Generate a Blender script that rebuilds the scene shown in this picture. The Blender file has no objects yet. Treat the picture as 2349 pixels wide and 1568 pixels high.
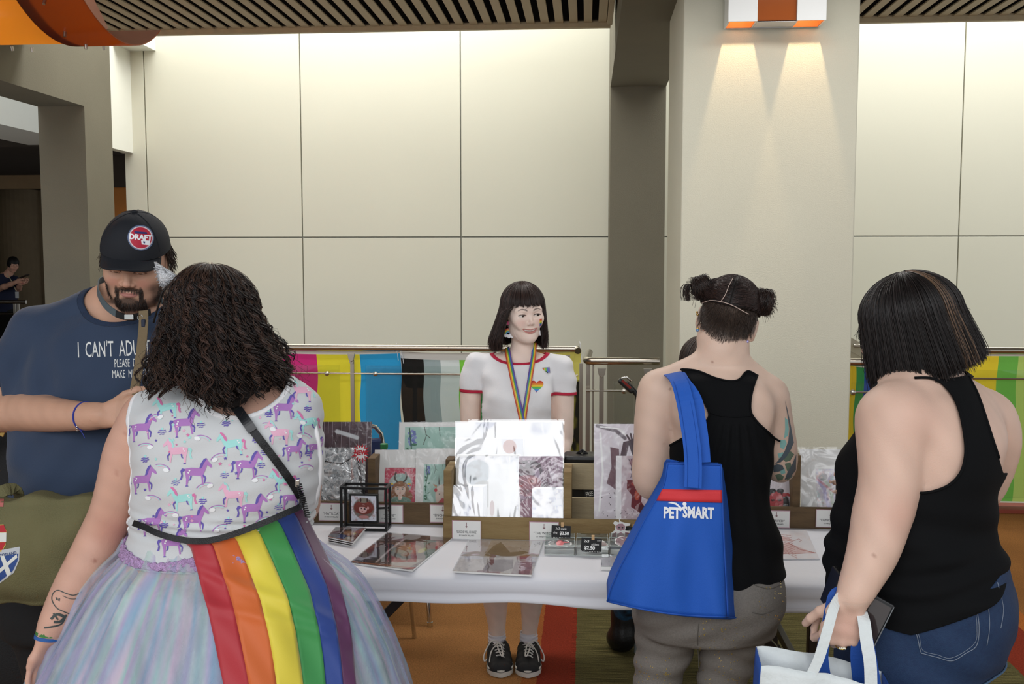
import bpy,bmesh,math,random
import numpy as np
from mathutils import Vector,Matrix,Euler
from mathutils.bvhtree import BVHTree
from mathutils.geometry import tessellate_polygon
random.seed(7)
RNG=np.random.default_rng(11)
C=bpy.context.scene.collection
SC=bpy.context.scene
R_=math.radians
PI=math.pi
F=2284.0
HC=1.70
CAM_ROT=Euler((R_(90-4.6),0,R_(4.28)),'XYZ')
cam_data=bpy.data.cameras.new('camera')
cam_data.sensor_width=36.0
cam_data.lens=F/2349.0*36.0
cam_data.clip_end=200
cam=bpy.data.objects.new('camera',cam_data)
cam.location=(0,0,HC)
cam.rotation_euler=CAM_ROT
C.objects.link(cam)
SC.camera=cam
CAM_M=CAM_ROT.to_matrix()
def at(px,py,Y):
 d=CAM_M@Vector(((px-1174.5)/F,(784-py)/F,-1.0))
 return Vector((0,0,HC))+d*(Y/d.y)
def atz(px,py,z):
 d=CAM_M@Vector(((px-1174.5)/F,(784-py)/F,-1.0))
 return Vector((0,0,HC))+d*((z-HC)/d.z)
def proj(V):
 d=(V-np.array([0,0,HC]))@np.array(CAM_M)
 return 1174.5+F*d[:,0]/-d[:,2],784-F*d[:,1]/-d[:,2]
def pxm(n,Y):
 return n*Y/F
world=bpy.data.worlds.new('world')
SC.world=world
world.use_nodes=True
bg=world.node_tree.nodes['Background']
bg.inputs[0].default_value=(0.93,0.97,1.0,1)
bg.inputs[1].default_value=0.62
SC.view_settings.view_transform='Standard'
SC.view_settings.look='None'
SC.view_settings.exposure=0.1
SC.view_settings.gamma=1.0
SC.view_settings.use_curve_mapping=False
SC.cycles.max_bounces=8
SC.cycles.diffuse_bounces=4
SC.cycles.glossy_bounces=4
SC.cycles.transmission_bounces=6
SC.cycles.transparent_max_bounces=12
SC.cycles.sample_clamp_indirect=6.0
SC.cycles.use_denoising=True
def area(name,loc,rot,sx,sy,power,col=(1,1,1),spread=None):
 l=bpy.data.lights.new(name,'AREA')
 l.shape='RECTANGLE'
 l.size=sx
 l.size_y=sy
 l.energy=power
 l.color=col
 if spread:
  l.spread=spread
 o=bpy.data.objects.new(name,l)
 o.location=loc
 o.rotation_euler=rot
 C.objects.link(o)
 return o
area('skylight_light',(0.0,8.30,5.3),(R_(22),0,0),12.0,1.2,440,(1.0,0.99,0.95))
area('window_front_light',(-1.5,-4.5,4.2),(R_(62),0,0),10.0,3.5,330,(0.97,0.98,1.0))
area('overhead_fill_light',(-0.3,4.6,3.42),(R_(-8),0,0),5.0,0.5,75,(1.0,0.97,0.93))  # unseen fill light added to brighten the shop keeper from above
def tag(o,label=None,cat=None,group=None,kind=None):
 if label:
  o['label']=label
 if cat:
  o['category']=cat
 if group:
  o['group']=group
 if kind:
  o['kind']=kind
 return o
def thing(name,label,cat,loc=(0,0,0),group=None,rot=(0,0,0)):
 o=bpy.data.objects.new(name,None)
 C.objects.link(o)
 o.empty_display_size=0.05
 o.location=loc
 o.rotation_euler=rot
 return tag(o,label,cat,group)
def hang(o,parent):
 if parent is not None:
  o.parent=parent
  o.matrix_parent_inverse=pmat(parent).inverted()
 return o
def pmat(p):
 m=Matrix.LocRotScale(p.location,p.rotation_euler,p.scale)
 if p.parent:
  m=pmat(p.parent)@p.matrix_parent_inverse@m
 return m
def copy_tree(o,parent=None):
 c=o.copy()
 C.objects.link(c)
 if parent is not None:
  c.parent=parent
 for ch in list(o.children):
  copy_tree(ch,c)
 return c
def lin(c):
 if isinstance(c,str):
  c=[int(c[i:i+2],16)/255 for i in(0,2,4)]
 return tuple(x/12.92 if x<=0.04045 else((x+0.055)/1.055)**2.4 for x in c)
MATS={}
def N(nt,t,**kw):
 n=nt.nodes.new(t)
 for k,v in kw.items():
  if k.startswith('_'):
   n.inputs[int(k[1:])].default_value=v
  else:
   setattr(n,k,v)
 return n
def mat(name,col,rough=0.6,metal=0.0,var=0.0,vscale=8.0,bump=0.0,bscale=60.0,spec=0.5,sheen=0.0,attr=None,coat=0.0,coat_bump=0.0,cscale=8.0,sss=0.0,trans=0.0,alpha=1.0,emit=None,estr=0.0,col2=None,weave=0.0,wscale=900,stretch=None,bdetail=3.0,coat_rough=0.05,double=None,ior=1.45):
 if name in MATS:
  return MATS[name]
 m=bpy.data.materials.new(name)
 MATS[name]=m
 m.use_nodes=True
 nt=m.node_tree
 p=nt.nodes['Principled BSDF']
 L=nt.links.new
 c=lin(col)
 p.inputs['Base Color'].default_value=(*c,1)
 p.inputs['Roughness'].default_value=rough
 p.inputs['Metallic'].default_value=metal
 p.inputs['Specular IOR Level'].default_value=spec
 p.inputs['IOR'].default_value=ior
 if sheen:
  p.inputs['Sheen Weight'].default_value=sheen
 if sss:
  p.inputs['Subsurface Weight'].default_value=sss
  p.inputs['Subsurface Radius'].default_value=(1.0,0.35,0.2)
  p.inputs['Subsurface Scale'].default_value=0.012
 if trans:
  p.inputs['Transmission Weight'].default_value=trans
 if alpha<1:
  p.inputs['Alpha'].default_value=alpha
 if emit:
  p.inputs['Emission Color'].default_value=(*lin(emit),1)
  p.inputs['Emission Strength'].default_value=estr
 tc=N(nt,'ShaderNodeTexCoord')
 src=tc.outputs['Object']
 if stretch:
  mp=N(nt,'ShaderNodeMapping')
  mp.inputs['Scale'].default_value=stretch
  L(src,mp.inputs[0])
  src=mp.outputs[0]
 base=None
 if attr:
  a=N(nt,'ShaderNodeAttribute',attribute_name=attr)
  base=a.outputs['Color']
 if var or col2:
  n=N(nt,'ShaderNodeTexNoise')
  n.inputs['Scale'].default_value=vscale
  n.inputs['Detail'].default_value=5
  L(src,n.inputs['Vector'])
  if col2:
   mx=N(nt,'ShaderNodeMix',data_type='RGBA')
   cr=N(nt,'ShaderNodeMapRange')
   cr.inputs[1].default_value=0.35
   cr.inputs[2].default_value=0.65
   L(n.outputs[0],cr.inputs[0])
   L(cr.outputs[0],mx.inputs[0])
   mx.inputs[6].default_value=(*c,1)
   mx.inputs[7].default_value=(*lin(col2),1)
   if base is not None:
    L(base,mx.inputs[6])
   base=mx.outputs[2]
  if var:
   h=N(nt,'ShaderNodeHueSaturation')
   mr=N(nt,'ShaderNodeMapRange')
   mr.inputs[1].default_value=0.25
   mr.inputs[2].default_value=0.75
   mr.inputs[3].default_value=1-var
   mr.inputs[4].default_value=1+var
   L(n.outputs[0],mr.inputs[0])
   L(mr.outputs[0],h.inputs['Value'])
   if base is not None:
    L(base,h.inputs['Color'])
   else:
    h.inputs['Color'].default_value=(*c,1)
   base=h.outputs[0]
 if base is not None:
  L(base,p.inputs['Base Color'])
 hgt=None
 if bump:
  b=N(nt,'ShaderNodeTexNoise')
  b.inputs['Scale'].default_value=bscale
  b.inputs['Detail'].default_value=bdetail
  L(src,b.inputs['Vector'])
  bn=N(nt,'ShaderNodeBump')
  bn.inputs['Strength'].default_value=min(1,bump)
  bn.inputs['Distance'].default_value=0.01*max(1,bump)
  L(b.outputs[0],bn.inputs['Height'])
  L(bn.outputs[0],p.inputs['Normal'])
  hgt=bn
 if weave:
  w=N(nt,'ShaderNodeTexWave')
  w.inputs['Scale'].default_value=wscale
  w.inputs['Distortion'].default_value=2.0
  L(src,w.inputs['Vector'])
  b2=N(nt,'ShaderNodeBump')
  b2.inputs['Strength'].default_value=weave
  b2.inputs['Distance'].default_value=0.001
  L(w.outputs[0],b2.inputs['Height'])
  if hgt:
   L(hgt.outputs[0],b2.inputs['Normal'])
  L(b2.outputs[0],p.inputs['Normal'])
 if coat:
  p.inputs['Coat Weight'].default_value=coat
  p.inputs['Coat Roughness'].default_value=coat_rough
  if coat_bump:
   b=N(nt,'ShaderNodeTexNoise')
   b.inputs['Scale'].default_value=cscale
   b.inputs['Detail'].default_value=2.5
   b.inputs['Distortion'].default_value=1.2
   L(src,b.inputs['Vector'])
   bn=N(nt,'ShaderNodeBump')
   bn.inputs['Strength'].default_value=coat_bump
   bn.inputs['Distance'].default_value=0.02
   L(b.outputs[0],bn.inputs['Height'])
   L(bn.outputs[0],p.inputs['Coat Normal'])
 return m
def glass_mat(name,tint='FFFFFF',gloss=0.12,rough=0.03,bump=0.0,bscale=10.0,dens=0.0,stretch=None,fk=1.0):
 if name in MATS:
  return MATS[name]
 m=bpy.data.materials.new(name)
 MATS[name]=m
 m.use_nodes=True
 nt=m.node_tree
 nt.nodes.clear()
 L=nt.links.new
 out=N(nt,'ShaderNodeOutputMaterial')
 mix=N(nt,'ShaderNodeMixShader')
 tr=N(nt,'ShaderNodeBsdfTransparent')
 tr.inputs[0].default_value=(*lin(tint),1)
 gl=N(nt,'ShaderNodeBsdfGlossy')
 gl.inputs['Roughness'].default_value=rough
 fr=N(nt,'ShaderNodeFresnel')
 fr.inputs[0].default_value=1.45
 add=N(nt,'ShaderNodeMath',operation='MULTIPLY_ADD')
 add.inputs[1].default_value=fk
 add.inputs[2].default_value=gloss-0.04*fk
 L(fr.outputs[0],add.inputs[0])
 L(add.outputs[0],mix.inputs[0])
 L(tr.outputs[0],mix.inputs[1])
 L(gl.outputs[0],mix.inputs[2])
 if bump:
  tc=N(nt,'ShaderNodeTexCoord')
  src=tc.outputs['Object']
  if stretch:
   mp=N(nt,'ShaderNodeMapping')
   mp.inputs['Scale'].default_value=stretch
   L(src,mp.inputs[0])
   src=mp.outputs[0]
  b=N(nt,'ShaderNodeTexNoise')
  b.inputs['Scale'].default_value=bscale
  b.inputs['Detail'].default_value=2.0
  b.inputs['Distortion'].default_value=1.5
  L(src,b.inputs['Vector'])
  bn=N(nt,'ShaderNodeBump')
  bn.inputs['Strength'].default_value=bump
  bn.inputs['Distance'].default_value=0.02
  L(b.outputs[0],bn.inputs['Height'])
  L(bn.outputs[0],gl.inputs['Normal'])
 if dens:
  df=N(nt,'ShaderNodeBsdfDiffuse')
  df.inputs[0].default_value=(*lin(tint),1)
  m2=N(nt,'ShaderNodeMixShader')
  m2.inputs[0].default_value=dens
  L(mix.outputs[0],m2.inputs[1])
  L(df.outputs[0],m2.inputs[2])
  L(m2.outputs[0],out.inputs[0])
 else:
  L(mix.outputs[0],out.inputs[0])
 return m
class MB:
 def __init__(s):
  s.v,s.f=[],[]
 def add(s,vs,fs):
  n=len(s.v)
  s.v+=[tuple(v)for v in vs]
  s.f+=[tuple(i+n for i in f)for f in fs]
  return s
 def box(s,x0,x1,y0,y1,z0,z1):
  return s.add([(x0,y0,z0),(x1,y0,z0),(x1,y1,z0),(x0,y1,z0),(x0,y0,z1),(x1,y0,z1),(x1,y1,z1),(x0,y1,z1)],[(0,3,2,1),(4,5,6,7),(0,1,5,4),(1,2,6,5),(2,3,7,6),(3,0,4,7)])
 def obox(s,c,size,M=None):
  M=M or Matrix.Identity(3)
  c=Vector(c)
  a,b,d=size[0]/2,size[1]/2,size[2]/2
  vs=[c+M@Vector(p)for p in[(-a,-b,-d),(a,-b,-d),(a,b,-d),(-a,b,-d),(-a,-b,d),(a,-b,d),(a,b,d),(-a,b,d)]]
  return s.add(vs,[(0,3,2,1),(4,5,6,7),(0,1,5,4),(1,2,6,5),(2,3,7,6),(3,0,4,7)])
 def bar(s,a,b,w,h,up=(0,0,1)):
  a,b=Vector(a),Vector(b)
  d=(b-a).normalized()
  r=d.cross(Vector(up)).normalized()
  u=r.cross(d).normalized()
  M=Matrix((r,d,u)).transposed()
  return s.obox((a+b)/2,(w,(b-a).length,h),M)
 def tube(s,pts,rad,n=10,cap=True,closed=False):
  pts=[Vector(p)for p in pts]
  rad=rad if hasattr(rad,'__len__')else[rad]*len(pts)
  m=len(pts)
  vs,fs=[],[]
  up=None
  for i,p in enumerate(pts):
   if closed:
    d=(pts[(i+1)%m]-pts[i-1])
   else:
    d=(pts[min(i+1,m-1)]-pts[max(i-1,0)])
   d=d.normalized()if d.length>1e-9 else Vector((0,0,1))
   if up is None:
    up=Vector((0,0,1))if abs(d.z)<0.9 else Vector((1,0,0))
   r=d.cross(up).normalized()
   up=r.cross(d).normalized()
   for k in range(n):
    a=2*PI*k/n
    vs.append(p+(r*math.cos(a)+up*math.sin(a))*rad[i])
  for i in range(m if closed else m-1):
   j=(i+1)%m
   for k in range(n):
    k2=(k+1)%n
    fs.append((i*n+k,i*n+k2,j*n+k2,j*n+k))
  if cap and not closed:
   fs.append(tuple(range(n))[::-1])
   fs.append(tuple((m-1)*n+k for k in range(n)))
  return s.add(vs,fs)
 def ribbon(s,pts,nrm,w,th=0.0015):
  pts=[Vector(p)for p in pts]
  m=len(pts)
  w=w if hasattr(w,'__len__')else[w]*m
  nr=[Vector(q).normalized()for q in nrm]if isinstance(nrm[0],(tuple,list,Vector))else[Vector(nrm).normalized()]*m
  vs,fs=[],[]
  for i,p in enumerate(pts):
   d=(pts[min(i+1,m-1)]-pts[max(i-1,0)]).normalized()
   sd=d.cross(nr[i]).normalized()
   nn=sd.cross(d).normalized()
   for a,b in((-1,-1),(1,-1),(1,1),(-1,1)):
    vs.append(p+sd*(a*w[i]/2)+nn*(b*th/2))
  for i in range(m-1):
   for k in range(4):
    k2=(k+1)%4
    fs.append((i*4+k,i*4+k2,i*4+4+k2,i*4+4+k))
  fs+=[(3,2,1,0),tuple((m-1)*4+k for k in range(4))]
  return s.add(vs,fs)
 def lathe(s,prof,c=(0,0,0),n=24,M=None):
  M=M or Matrix.Identity(3)
  c=Vector(c)
  vs,fs=[],[]
  for r,z in prof:
   for k in range(n):
    a=2*PI*k/n
    vs.append(c+M@Vector((r*math.cos(a),r*math.sin(a),z)))
  for i in range(len(prof)-1):
   for k in range(n):
    k2=(k+1)%n
    fs.append((i*n+k,i*n+k2,i*n+n+k2,i*n+n+k))
  fs+=[tuple(range(n))[::-1],tuple((len(prof)-1)*n+k for k in range(n))]
  return s.add(vs,fs)
 def prism(s,poly,o,ux,uy,th):
  o,ux,uy=Vector(o),Vector(ux),Vector(uy)
  nz=ux.cross(uy).normalized()
  n=len(poly)
  vs=[o+ux*x+uy*y for x,y in poly]+[o+ux*x+uy*y-nz*th for x,y in poly]
  tri=tessellate_polygon([[Vector((x,y,0))for x,y in poly]])
  area2=sum(poly[i][0]*poly[(i+1)%n][1]-poly[(i+1)%n][0]*poly[i][1]for i in range(n))
  fs=[]
  for t in tri:
   a=[poly[k]for k in t]
   sg=(a[1][0]-a[0][0])*(a[2][1]-a[0][1])-(a[2][0]-a[0][0])*(a[1][1]-a[0][1])
   t=tuple(t)if sg>0 else tuple(t)[::-1]
   fs.append(t)
   fs.append(tuple(k+n for k in t[::-1]))
  for i in range(n):
   j=(i+1)%n
   fs.append((i,i+n,j+n,j)if area2>0 else(j,j+n,i+n,i))
  return s.add(vs,fs)
 def grid(s,nu,nv,fn,wrap=False):
  vs=[fn(i/(nu if wrap else nu-1),j/(nv-1))for j in range(nv)for i in range(nu)]
  fs=[]
  for j in range(nv-1):
   for i in range(nu if wrap else nu-1):
    i2=(i+1)%nu
    fs.append((j*nu+i,j*nu+i2,(j+1)*nu+i2,(j+1)*nu+i))
  return s.add(vs,fs)
 def build(s,name,m,parent=None,smooth=False,bevel=0.0,solid=0.0,label=None,auto=None):
  me=bpy.data.meshes.new(name)
  me.from_pydata(s.v,[],s.f)
  me.update()
  o=bpy.data.objects.new(name,me)
  C.objects.link(o)
  if m is not None:
   me.materials.append(m)
  if smooth:
   me.polygons.foreach_set('use_smooth',[True]*len(me.polygons))
   if auto:
    me.set_sharp_from_angle(angle=R_(auto))
  if bevel:
   b=o.modifiers.new('b','BEVEL')
   b.width=bevel
   b.segments=2
   b.limit_method='ANGLE'
  if solid:
   b=o.modifiers.new('s','SOLIDIFY')
   b.thickness=solid
   b.offset=0
  if label:
   o['label']=label
  return hang(o,parent)
def np_mesh(name,V,Fc,m=None,parent=None,smooth=True,cols=None,label=None):
 me=bpy.data.meshes.new(name)
 V=np.asarray(V,dtype=np.float32)
 Fc=np.asarray(Fc,dtype=np.int32)
 k=Fc.shape[1]
 me.vertices.add(len(V))
 me.vertices.foreach_set('co',V.ravel())
 me.loops.add(Fc.size)
 me.loops.foreach_set('vertex_index',Fc.ravel())
 me.polygons.add(len(Fc))
 me.polygons.foreach_set('loop_start',np.arange(0,Fc.size,k,dtype=np.int32))
 me.update(calc_edges=True)
 if smooth:
  me.polygons.foreach_set('use_smooth',np.ones(len(Fc),dtype=bool))
 if cols is not None:
  a=me.color_attributes.new('Col','FLOAT_COLOR','POINT')
  cc=np.ones((len(V),4),dtype=np.float32)
  cc[:,:3]=cols
  a.data.foreach_set('color',cc.ravel())
 o=bpy.data.objects.new(name,me)
 C.objects.link(o)
 if m is not None:
  me.materials.append(m)
 if label:
  o['label']=label
 return hang(o,parent)
def smoothstep(a,b,x):
 t=np.clip((x-a)/(b-a),0,1)
 return t*t*(3-2*t)
def catmull(pts,n=8):
 P=[np.array(p,dtype=float)for p in pts]
 out=[]
 m=len(P)
 for i in range(m-1):
  p0,p1,p2,p3=P[max(i-1,0)],P[i],P[i+1],P[min(i+2,m-1)]
  for k in range(n):
   t=k/n
   out.append(0.5*((2*p1)+(-p0+p2)*t+(2*p0-5*p1+4*p2-p3)*t*t+(-p0+3*p1-3*p2+p3)*t**3))
 out.append(P[-1])
 return out
def text(name,s,size,o,ux,uy,m,parent=None,sx=1.0,align='CENTER',ext=0.0003,bold=0.0,shear=0.0,spacing=1.0):
 cu=bpy.data.curves.new(name,'FONT')
 cu.body=s
 cu.size=size
 cu.align_x=align
 cu.align_y='CENTER'
 cu.extrude=ext
 cu.offset=bold
 cu.shear=shear
 cu.space_character=spacing
 cu.resolution_u=3
 tmp=bpy.data.objects.new('t',cu)
 C.objects.link(tmp)
 me=bpy.data.meshes.new_from_object(tmp.evaluated_get(bpy.context.evaluated_depsgraph_get()))
 bpy.data.objects.remove(tmp)
 bpy.data.curves.remove(cu)
 me.materials.clear()
 me.materials.append(m)
 ob=bpy.data.objects.new(name,me)
 C.objects.link(ob)
 ux,uy=Vector(ux).normalized(),Vector(uy).normalized()
 M=Matrix((ux*sx,uy,ux.cross(uy))).transposed().to_4x4()
 M.translation=Vector(o)
 if parent is not None:
  ob.parent=parent
  ob.matrix_parent_inverse=pmat(parent).inverted()
 ob.matrix_basis=M
 return ob
def text_mesh2d(s,size,sx=1.0,bold=0.0,align='CENTER',shear=0.0):
 cu=bpy.data.curves.new('t','FONT')
 cu.body=s
 cu.size=size
 cu.align_x=align
 cu.align_y='CENTER'
 cu.offset=bold
 cu.shear=shear
 cu.resolution_u=2
 ob=bpy.data.objects.new('t',cu)
 C.objects.link(ob)
 dg=bpy.context.evaluated_depsgraph_get()
 me=bpy.data.meshes.new_from_object(ob.evaluated_get(dg))
 vs=[(v.co.x*sx,v.co.y)for v in me.vertices]
 fs=[tuple(p.vertices)for p in me.polygons]
 bpy.data.objects.remove(ob)
 bpy.data.curves.remove(cu)
 bpy.data.meshes.remove(me)
 return vs,fs
class Canvas:
 def __init__(s,w,h,col='FFFFFF'):
  s.w,s.h=w,h
  s.a=np.ones((h,w,3))*np.array(lin(col))
  s.Y,s.X=np.mgrid[0:h,0:w]
  s.X=(s.X+0.5)/w
  s.Y=(s.Y+0.5)/h
  s.asp=h/w
  s.rng=np.random.default_rng(w*31+h)
 def put(s,mask,col,op=1.0):
  mask=np.clip(mask,0,1)[...,None]*op
  s.a=s.a*(1-mask)+np.array(lin(col))*mask
  return s
 def rect(s,x0,y0,x1,y1,col,op=1.0):
  return s.put(((s.X>=x0)&(s.X<x1)&(s.Y>=y0)&(s.Y<y1)).astype(float),col,op)
 def ell(s,cx,cy,rx,ry,col,op=1.0,soft=0.08,rot=0.0):
  dx,dy=s.X-cx,(s.Y-cy)
  if rot:
   c_,s_=math.cos(rot),math.sin(rot)
   dy2=dy*s.asp
   dx,dy=dx*c_+dy2*s_,(-dx*s_+dy2*c_)/s.asp
  d=np.sqrt((dx/rx)**2+(dy/ry)**2)
  return s.put(1-smoothstep(1-soft,1+soft,d),col,op)
 def line(s,pts,w,col,op=1.0):
  m=np.zeros((s.h,s.w))
  for(x0,y0),(x1,y1)in zip(pts[:-1],pts[1:]):
   ax,ay=s.X-x0,(s.Y-y0)*s.asp
   bx,by=x1-x0,(y1-y0)*s.asp
   t=np.clip((ax*bx+ay*by)/(bx*bx+by*by+1e-12),0,1)
   d=np.hypot(ax-bx*t,ay-by*t)
   m=np.maximum(m,1-smoothstep(w*0.35,w*0.75,d))
  return s.put(m,col,op)
 def poly(s,pts,col,op=1.0):
  acc=np.zeros((s.h,s.w))
  n=len(pts)
  for ox in(-0.33,0,0.33):
   for oy in(-0.33,0,0.33):
    X,Y=s.X+ox/s.w,s.Y+oy/s.h
    ins=np.zeros((s.h,s.w),bool)
    for i in range(n):
     (x0,y0),(x1,y1)=pts[i],pts[(i+1)%n]
     if y1!=y0:
      ins^=((y0>Y)!=(y1>Y))&(X<(x1-x0)*(Y-y0)/(y1-y0)+x0)
    acc+=ins
  return s.put(acc/9,col,op)
 def grad(s,top,bot,y0=0.0,y1=1.0):
  t=np.clip((s.Y-y0)/(y1-y0),0,1)[...,None]
  s.a=np.array(lin(top))*(1-t)+np.array(lin(bot))*t
  return s
 def field(s,nx,ny,seed=0):
  g=np.random.default_rng(seed+5).random((ny+2,nx+2))
  x,y=s.X*nx,s.Y*ny
  i,j=x.astype(int),y.astype(int)
  fx,fy=x-i,y-j
  fx,fy=fx*fx*(3-2*fx),fy*fy*(3-2*fy)
  return(g[j,i]*(1-fx)+g[j,i+1]*fx)*(1-fy)+(g[j+1,i]*(1-fx)+g[j+1,i+1]*fx)*fy
 def mottle(s,nx,ny,col,op=0.6,lo=0.5,hi=0.8,seed=0):
  f=0.6*s.field(nx,ny,seed)+0.4*s.field(nx*3,ny*3,seed+1)
  return s.put(smoothstep(lo,hi,f),col,op)
 def specks(s,n,r,col,op=0.8,box=(0,0,1,1)):
  for _ in range(n):
   x=s.rng.uniform(box[0],box[2])
   y=s.rng.uniform(box[1],box[3])
   q=r*s.rng.uniform(0.4,1.3)
   s.ell(x,y,q,q/s.asp,col,op,0.3)
  return s
def print_grid(name,cv,fn,m,parent=None):
 w,h=cv.w,cv.h
 U,Vv=np.meshgrid(np.linspace(0,1,w+1),np.linspace(0,1,h+1))
 P=fn(U.ravel(),Vv.ravel())
 i,j=np.meshgrid(np.arange(w),np.arange(h))
 a=(j*(w+1)+i).ravel()
 Fc=np.stack([a,a+w+1,a+w+2,a+1],1)
 o=np_mesh(name,P,Fc,m,parent,smooth=True)
 at_=o.data.color_attributes.new('Col','FLOAT_COLOR','CORNER')
 cc=np.ones((len(Fc),4,4),dtype=np.float32)
 cc[:,:,:3]=cv.a.reshape(-1,1,3)
 at_.data.foreach_set('color',cc.ravel())
 return o
# ================================================================= THE SETTING
W=9.42
M_panel=mat('wall_panel','D3D1C0',rough=0.45,var=0.015,vscale=1.2,bump=0.05,bscale=200)
M_joint=mat('joint','A9AAA2',rough=0.7)
M_conc=mat('concrete_paint','B9B3A2',rough=0.85,var=0.035,vscale=2.5,bump=0.35,bscale=140)
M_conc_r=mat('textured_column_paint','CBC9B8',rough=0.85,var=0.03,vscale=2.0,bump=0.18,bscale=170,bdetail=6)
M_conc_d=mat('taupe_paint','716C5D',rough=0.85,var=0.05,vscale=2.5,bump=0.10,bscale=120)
M_white=mat('white_paint','E6E6DC',rough=0.7,var=0.01)
M_slat=mat('slat_wood','B4A588',rough=0.6,var=0.06,vscale=3,stretch=(8,0.6,8),bump=0.1,bscale=30)
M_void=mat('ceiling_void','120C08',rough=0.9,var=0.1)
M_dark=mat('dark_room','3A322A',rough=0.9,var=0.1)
M_steel=mat('brushed_steel','B9B3A8',rough=0.28,metal=1.0,var=0.03,stretch=(1,60,60))
M_chrome=mat('chrome','D6D6D2',rough=0.08,metal=1.0,var=0.01)
M_black=mat('black_plastic','151515',rough=0.35,var=0.1)
def structure(name,mb,m,bevel=0.0,smooth=False):
 o=mb.build(name,m,None,smooth=smooth,bevel=bevel)
 o['kind']='structure'
 return o
def carpet():
 m=bpy.data.materials.new('carpet')
 m.use_nodes=True
 nt=m.node_tree
 L=nt.links.new
 p=nt.nodes['Principled BSDF']
 p.inputs['Roughness'].default_value=0.95
 p.inputs['Specular IOR Level'].default_value=0.1
 tc=N(nt,'ShaderNodeTexCoord')
 sep=N(nt,'ShaderNodeSeparateXYZ')
 L(tc.outputs['Object'],sep.inputs[0])
 ramp=N(nt,'ShaderNodeValToRGB')
 mr=N(nt,'ShaderNodeMapRange')
 mr.inputs[1].default_value=-4
 mr.inputs[2].default_value=4
 wob=N(nt,'ShaderNodeTexNoise')
 wob.inputs['Scale'].default_value=40
 L(tc.outputs['Object'],wob.inputs[0])
 ad=N(nt,'ShaderNodeMath',operation='MULTIPLY_ADD')
 L(wob.outputs[0],ad.inputs[0])
 ad.inputs[1].default_value=0.012
 L(sep.outputs[0],ad.inputs[2])
 L(ad.outputs[0],mr.inputs[0])
 L(mr.outputs[0],ramp.inputs[0])
 cr=ramp.color_ramp
 cr.interpolation='CONSTANT'
 stops=[(-4,'94683E'),(-0.255,'94582E'),(-0.195,'802F1E'),(-0.057,'5A5434'),(1.79,'802F1E'),(2.03,'A8622C'),(2.12,'8E6034')]
 while len(cr.elements)<len(stops):
  cr.elements.new(0.5)
 for e,(x,c)in zip(cr.elements,stops):
  e.position=(x+4)/8
  e.color=(*lin(c),1)
 mp=N(nt,'ShaderNodeMapping')
 mp.inputs['Scale'].default_value=(3,90,1)
 L(tc.outputs['Object'],mp.inputs[0])
 st=N(nt,'ShaderNodeTexNoise')
 st.inputs['Scale'].default_value=1.6
 st.inputs['Detail'].default_value=4
 L(mp.outputs[0],st.inputs[0])
 inb=N(nt,'ShaderNodeMath',operation='COMPARE')
 inb.inputs[1].default_value=0.866
 inb.inputs[2].default_value=0.923
 L(sep.outputs[0],inb.inputs[0])
 pile=N(nt,'ShaderNodeTexNoise')
 pile.inputs['Scale'].default_value=160
 pile.inputs['Detail'].default_value=3
 L(tc.outputs['Object'],pile.inputs[0])
 big=N(nt,'ShaderNodeTexNoise')
 big.inputs['Scale'].default_value=2.2
 big.inputs['Detail'].default_value=3
 L(tc.outputs['Object'],big.inputs[0])
 v1=N(nt,'ShaderNodeMapRange')
 for k,x in zip((1,2,3,4),(0.3,0.7,0.35,1.6)):
  v1.inputs[k].default_value=x
 L(st.outputs[0],v1.inputs[0])
 mixv=N(nt,'ShaderNodeMix')
 L(inb.outputs[0],mixv.inputs[0])
 mixv.inputs[2].default_value=1.0
 L(v1.outputs[0],mixv.inputs[3])
 v2=N(nt,'ShaderNodeMapRange')
 for k,x in zip((1,2,3,4),(0.3,0.7,0.72,1.28)):
  v2.inputs[k].default_value=x
 L(pile.outputs[0],v2.inputs[0])
 v3=N(nt,'ShaderNodeMapRange')
 for k,x in zip((1,2,3,4),(0.3,0.7,0.88,1.12)):
  v3.inputs[k].default_value=x
 L(big.outputs[0],v3.inputs[0])
 a=N(nt,'ShaderNodeMath',operation='MULTIPLY')
 L(mixv.outputs[0],a.inputs[0])
 L(v2.outputs[0],a.inputs[1])
 b=N(nt,'ShaderNodeMath',operation='MULTIPLY')
 L(a.outputs[0],b.inputs[0])
 L(v3.outputs[0],b.inputs[1])
 h=N(nt,'ShaderNodeHueSaturation')
 L(ramp.outputs[0],h.inputs['Color'])
 L(b.outputs[0],h.inputs['Value'])
 L(h.outputs[0],p.inputs['Base Color'])
 bn=N(nt,'ShaderNodeBump')
 bn.inputs['Strength'].default_value=0.6
 bn.inputs['Distance'].default_value=0.004
 L(pile.outputs[0],bn.inputs['Height'])
 L(bn.outputs[0],p.inputs['Normal'])
 return m
structure('floor',MB().box(-4.35,6.5,-2.5,7.05,-0.25,0.0),carpet())
M_kerb=mat('kerb_red','7E3524',rough=0.6,var=0.06)
structure('trim_1',MB().box(-4.35,0.02,6.86,7.06,0.0,0.03),M_kerb,bevel=0.004)
structure('trim_2',MB().box(1.55,6.5,6.86,7.06,0.0,0.03),M_kerb,bevel=0.004)
structure('floor_far',MB().box(-14,-3.0,14.6,24,-1.9,0.0),mat('far_carpet','5A4630',rough=0.95,var=0.15,vscale=6))
structure('floor_lower',MB().box(-14,6.5,7.06,14.6,-1.9,-1.7),mat('lower_carpet','6A5236',rough=0.95,var=0.15,vscale=6))
wall=structure('wall_back',MB().box(-4.4,6.5,W+0.03,W+0.2,-1.9,5.6),M_joint)
gx=[at(291,542,W).x,at(341,542,W).x,at(694,542,W).x,at(1057.5,542,W).x,0.32,1.93,at(2199,542,W).x,5.05,6.5]
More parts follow.
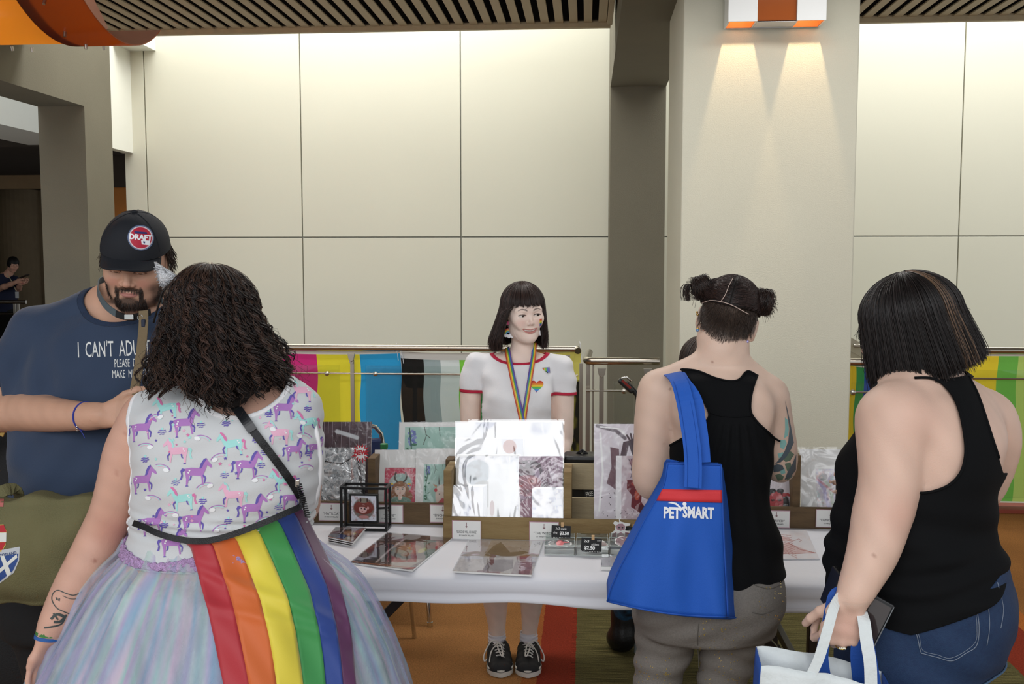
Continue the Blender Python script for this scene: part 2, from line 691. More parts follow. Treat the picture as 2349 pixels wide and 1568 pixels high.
gz=[-1.9,at(1100,543.5,W).z,5.6]
for a,b in zip(gx[:-1],gx[1:]):
 for c,d in zip(gz[:-1],gz[1:]):
  MB().box(a+0.0055,b-0.0055,W,W+0.05,c+0.0055,d-0.0055).build('panel',M_panel,wall,bevel=0.002)
XL=-4.37
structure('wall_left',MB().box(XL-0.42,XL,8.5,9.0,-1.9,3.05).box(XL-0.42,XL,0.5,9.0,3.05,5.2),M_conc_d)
structure('wall_left_return',MB().box(XL-0.1,XL,9.0,W,at(290,351,W).z,5.2),M_white)
zb=at(330,117,W).z
structure('ceiling_bulkhead',MB().box(XL,at(357,117,W).x,9.06,W,zb,5.2),M_white)
structure('ceiling_far_beam',MB().box(-6.9,-6.15,8.0,12.0,3.14,4.6),M_white)
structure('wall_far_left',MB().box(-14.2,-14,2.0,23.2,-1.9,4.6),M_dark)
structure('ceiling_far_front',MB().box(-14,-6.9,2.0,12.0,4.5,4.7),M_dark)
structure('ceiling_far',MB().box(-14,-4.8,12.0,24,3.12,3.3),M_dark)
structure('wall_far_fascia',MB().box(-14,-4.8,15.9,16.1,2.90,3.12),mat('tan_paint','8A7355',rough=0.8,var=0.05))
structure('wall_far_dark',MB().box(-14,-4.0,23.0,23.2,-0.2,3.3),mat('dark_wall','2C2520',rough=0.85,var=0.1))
cx=at(47,600,19).x
structure('wall_far_brown',MB().lathe([(0.42,0),(0.42,3.1)],(cx,19,0),32).box(cx,cx+0.5,19,19.4,0,3.1),mat('brown_wall','75654C',rough=0.7,var=0.06),smooth=False)
structure('wall_far_orange',MB().box(at(228,430,13.2).x,at(310,430,13.2).x,13.2,13.4,-1.7,at(270,430,13.2).z),mat('orange_wall','A8661A',rough=0.6,var=0.05))
structure('wall_far_lintel',MB().box(at(228,430,13.2).x,at(310,430,13.2).x,13.1,13.4,at(270,430,13.2).z,3.3),M_dark)
structure('wall_far_low',MB().box(-14,-7.0,15.2,15.35,0.0,0.62),mat('low_wall','4E5248',rough=0.8))
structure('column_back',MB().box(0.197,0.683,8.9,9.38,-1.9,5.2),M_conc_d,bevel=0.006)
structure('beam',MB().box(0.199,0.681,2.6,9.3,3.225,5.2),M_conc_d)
XC0,XC1,YC0,YC1=at(1561,600,5.6).x,at(1958,600,5.6).x,5.6,6.55
structure('column_front',MB().box(XC0,XC1,YC0,YC1,0,5.2),M_conc_r,bevel=0.008)
structure('baseboard_column',MB().box(XC0-0.012,XC1+0.012,YC0-0.012,YC1,0,0.12),mat('base_rubber','3A332C',rough=0.6))
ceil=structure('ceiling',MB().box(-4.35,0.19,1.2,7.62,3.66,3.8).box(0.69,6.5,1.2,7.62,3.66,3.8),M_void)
P0=0.1062
zc=at(900,60,7.56).z
xs=[0.105-P0*k for k in range(0,41)]
xr=[at(1990,30,7.2).x-0.44+P0*k for k in range(0,36)]
me_slat=None
for x in xs+xr:
 if me_slat is None:
  sl=MB().box(-0.030,0.030,3.6,7.56,0,0.012).build('slat',M_slat,ceil,bevel=0.002)
  sl.location=(x,0,zc)
  me_slat=sl
 else:
  sl=me_slat.copy()
  C.objects.link(sl)
  sl.location=(x,0,zc)
structure('trim_3',MB().box(-4.33,0.165,7.56,7.60,zc-0.035,zc+0.20),M_slat,bevel=0.003)
structure('trim_4',MB().box(0.70,6.5,7.56,7.60,zc-0.035,zc+0.20),M_slat,bevel=0.003)
structure('dark_gap_strip',MB().box(-4.33,0.165,7.52,7.558,zc+0.014,3.66).box(0.70,6.5,7.52,7.558,zc+0.014,3.66),M_void)  # dark strip added so the slat gaps look shaded up to the edge
structure('trim_5',MB().box(0.14,0.178,3.6,7.56,zc-0.02,zc+0.20),M_slat,bevel=0.003)
# ================================================================= AMBER CEILING LAMP
def circ3(a,b,c):
 ax,ay,bx,by,cx_,cy=*a,*b,*c
 d=2*(ax*(by-cy)+bx*(cy-ay)+cx_*(ay-by))
 ux=((ax*ax+ay*ay)*(by-cy)+(bx*bx+by*by)*(cy-ay)+(cx_*cx_+cy*cy)*(ay-by))/d
 uy=((ax*ax+ay*ay)*(cx_-bx)+(bx*bx+by*by)*(ax-cx_)+(cx_*cx_+cy*cy)*(bx-ax))/d
 return ux,uy,math.hypot(ax-ux,ay-uy)
def lamp():
 Yb=4.6
 xe=at(300,100,Yb).x
 pn=at(205,8,4.19)
 pb=at(300,101,Yb)
 pf=at(368,69,4.93)
 cy,cz,r=circ3((4.19,pn.z),(Yb,pb.z),(4.93,pf.z))
 t=thing('ceiling_lamp','amber curved acrylic ceiling lamp glowing orange beside the slatted ceiling','lamp',(xe,cy,cz))
 a1=math.atan2(pf.z-cz,4.93-cy)
 a0=a1-R_(152)
 acr=bpy.data.materials.new('amber_acrylic')
 acr.use_nodes=True
 nt=acr.node_tree
 nt.nodes.clear()
 L=nt.links.new
 out=N(nt,'ShaderNodeOutputMaterial')
 tr=N(nt,'ShaderNodeBsdfTranslucent')
 tr.inputs[0].default_value=(*lin('FFCF78'),1)
 df=N(nt,'ShaderNodeBsdfDiffuse')
 df.inputs[0].default_value=(*lin('A8561A'),1)
 gl=N(nt,'ShaderNodeBsdfGlossy')
 gl.inputs[1].default_value=0.12
 m1=N(nt,'ShaderNodeMixShader')
 m1.inputs[0].default_value=0.5
 m2=N(nt,'ShaderNodeMixShader')
 m2.inputs[0].default_value=0.05
 L(tr.outputs[0],m1.inputs[1])
 L(df.outputs[0],m1.inputs[2])
 L(m1.outputs[0],m2.inputs[1])
 L(gl.outputs[0],m2.inputs[2])
 L(m2.outputs[0],out.inputs[0])
 smo=bpy.data.materials.new('smoked_amber')
 smo.use_nodes=True
 nt=smo.node_tree
 nt.nodes.clear()
 L=nt.links.new
 out=N(nt,'ShaderNodeOutputMaterial')
 tr=N(nt,'ShaderNodeBsdfTranslucent')
 tr.inputs[0].default_value=(*lin('F09A3A'),1)
 df=N(nt,'ShaderNodeBsdfDiffuse')
 df.inputs[0].default_value=(*lin('382A22'),1)
 gl=N(nt,'ShaderNodeBsdfGlossy')
 gl.inputs[1].default_value=0.12
 m1=N(nt,'ShaderNodeMixShader')
 m1.inputs[0].default_value=0.70
 m2=N(nt,'ShaderNodeMixShader')
 m2.inputs[0].default_value=0.05
 L(tr.outputs[0],m1.inputs[1])
 L(df.outputs[0],m1.inputs[2])
 L(m1.outputs[0],m2.inputs[1])
 L(gl.outputs[0],m2.inputs[2])
 L(m2.outputs[0],out.inputs[0])
 dark=mat('smoked_acrylic','6B4A3C',rough=0.25,var=0.03,coat=0.4)
 def sheet(x0,x1,rr,b0,b1,th,name,m,lab):
  mb=MB()
  n=40
  prof=[(rr*math.cos(b0+(b1-b0)*k/n),rr*math.sin(b0+(b1-b0)*k/n))for k in range(n+1)]
  prof+=[((rr+th)*math.cos(b0+(b1-b0)*k/n),(rr+th)*math.sin(b0+(b1-b0)*k/n))for k in range(n,-1,-1)]
  vs=[(x0,cy+p[0],cz+p[1])for p in prof]+[(x1,cy+p[0],cz+p[1])for p in prof]
  k=len(prof)
  fs=[(i,(i+1)%k,(i+1)%k+k,i+k)for i in range(k)]
  h=k//2
  for i in range(h-1):
   fs+=[(i,i+1,k-2-i,k-1-i),(k+i,2*k-1-i,2*k-2-i,k+i+1)]
  return mb.add(vs,fs).build(name,m,t,smooth=True,label=lab,auto=40)
 xm=at(190,101,Yb).x
 sheet(xe-3.4,xm,r-0.012,a0,a1-0.25,0.004,'shade',acr,'glowing orange acrylic sheet')
 sheet(xm-0.06,xe,r,a0,a1,0.005,'outer_shade',smo,'outer acrylic sheet, dark at its unlit end')
 warm=mat('tube_glow','FFD9A0',emit='FFE3B8',estr=30)
 MB().tube([(xe-3.2,cy-r*0.73,cz-r*0.56),(xm-0.10,cy-r*0.73,cz-r*0.56)],0.02,10).build('fluorescent_tube',warm,t,smooth=True)
 MB().lathe([(0.001,-0.03),(0.021,-0.021),(0.03,0),(0.021,0.021),(0.001,0.03)],(xm+0.10,cy-r*0.60,cz-r*0.42),16).build('bulb',mat('bulb_glow','FFD9A0',emit='FFE3B8',estr=22),t,smooth=True)
 for xb in(xm-0.03,):
  pr_=[((r-0.016)*math.cos(a),(r-0.016)*math.sin(a))for a in np.linspace(a0,a1,26)]
  MB().prism(pr_,(xb,cy,cz),(0,1,0),(0,0,1),0.004).build('baffle',dark,t)
 for(px,py)in((149,73),(197,102),(238,105),(27,107),(73,110),(103,2)):
  best=None
  for k in range(200):
   b=a0+(a1-a0)*k/199
   y,z=cy+(r+0.006)*math.cos(b),cz+(r+0.006)*math.sin(b)
   q=at(px,py,y)
   e=abs(q.z-z)
   if math.cos(b)<0.35 and(best is None or e<best[0]):
    best=(e,b,q.x)
  _,b,x=best
  d=Vector((0,math.cos(b),math.sin(b)))
  p=Vector((x,cy,cz))+d*(r+0.004)
  MB().tube([p,p+d*0.022],0.007,12).build('stand_off',M_steel,t,smooth=True,auto=40)
 return t
lamp()
# ================================================================= WALL SCONCE
def sconce():
 yf,yb=5.43,5.59
 zb_=at(1700,49,yf).z
 xa0,xa1=at(1671,30,yf).x,at(1738,30,yf).x
 xb0,xb1=at(1829,30,yf).x,at(1896,30,yf).x
 zt=zb_+0.62
 t=thing('wall_sconce','white two-box wall lamp with an orange panel high on the column','lamp',((xa0+xb1)/2,yb,zb_))
 wh=mat('sconce_white','F0F3F3',rough=0.25,var=0.01,coat=0.5)
 inn=mat('sconce_copper','9C5A2C',rough=0.35,metal=0.3,var=0.05)
 bf={}
 th=0.008
 for(x0,x1)in((xa0,xa1),(xb0,xb1)):
  MB().box(x0,x1,yf,yf+th,zb_,zt).box(x0,x0+th,yf+th,yb-0.004,zb_,zt).box(x1-th,x1,yf+th,yb-0.004,zb_,zt).box(x0,x1,yf,yb-0.004,zt,zt+th).build('light_box',wh,t,bevel=0.001)
  MB().box(x0+th,x1-th,yb-0.012,yb-0.004,zb_,zt).box(x0+th,x0+th+0.002,yf+th,yb-0.012,zb_+0.004,zt).box(x1-th-0.002,x1-th,yf+th,yb-0.012,zb_+0.004,zt).build('copper_lining',inn,t)
  l=bpy.data.lights.new('halogen_light','SPOT')
  l.energy=38
  l.color=(1.0,0.72,0.42)
  l.spot_size=R_(58)
  l.spot_blend=0.5
  l.shadow_soft_size=0.012
  o=bpy.data.objects.new('halogen_light',l)
  o.location=((x0+x1)/2,(yf+yb)/2-0.01,zb_+0.30)
  o.rotation_euler=(R_(8),0,0)
  C.objects.link(o)
  MB().lathe([(0.001,0.03),(0.012,0.02),(0.014,0.0),(0.004,-0.012)],((x0+x1)/2,(yf+yb)/2-0.01,zb_+0.335),12).build('bulb',mat('halogen','FFE0B0',emit='FFD090',estr=4),t,smooth=True)
 yo=yf+0.02
 MB().box(xa1+0.001,xb0-0.001,yo,yo+0.006,zb_+0.002,zt-0.02).build('orange_panel',mat('orange_gloss','A2521E',rough=0.15,coat=0.6,var=0.08,vscale=3),t)
 MB().box(xa1+0.001,xb0-0.001,yo,yb-0.02,zb_-0.0,zb_+0.006).build('lower_tray',wh,t)
 MB().box(xa0,xb1,yb-0.004,yb,zb_-0.002,zt).build('back_plate',wh,t)
 MB().box(xa0+0.05,xb1-0.05,yb,5.6,zb_+0.15,zt-0.05).build('wall_bracket',wh,t)
 return t
sconce()
# ================================================================= RAILINGS
M_glass=glass_mat('rail_glass','FCFEFD',gloss=0.035,rough=0.01)
def post(t,x,y,zt,double=False,yb=0.0):
 w=0.028
 o=MB().box(x-w/2,x+w/2,y-0.006,y+0.006,yb,zt-0.085).build('post',M_steel,t,bevel=0.002)
 MB().prism([(-0.026,0.03),(0.026,0.03),(0.018,-0.012),(0.0,-0.03),(-0.018,-0.012)],(x,y-0.012,zt-0.07),(1,0,0),(0,0,1),-0.024).build('bracket',M_steel,o,bevel=0.002)
 MB().lathe([(0.014,-0.006),(0.014,0.006)],(x,y-0.02,zt-0.10),14,Matrix.Rotation(PI/2,3,'X')).build('bolt',M_steel,o,smooth=True,auto=40)
 return o
def clamp_disc(t,x,y,z):
 MB().lathe([(0.010,-0.012),(0.0165,-0.008),(0.0165,0.008),(0.010,0.012)],(x,y,z),16,Matrix.Rotation(PI/2,3,'X')).build('glass_clamp',M_steel,t,smooth=True,auto=40)
def railing(label,x0,x1,y,zt,zm,posts,clamps,glasses,bend=None,mid=None):
 t=thing('guard_railing',label,'railing',((x0+x1)/2,y,0))
 pts=[(x0,y,zt),(x1,y,zt)]
 if bend:
  pts=bend
 MB().tube(pts,0.0235,16).build('handrail',M_steel,t,smooth=True,auto=40)
 m0,m1=mid or(x0,x1)
 MB().tube([(m0,y,zm),(m1,y,zm)],0.0065,8).build('mid_rail',M_steel,t,smooth=True,auto=40)
 for p in posts:
  post(t,p,y+0.0,zt)
 for c in clamps:
  clamp_disc(t,c,y-0.012,zm)
 for(a,b)in glasses:
  MB().box(a,b,y+0.018,y+0.026,0.09,zm+0.055).build('glass_panel',M_glass,t)
 return t
YR=6.93
YN=6.05
zt1=at(900,797.5,YR).z
zm1=at(900,857,YR).z
xe=at(1326,797,YR).x
xl=lambda px:at(px,830,YR).x
railing('long steel and glass railing with flags behind the stall',XL+0.02,xe,YR,zt1,zm1,[xl(808),xl(1300),xl(318)],[xl(751),xl(862)],[(xl(325),xl(777)),(xl(837),xl(945)),(xl(955),xl(1290))],bend=[(XL+0.02,YR,zt1),(xe-0.03,YR,zt1),(xe-0.005,YR-0.01,zt1),(xe,YR-0.04,zt1-0.01)],mid=(XL+0.02,xe))
xn=lambda px:at(px,860,YN).x
znt=at(1430,828,YN).z
znm=at(1430,896,YN).z
rn=railing('short railing with a dark round-ended handrail left of the column',xn(1338),xn(1512),YN,znt,znm,[xn(1380),xn(1485)],[xn(1432)],[(xn(1408),xn(1455)),(xn(1460),xn(1512))],bend=[(xn(1352),YR-0.3,znt),(xn(1345),YN+0.09,znt),(xn(1347),YN+0.03,znt),(xn(1356),YN,znt),(xn(1512),YN,znt)],mid=(xn(1345),xn(1484)))
for(px,w)in((1333,0.022),(1349,0.026),(1361,0.012)):
 x=xn(px)
 MB().box(x-w/2,x+w/2,YN+0.05,YN+0.062,0,znt-(0.0 if px>1350 else 0.02)).build('corner_post',M_steel,rn,bevel=0.002)
ry=YR
rr=railing('right-hand long railing with yellow and green flag behind the woman in shorts',at(2028,800,YR).x,6.4,YR,at(2270,803,YR).z,at(2270,868,YR).z,[at(2060,830,YR).x,at(2560,830,YR).x],[],[(at(2070,830,YR).x,at(2545,830,YR).x)])
rs=railing('short railing joined to the right side of the column',at(1948,828,YN).x,at(2003,828,YN).x,YN,at(1970,830,YN).z,at(1970,899,YN).z,[],[at(1955,899,YN).x],[(at(1956,860,YN).x,at(2003,860,YN).x)])
for px in(2008,2018,2033):
 x=at(px,860,YN).x
 MB().box(x-0.010,x+0.010,YN-0.006,YN+0.006,0,at(1970,842,YN).z).build('corner_post',M_steel,rs,bevel=0.002)
t=thing('guard_railing','far railing in front of the man reading his phone','railing',(-9,14.9,0))
zf=at(20,692,14.9).z
xr1=at(60,692,14.9).x
MB().tube([(-14,14.9,zf),(xr1,14.9,zf)],0.03,10).build('handrail',M_steel,t,smooth=True,auto=40)
for px in(33,41):
 x=at(px,692,14.9).x
 MB().box(x-0.018,x+0.018,14.89,14.91,0,zf).build('post',M_steel,t)
MB().tube([(-14,14.9,zf-0.22),(at(70,700,14.9).x,14.9,zf-0.18)],0.012,6).build('mid_rail',M_steel,t)
MB().box(-14,xr1-0.1,14.93,14.94,0.1,zf-0.16).build('glass_panel',glass_mat('green_glass','6F8078',gloss=0.08),t)
t=thing('stair_handrail','thin grey stair handrail sloping down behind the curly-haired woman','handrail',at(630,770,8.2))
MB().tube([at(560,715,8.2),at(668,796,8.2)],0.011,8).build('handrail',mat('grey_rail','6E716B',rough=0.4),t,smooth=True)
MB().box(at(612,760,8.2).x,at(612,760,8.2).x+0.02,8.19,8.21,-1.7,at(612,754,8.2).z).build('post',M_steel,t)
t=thing('stair_handrail','slanting grey stair side seen between column and the woman in shorts','handrail',at(1970,800,8.4))
MB().bar(at(1930,778,8.4),at(2010,822,8.4),0.05,0.10).build('stair_side',mat('stair_grey','A39C8C',rough=0.5,var=0.05,vscale=20,stretch=(1,1,6)),t)
MB().box(at(1935,800,8.4).x,at(2004,800,8.4).x,8.38,8.44,-1.7,at(1970,800,8.4).z).build('stair_stringer',mat('stair_grey','A39C8C',rough=0.5,var=0.05),t)
MB().tube([at(1958,792,8.3),at(2005,793,8.3)],0.016,8).build('handrail',M_steel,t,smooth=True)
# ================================================================= FLAGS
def flag_cloth():
 if 'flag_cloth' in MATS:
  return MATS['flag_cloth']
 m=bpy.data.materials.new('flag_cloth')
 MATS['flag_cloth']=m
 m.use_nodes=True
 nt=m.node_tree
 nt.nodes.clear()
 L=nt.links.new
 out=N(nt,'ShaderNodeOutputMaterial')
 a=N(nt,'ShaderNodeAttribute',attribute_name='Col')
 n=N(nt,'ShaderNodeTexNoise')
 n.inputs['Scale'].default_value=9
 n.inputs['Detail'].default_value=4
 tc=N(nt,'ShaderNodeTexCoord')
 L(tc.outputs['Object'],n.inputs[0])
 b=N(nt,'ShaderNodeBump')
 b.inputs['Strength'].default_value=0.35
 b.inputs['Distance'].default_value=0.02
 L(n.outputs[0],b.inputs['Height'])
 d=N(nt,'ShaderNodeBsdfDiffuse')
 t=N(nt,'ShaderNodeBsdfTranslucent')
 L(a.outputs['Color'],d.inputs[0])
 L(a.outputs['Color'],t.inputs[0])
 L(b.outputs[0],d.inputs['Normal'])
 mx=N(nt,'ShaderNodeMixShader')
 mx.inputs[0].default_value=0.42
 L(d.outputs[0],mx.inputs[1])
 L(t.outputs[0],mx.inputs[2])
 L(mx.outputs[0],out.inputs[0])
 return m
def flag(label,x0,x1,y,z0,z1,cv,seed,header=0.03,amp=0.018,right=False,skew=0.0,tie=True):
 t=thing('hanging_flag',label,'flag',((x0+x1)/2,y,z1),'flags hung on the railings')
 rg=np.random.default_rng(seed)
 ph=rg.uniform(0,6,8)
 def fn(u,v):
  fold=(np.sin(u*9+ph[0]+v*1.2)*0.5+np.sin(u*21+ph[1]-v*2)*0.22+np.sin((u*3+v*5)+ph[2])*0.3)
  crease=0.10*np.maximum(0,1-np.abs((v*3)%1-0.5)*30)+0.10*np.maximum(0,1-np.abs((u*4)%1-0.5)*40)
  yy=y+amp*(fold*(0.35+v)+crease)
  xx=x0+(x1-x0)*u+skew*v*(0.3+0.7*(1-u))+0.006*np.sin(v*14+ph[3])
  zz=z1-(z1-z0)*v-0.012*np.sin(u*PI)*(1-v)
  return np.stack([xx,yy,zz],1)
 m=flag_cloth()
 print_grid('cloth',cv,fn,m,t)
 wb=mat('flag_header','E8E6E0',rough=0.7)
 U=np.linspace(0,1,24)
 up=fn(U,np.zeros(24))
 V=np.concatenate([up+[0,-0.002,header],up+[0,-0.002,0.0]])
 Fc=np.array([(i,i+24,i+25,i+1)for i in range(23)])
 np_mesh('header_band',V,Fc,wb,t)
 if tie:
  for k,uu in enumerate((0.02,0.98)):
   p=Vector(fn(np.array([uu]),np.array([0.0]))[0])+Vector((0,-0.01,header*0.5))
   MB().tube([p+Vector((0,0.06,0.0)),p+Vector((-0.005,0.02,0.06)),p+Vector((0,-0.055,0.05)),p+Vector((0.004,-0.055,0.0)),p,p+Vector((0.012,-0.02,-0.06))],0.0018,5).build('zip_tie',mat('zip_tie','E6E6EA',rough=0.4),t)
 return t
def stripes_canvas(cols,w=96,h=60,bounds=None):
 cv=Canvas(w,h,cols[0])
 n=len(cols)
 bounds=bounds or[k/n for k in range(n+1)]
 for k,c in enumerate(cols):
  cv.rect(bounds[k],0,bounds[k+1],1,c)
 return cv
yf_=6.985
flag('flag with magenta, yellow and blue stripes behind the curly-haired woman',xl(596),xl(916),yf_,0.06,at(800,809,yf_).z,stripes_canvas(['D83A88','F0E444','3AA4E0'],bounds=[0,(722-596)/320,(822-596)/320,1]),1,header=0.026)
flag('flag with black, grey, white and green stripes beside the shop keeper',xl(914),xl(1135),yf_+0.015,0.06,at(1000,822,yf_).z,stripes_canvas(['2B2A2A','A6B6BC','E4ECF0','8AD852','2E8A4A'],bounds=[0,0.235,0.42,0.61,0.80,1]),2,header=0.05,skew=0.03)
cvb=Canvas(90,120,'D8D070')
cvb.rect(0,0,0.35,1,'C4682C').ell(0.98,0.30,0.18,0.10,'2A2824').ell(0.80,0.62,0.30,0.2,'2A2824').ell(0.9,0.42,0.12,0.06,'2A2824').mottle(5,7,'C2B850',0.5)
flag('yellow flag with black and orange shapes beside the right shoulder of the shop keeper',xl(1205),xl(1334),yf_-0.0,0.06,at(1280,805,yf_).z,cvb,3,header=0.02)
yn_=YN+0.05
flag('rainbow striped flag hanging right beside the column',at(1944,860,yn_).x,at(2032,860,yn_).x,yn_,0.06,at(1980,838,yn_).z,stripes_canvas(['E4C63E','46985A','3458AC','7A2C56','A83038','D0702C'],bounds=[0,0.22,0.42,0.62,0.74,0.86,1]),4,header=0.015,tie=False)
flag('flag with yellow, green and pale stripes right of the dark bob haired woman',at(1990,820,yf_).x,at(2560,820,yf_).x,yf_,0.06,at(2250,812,yf_).z,stripes_canvas(['F0D640','78C058','BFD878','6DB04E'],w=140,bounds=[0,(2290-1990)/570,(2338-1990)/570,0.75,1]),5,header=0.018)
# ================================================================= TABLE
ZT=0.745
YF=atz(1300,1319,ZT).y
TX0,TX1,TY1=-1.12,1.0,YF+0.76
M_cloth=mat('white_cloth','DDDEE4',rough=0.75,sheen=0.2,bump=0.06,bscale=40)
M_brownleg=mat('brown_leg','231812',rough=0.4,var=0.1)
def table():
 t=thing('folding_table','long folding table with dark brown legs under the white cloth','table',((TX0+TX1)/2,YF+0.38,0))
 MB().box(TX0+0.03,TX1-0.03,YF+0.035,TY1-0.03,0.70,0.738).build('tabletop',mat('table_board','6B5238',rough=0.5),t,bevel=0.004)
 for sx in(TX1-0.30,TX0+0.30):
  for y in(YF+0.07,TY1-0.08):
   MB().box(sx-0.013,sx+0.013,y-0.02,y+0.02,0.0,0.70).build('leg',M_brownleg,t,bevel=0.003)
  MB().box(sx-0.012,sx+0.012,YF+0.07,TY1-0.08,0.36,0.39).build('cross_bar',M_brownleg,t,bevel=0.002)
  s_=-1 if sx>0 else 1
  b=MB().bar((sx+s_*0.30,YF+0.10,0.695),(sx-s_*0.0,YF+0.10,0.38),0.03,0.028).build('brace',M_brownleg,t,bevel=0.002)
  MB().bar((sx+s_*0.105,YF+0.095,0.49),(sx+s_*0.065,YF+0.095,0.448),0.04,0.04).build('collar',M_brownleg,b)
 zh=at(1300,1384,YF-0.02).z
 def fn(u,v):
  x=TX0-0.005+(TX1-TX0+0.01)*u
  Ltop,Lh=TY1-YF,ZT-zh
  tot=Ltop+2*Lh
  s=v*tot
  hem=0.006*math.sin(x*5.1)+0.004*math.sin(x*13.7+1)+0.035*max(0,(x-0.55)/0.45)**1.5
  if s<Lh:
   k=1-s/Lh
   return(x,TY1+0.01+0.01*k,ZT-Lh*k)
  if s<Lh+Ltop:
   y=TY1-(s-Lh)
   z=ZT+0.0012*math.sin(x*9+y*4)*math.sin(y*8)
   e=min(1,(YF+0.05-y)/0.05)if y<YF+0.05 else 0
   z-=0.010*max(0,e)**2
   return(x,y,z)
  k=(s-Lh-Ltop)/Lh
  d=(Lh+hem)*k
  bulge=0.007*math.sin(k*PI*2.0+0.4+0.3*math.sin(x*2.2))+0.004*math.sin(k*PI*5+x*1.3)
  return(x,YF-0.006-0.010*min(1,k*4)-bulge*k**0.5,ZT-0.010-d+0.004*(1-k))
 g=MB().grid(150,90,fn)
 c=g.build('tablecloth',M_cloth,None,smooth=True,solid=0.002)
 tag(c,'white cloth draped over the long stall table','tablecloth')
 MB().tube([fn(u/60,0.985)for u in range(61)],0.0012,4).build('hem_seam',M_cloth,c)
table()
M_crate=mat('crate_wood','9C8458',rough=0.7,var=0.22,vscale=5,stretch=(1.5,8,9),bump=0.25,bscale=40,col2='7C6540')
M_crate2=mat('crate_wood_dark','70593C',rough=0.7,var=0.2,vscale=5,stretch=(1.5,8,9),bump=0.25,bscale=40,col2='54422C')
M_pale=mat('pale_wood','A89A7C',rough=0.7,var=0.15,vscale=5,stretch=(1.5,8,9),bump=0.2,bscale=40)
def wcrate(label,px0,px1,pyb,pyt,posts,m,depth=0.17,slats=True,ptop=1060):
 b=atz((px0+px1)/2,pyb,ZT)
 Y=b.y
 x0,x1=at(px0,pyb,Y).x,at(px1,pyb,Y).x
 zt=at((px0+px1)/2,pyt,Y).z
 t=thing('display_crate',label,'crate',((x0+x1)/2,Y,ZT))
 MB().box(x0,x1,Y,Y+0.014,ZT+0.001,zt).build('board',m,t,bevel=0.0015)
 MB().box(x0,x1,Y+0.014,Y+depth,ZT+0.001,ZT+0.012).build('bottom_board',m,t)
 zp=at(px0,ptop,Y+0.03).z
 for p in posts:
  x=at(p,pyb,Y).x
  MB().box(x-0.014,x+0.014,Y+0.015,Y+depth,ZT+0.012,zp).build('divider',m,t,bevel=0.002)
 if slats:
  zz=ZT+0.02
  h=(zp-zz-0.03)/2
  for k in range(2):
   MB().box(x0,x1,Y+depth,Y+depth+0.012,zz+k*(h+0.03),zz+k*(h+0.03)+h).build('slat',M_pale if m is M_crate else m,t,bevel=0.0015)
 return t,Y,x0,x1,zt
cl=wcrate('dark wooden display crate at the left end of the table',640,1034,1201,1151,[645,851,1030],M_crate2,ptop=1046,slats=False)
cc_=wcrate('light wooden display crate standing nearest in the middle of the table',1017,1560,1240,1190,[1026,1301,1552],M_crate,depth=0.16,ptop=1076)
cr_=wcrate('dark wooden display crate at the right end behind the blue bag',1640,2010,1212,1163,[1645,1827,2004],M_crate2,ptop=1040,slats=False)
# ================================================================= PRINTS
M_print=mat('art_print','FFFFFF',rough=0.35,attr='Col',coat=0.25,coat_bump=0.15)
M_card=mat('backing_card','EDEDEA',rough=0.6,var=0.01)
S_soft=glass_mat('clear_sleeve','FDFDFD',gloss=0.035,rough=0.10,bump=0.6,bscale=11,fk=0.6)
S_shiny=glass_mat('shiny_sleeve','FFFFFF',gloss=0.17,rough=0.10,bump=1.0,bscale=7,stretch=(1,1,0.45))
S_foil=glass_mat('crinkled_sleeve','FFFFFF',gloss=0.22,rough=0.14,bump=1.0,bscale=16)
S_flat=glass_mat('flat_sleeve','FAFAFA',gloss=0.03,rough=0.04,bump=0.10,bscale=5,fk=0.55)
M_sedge=mat('sleeve_edge','F2F4F4',rough=0.15,alpha=0.55)
def bil(c,u,v):
 c=[np.array(p,dtype=float)for p in c]
 u=np.asarray(u)[:,None]
 v=np.asarray(v)[:,None]
 return(c[0]*(1-u)+c[1]*u)*(1-v)+(c[3]*(1-u)+c[2]*u)*v
def art(name,label,cat,corners,cv,matw=(0,0,0,0),th=0.004,sleeve=S_soft,sm=0.006,group=None,matcol=None,parent=None,wavy=0.0):
 c=[Vector(p)for p in corners]
 nrm=(c[1]-c[0]).cross(c[3]-c[0]).normalized()
 nrm=-nrm if nrm.y>0 and abs(nrm.y)>0.3 else nrm
 if abs(nrm.y)<=0.3 and nrm.z<0:
  nrm=-nrm
 mid=sum(c,Vector())/4
 t=thing(name,label,cat,mid,group)
 off=nrm*0.0006
 mb=MB()
 mb.add([*c,*[p-nrm*th for p in c]],[(3,2,1,0),(4,5,6,7),(0,1,5,4),(1,2,6,5),(2,3,7,6),(3,0,4,7)])
 mb.build('backing_board',matcol or M_card,t)
 l,tp,r,b=matw
 def fn(u,v):
  P=bil(c,l+(1-l-r)*np.asarray(u),tp+(1-tp-b)*np.asarray(v))
  return P+np.array(off)
 print_grid('picture',cv,fn,M_print,t)
 if sleeve:
  def fs(u,v):
   P=bil(c,np.array([-sm*2+(1+4*sm)*u]),np.array([-sm*2+(1+3*sm)*v]))[0]
   w=0.0022+wavy*(math.sin(u*7+v*5)*math.sin(v*9-u*3)+1)*0.5
   return P+np.array(nrm)*w
  MB().grid(14,14,fs).build('plastic_sleeve',sleeve,t,smooth=True)
 return t
def stand(px0,px1,py0,py1,Y,lean=0.05,dx=0):
 bl,br=at(px0,py1,Y),at(px1,py1,Y)
 tl,tr=at(px0+dx,py0,Y+lean),at(px1+dx,py0,Y+lean)
 return[tl,tr,br,bl]
def flat(pts,z):
 return[atz(x,y,z)for x,y in pts]
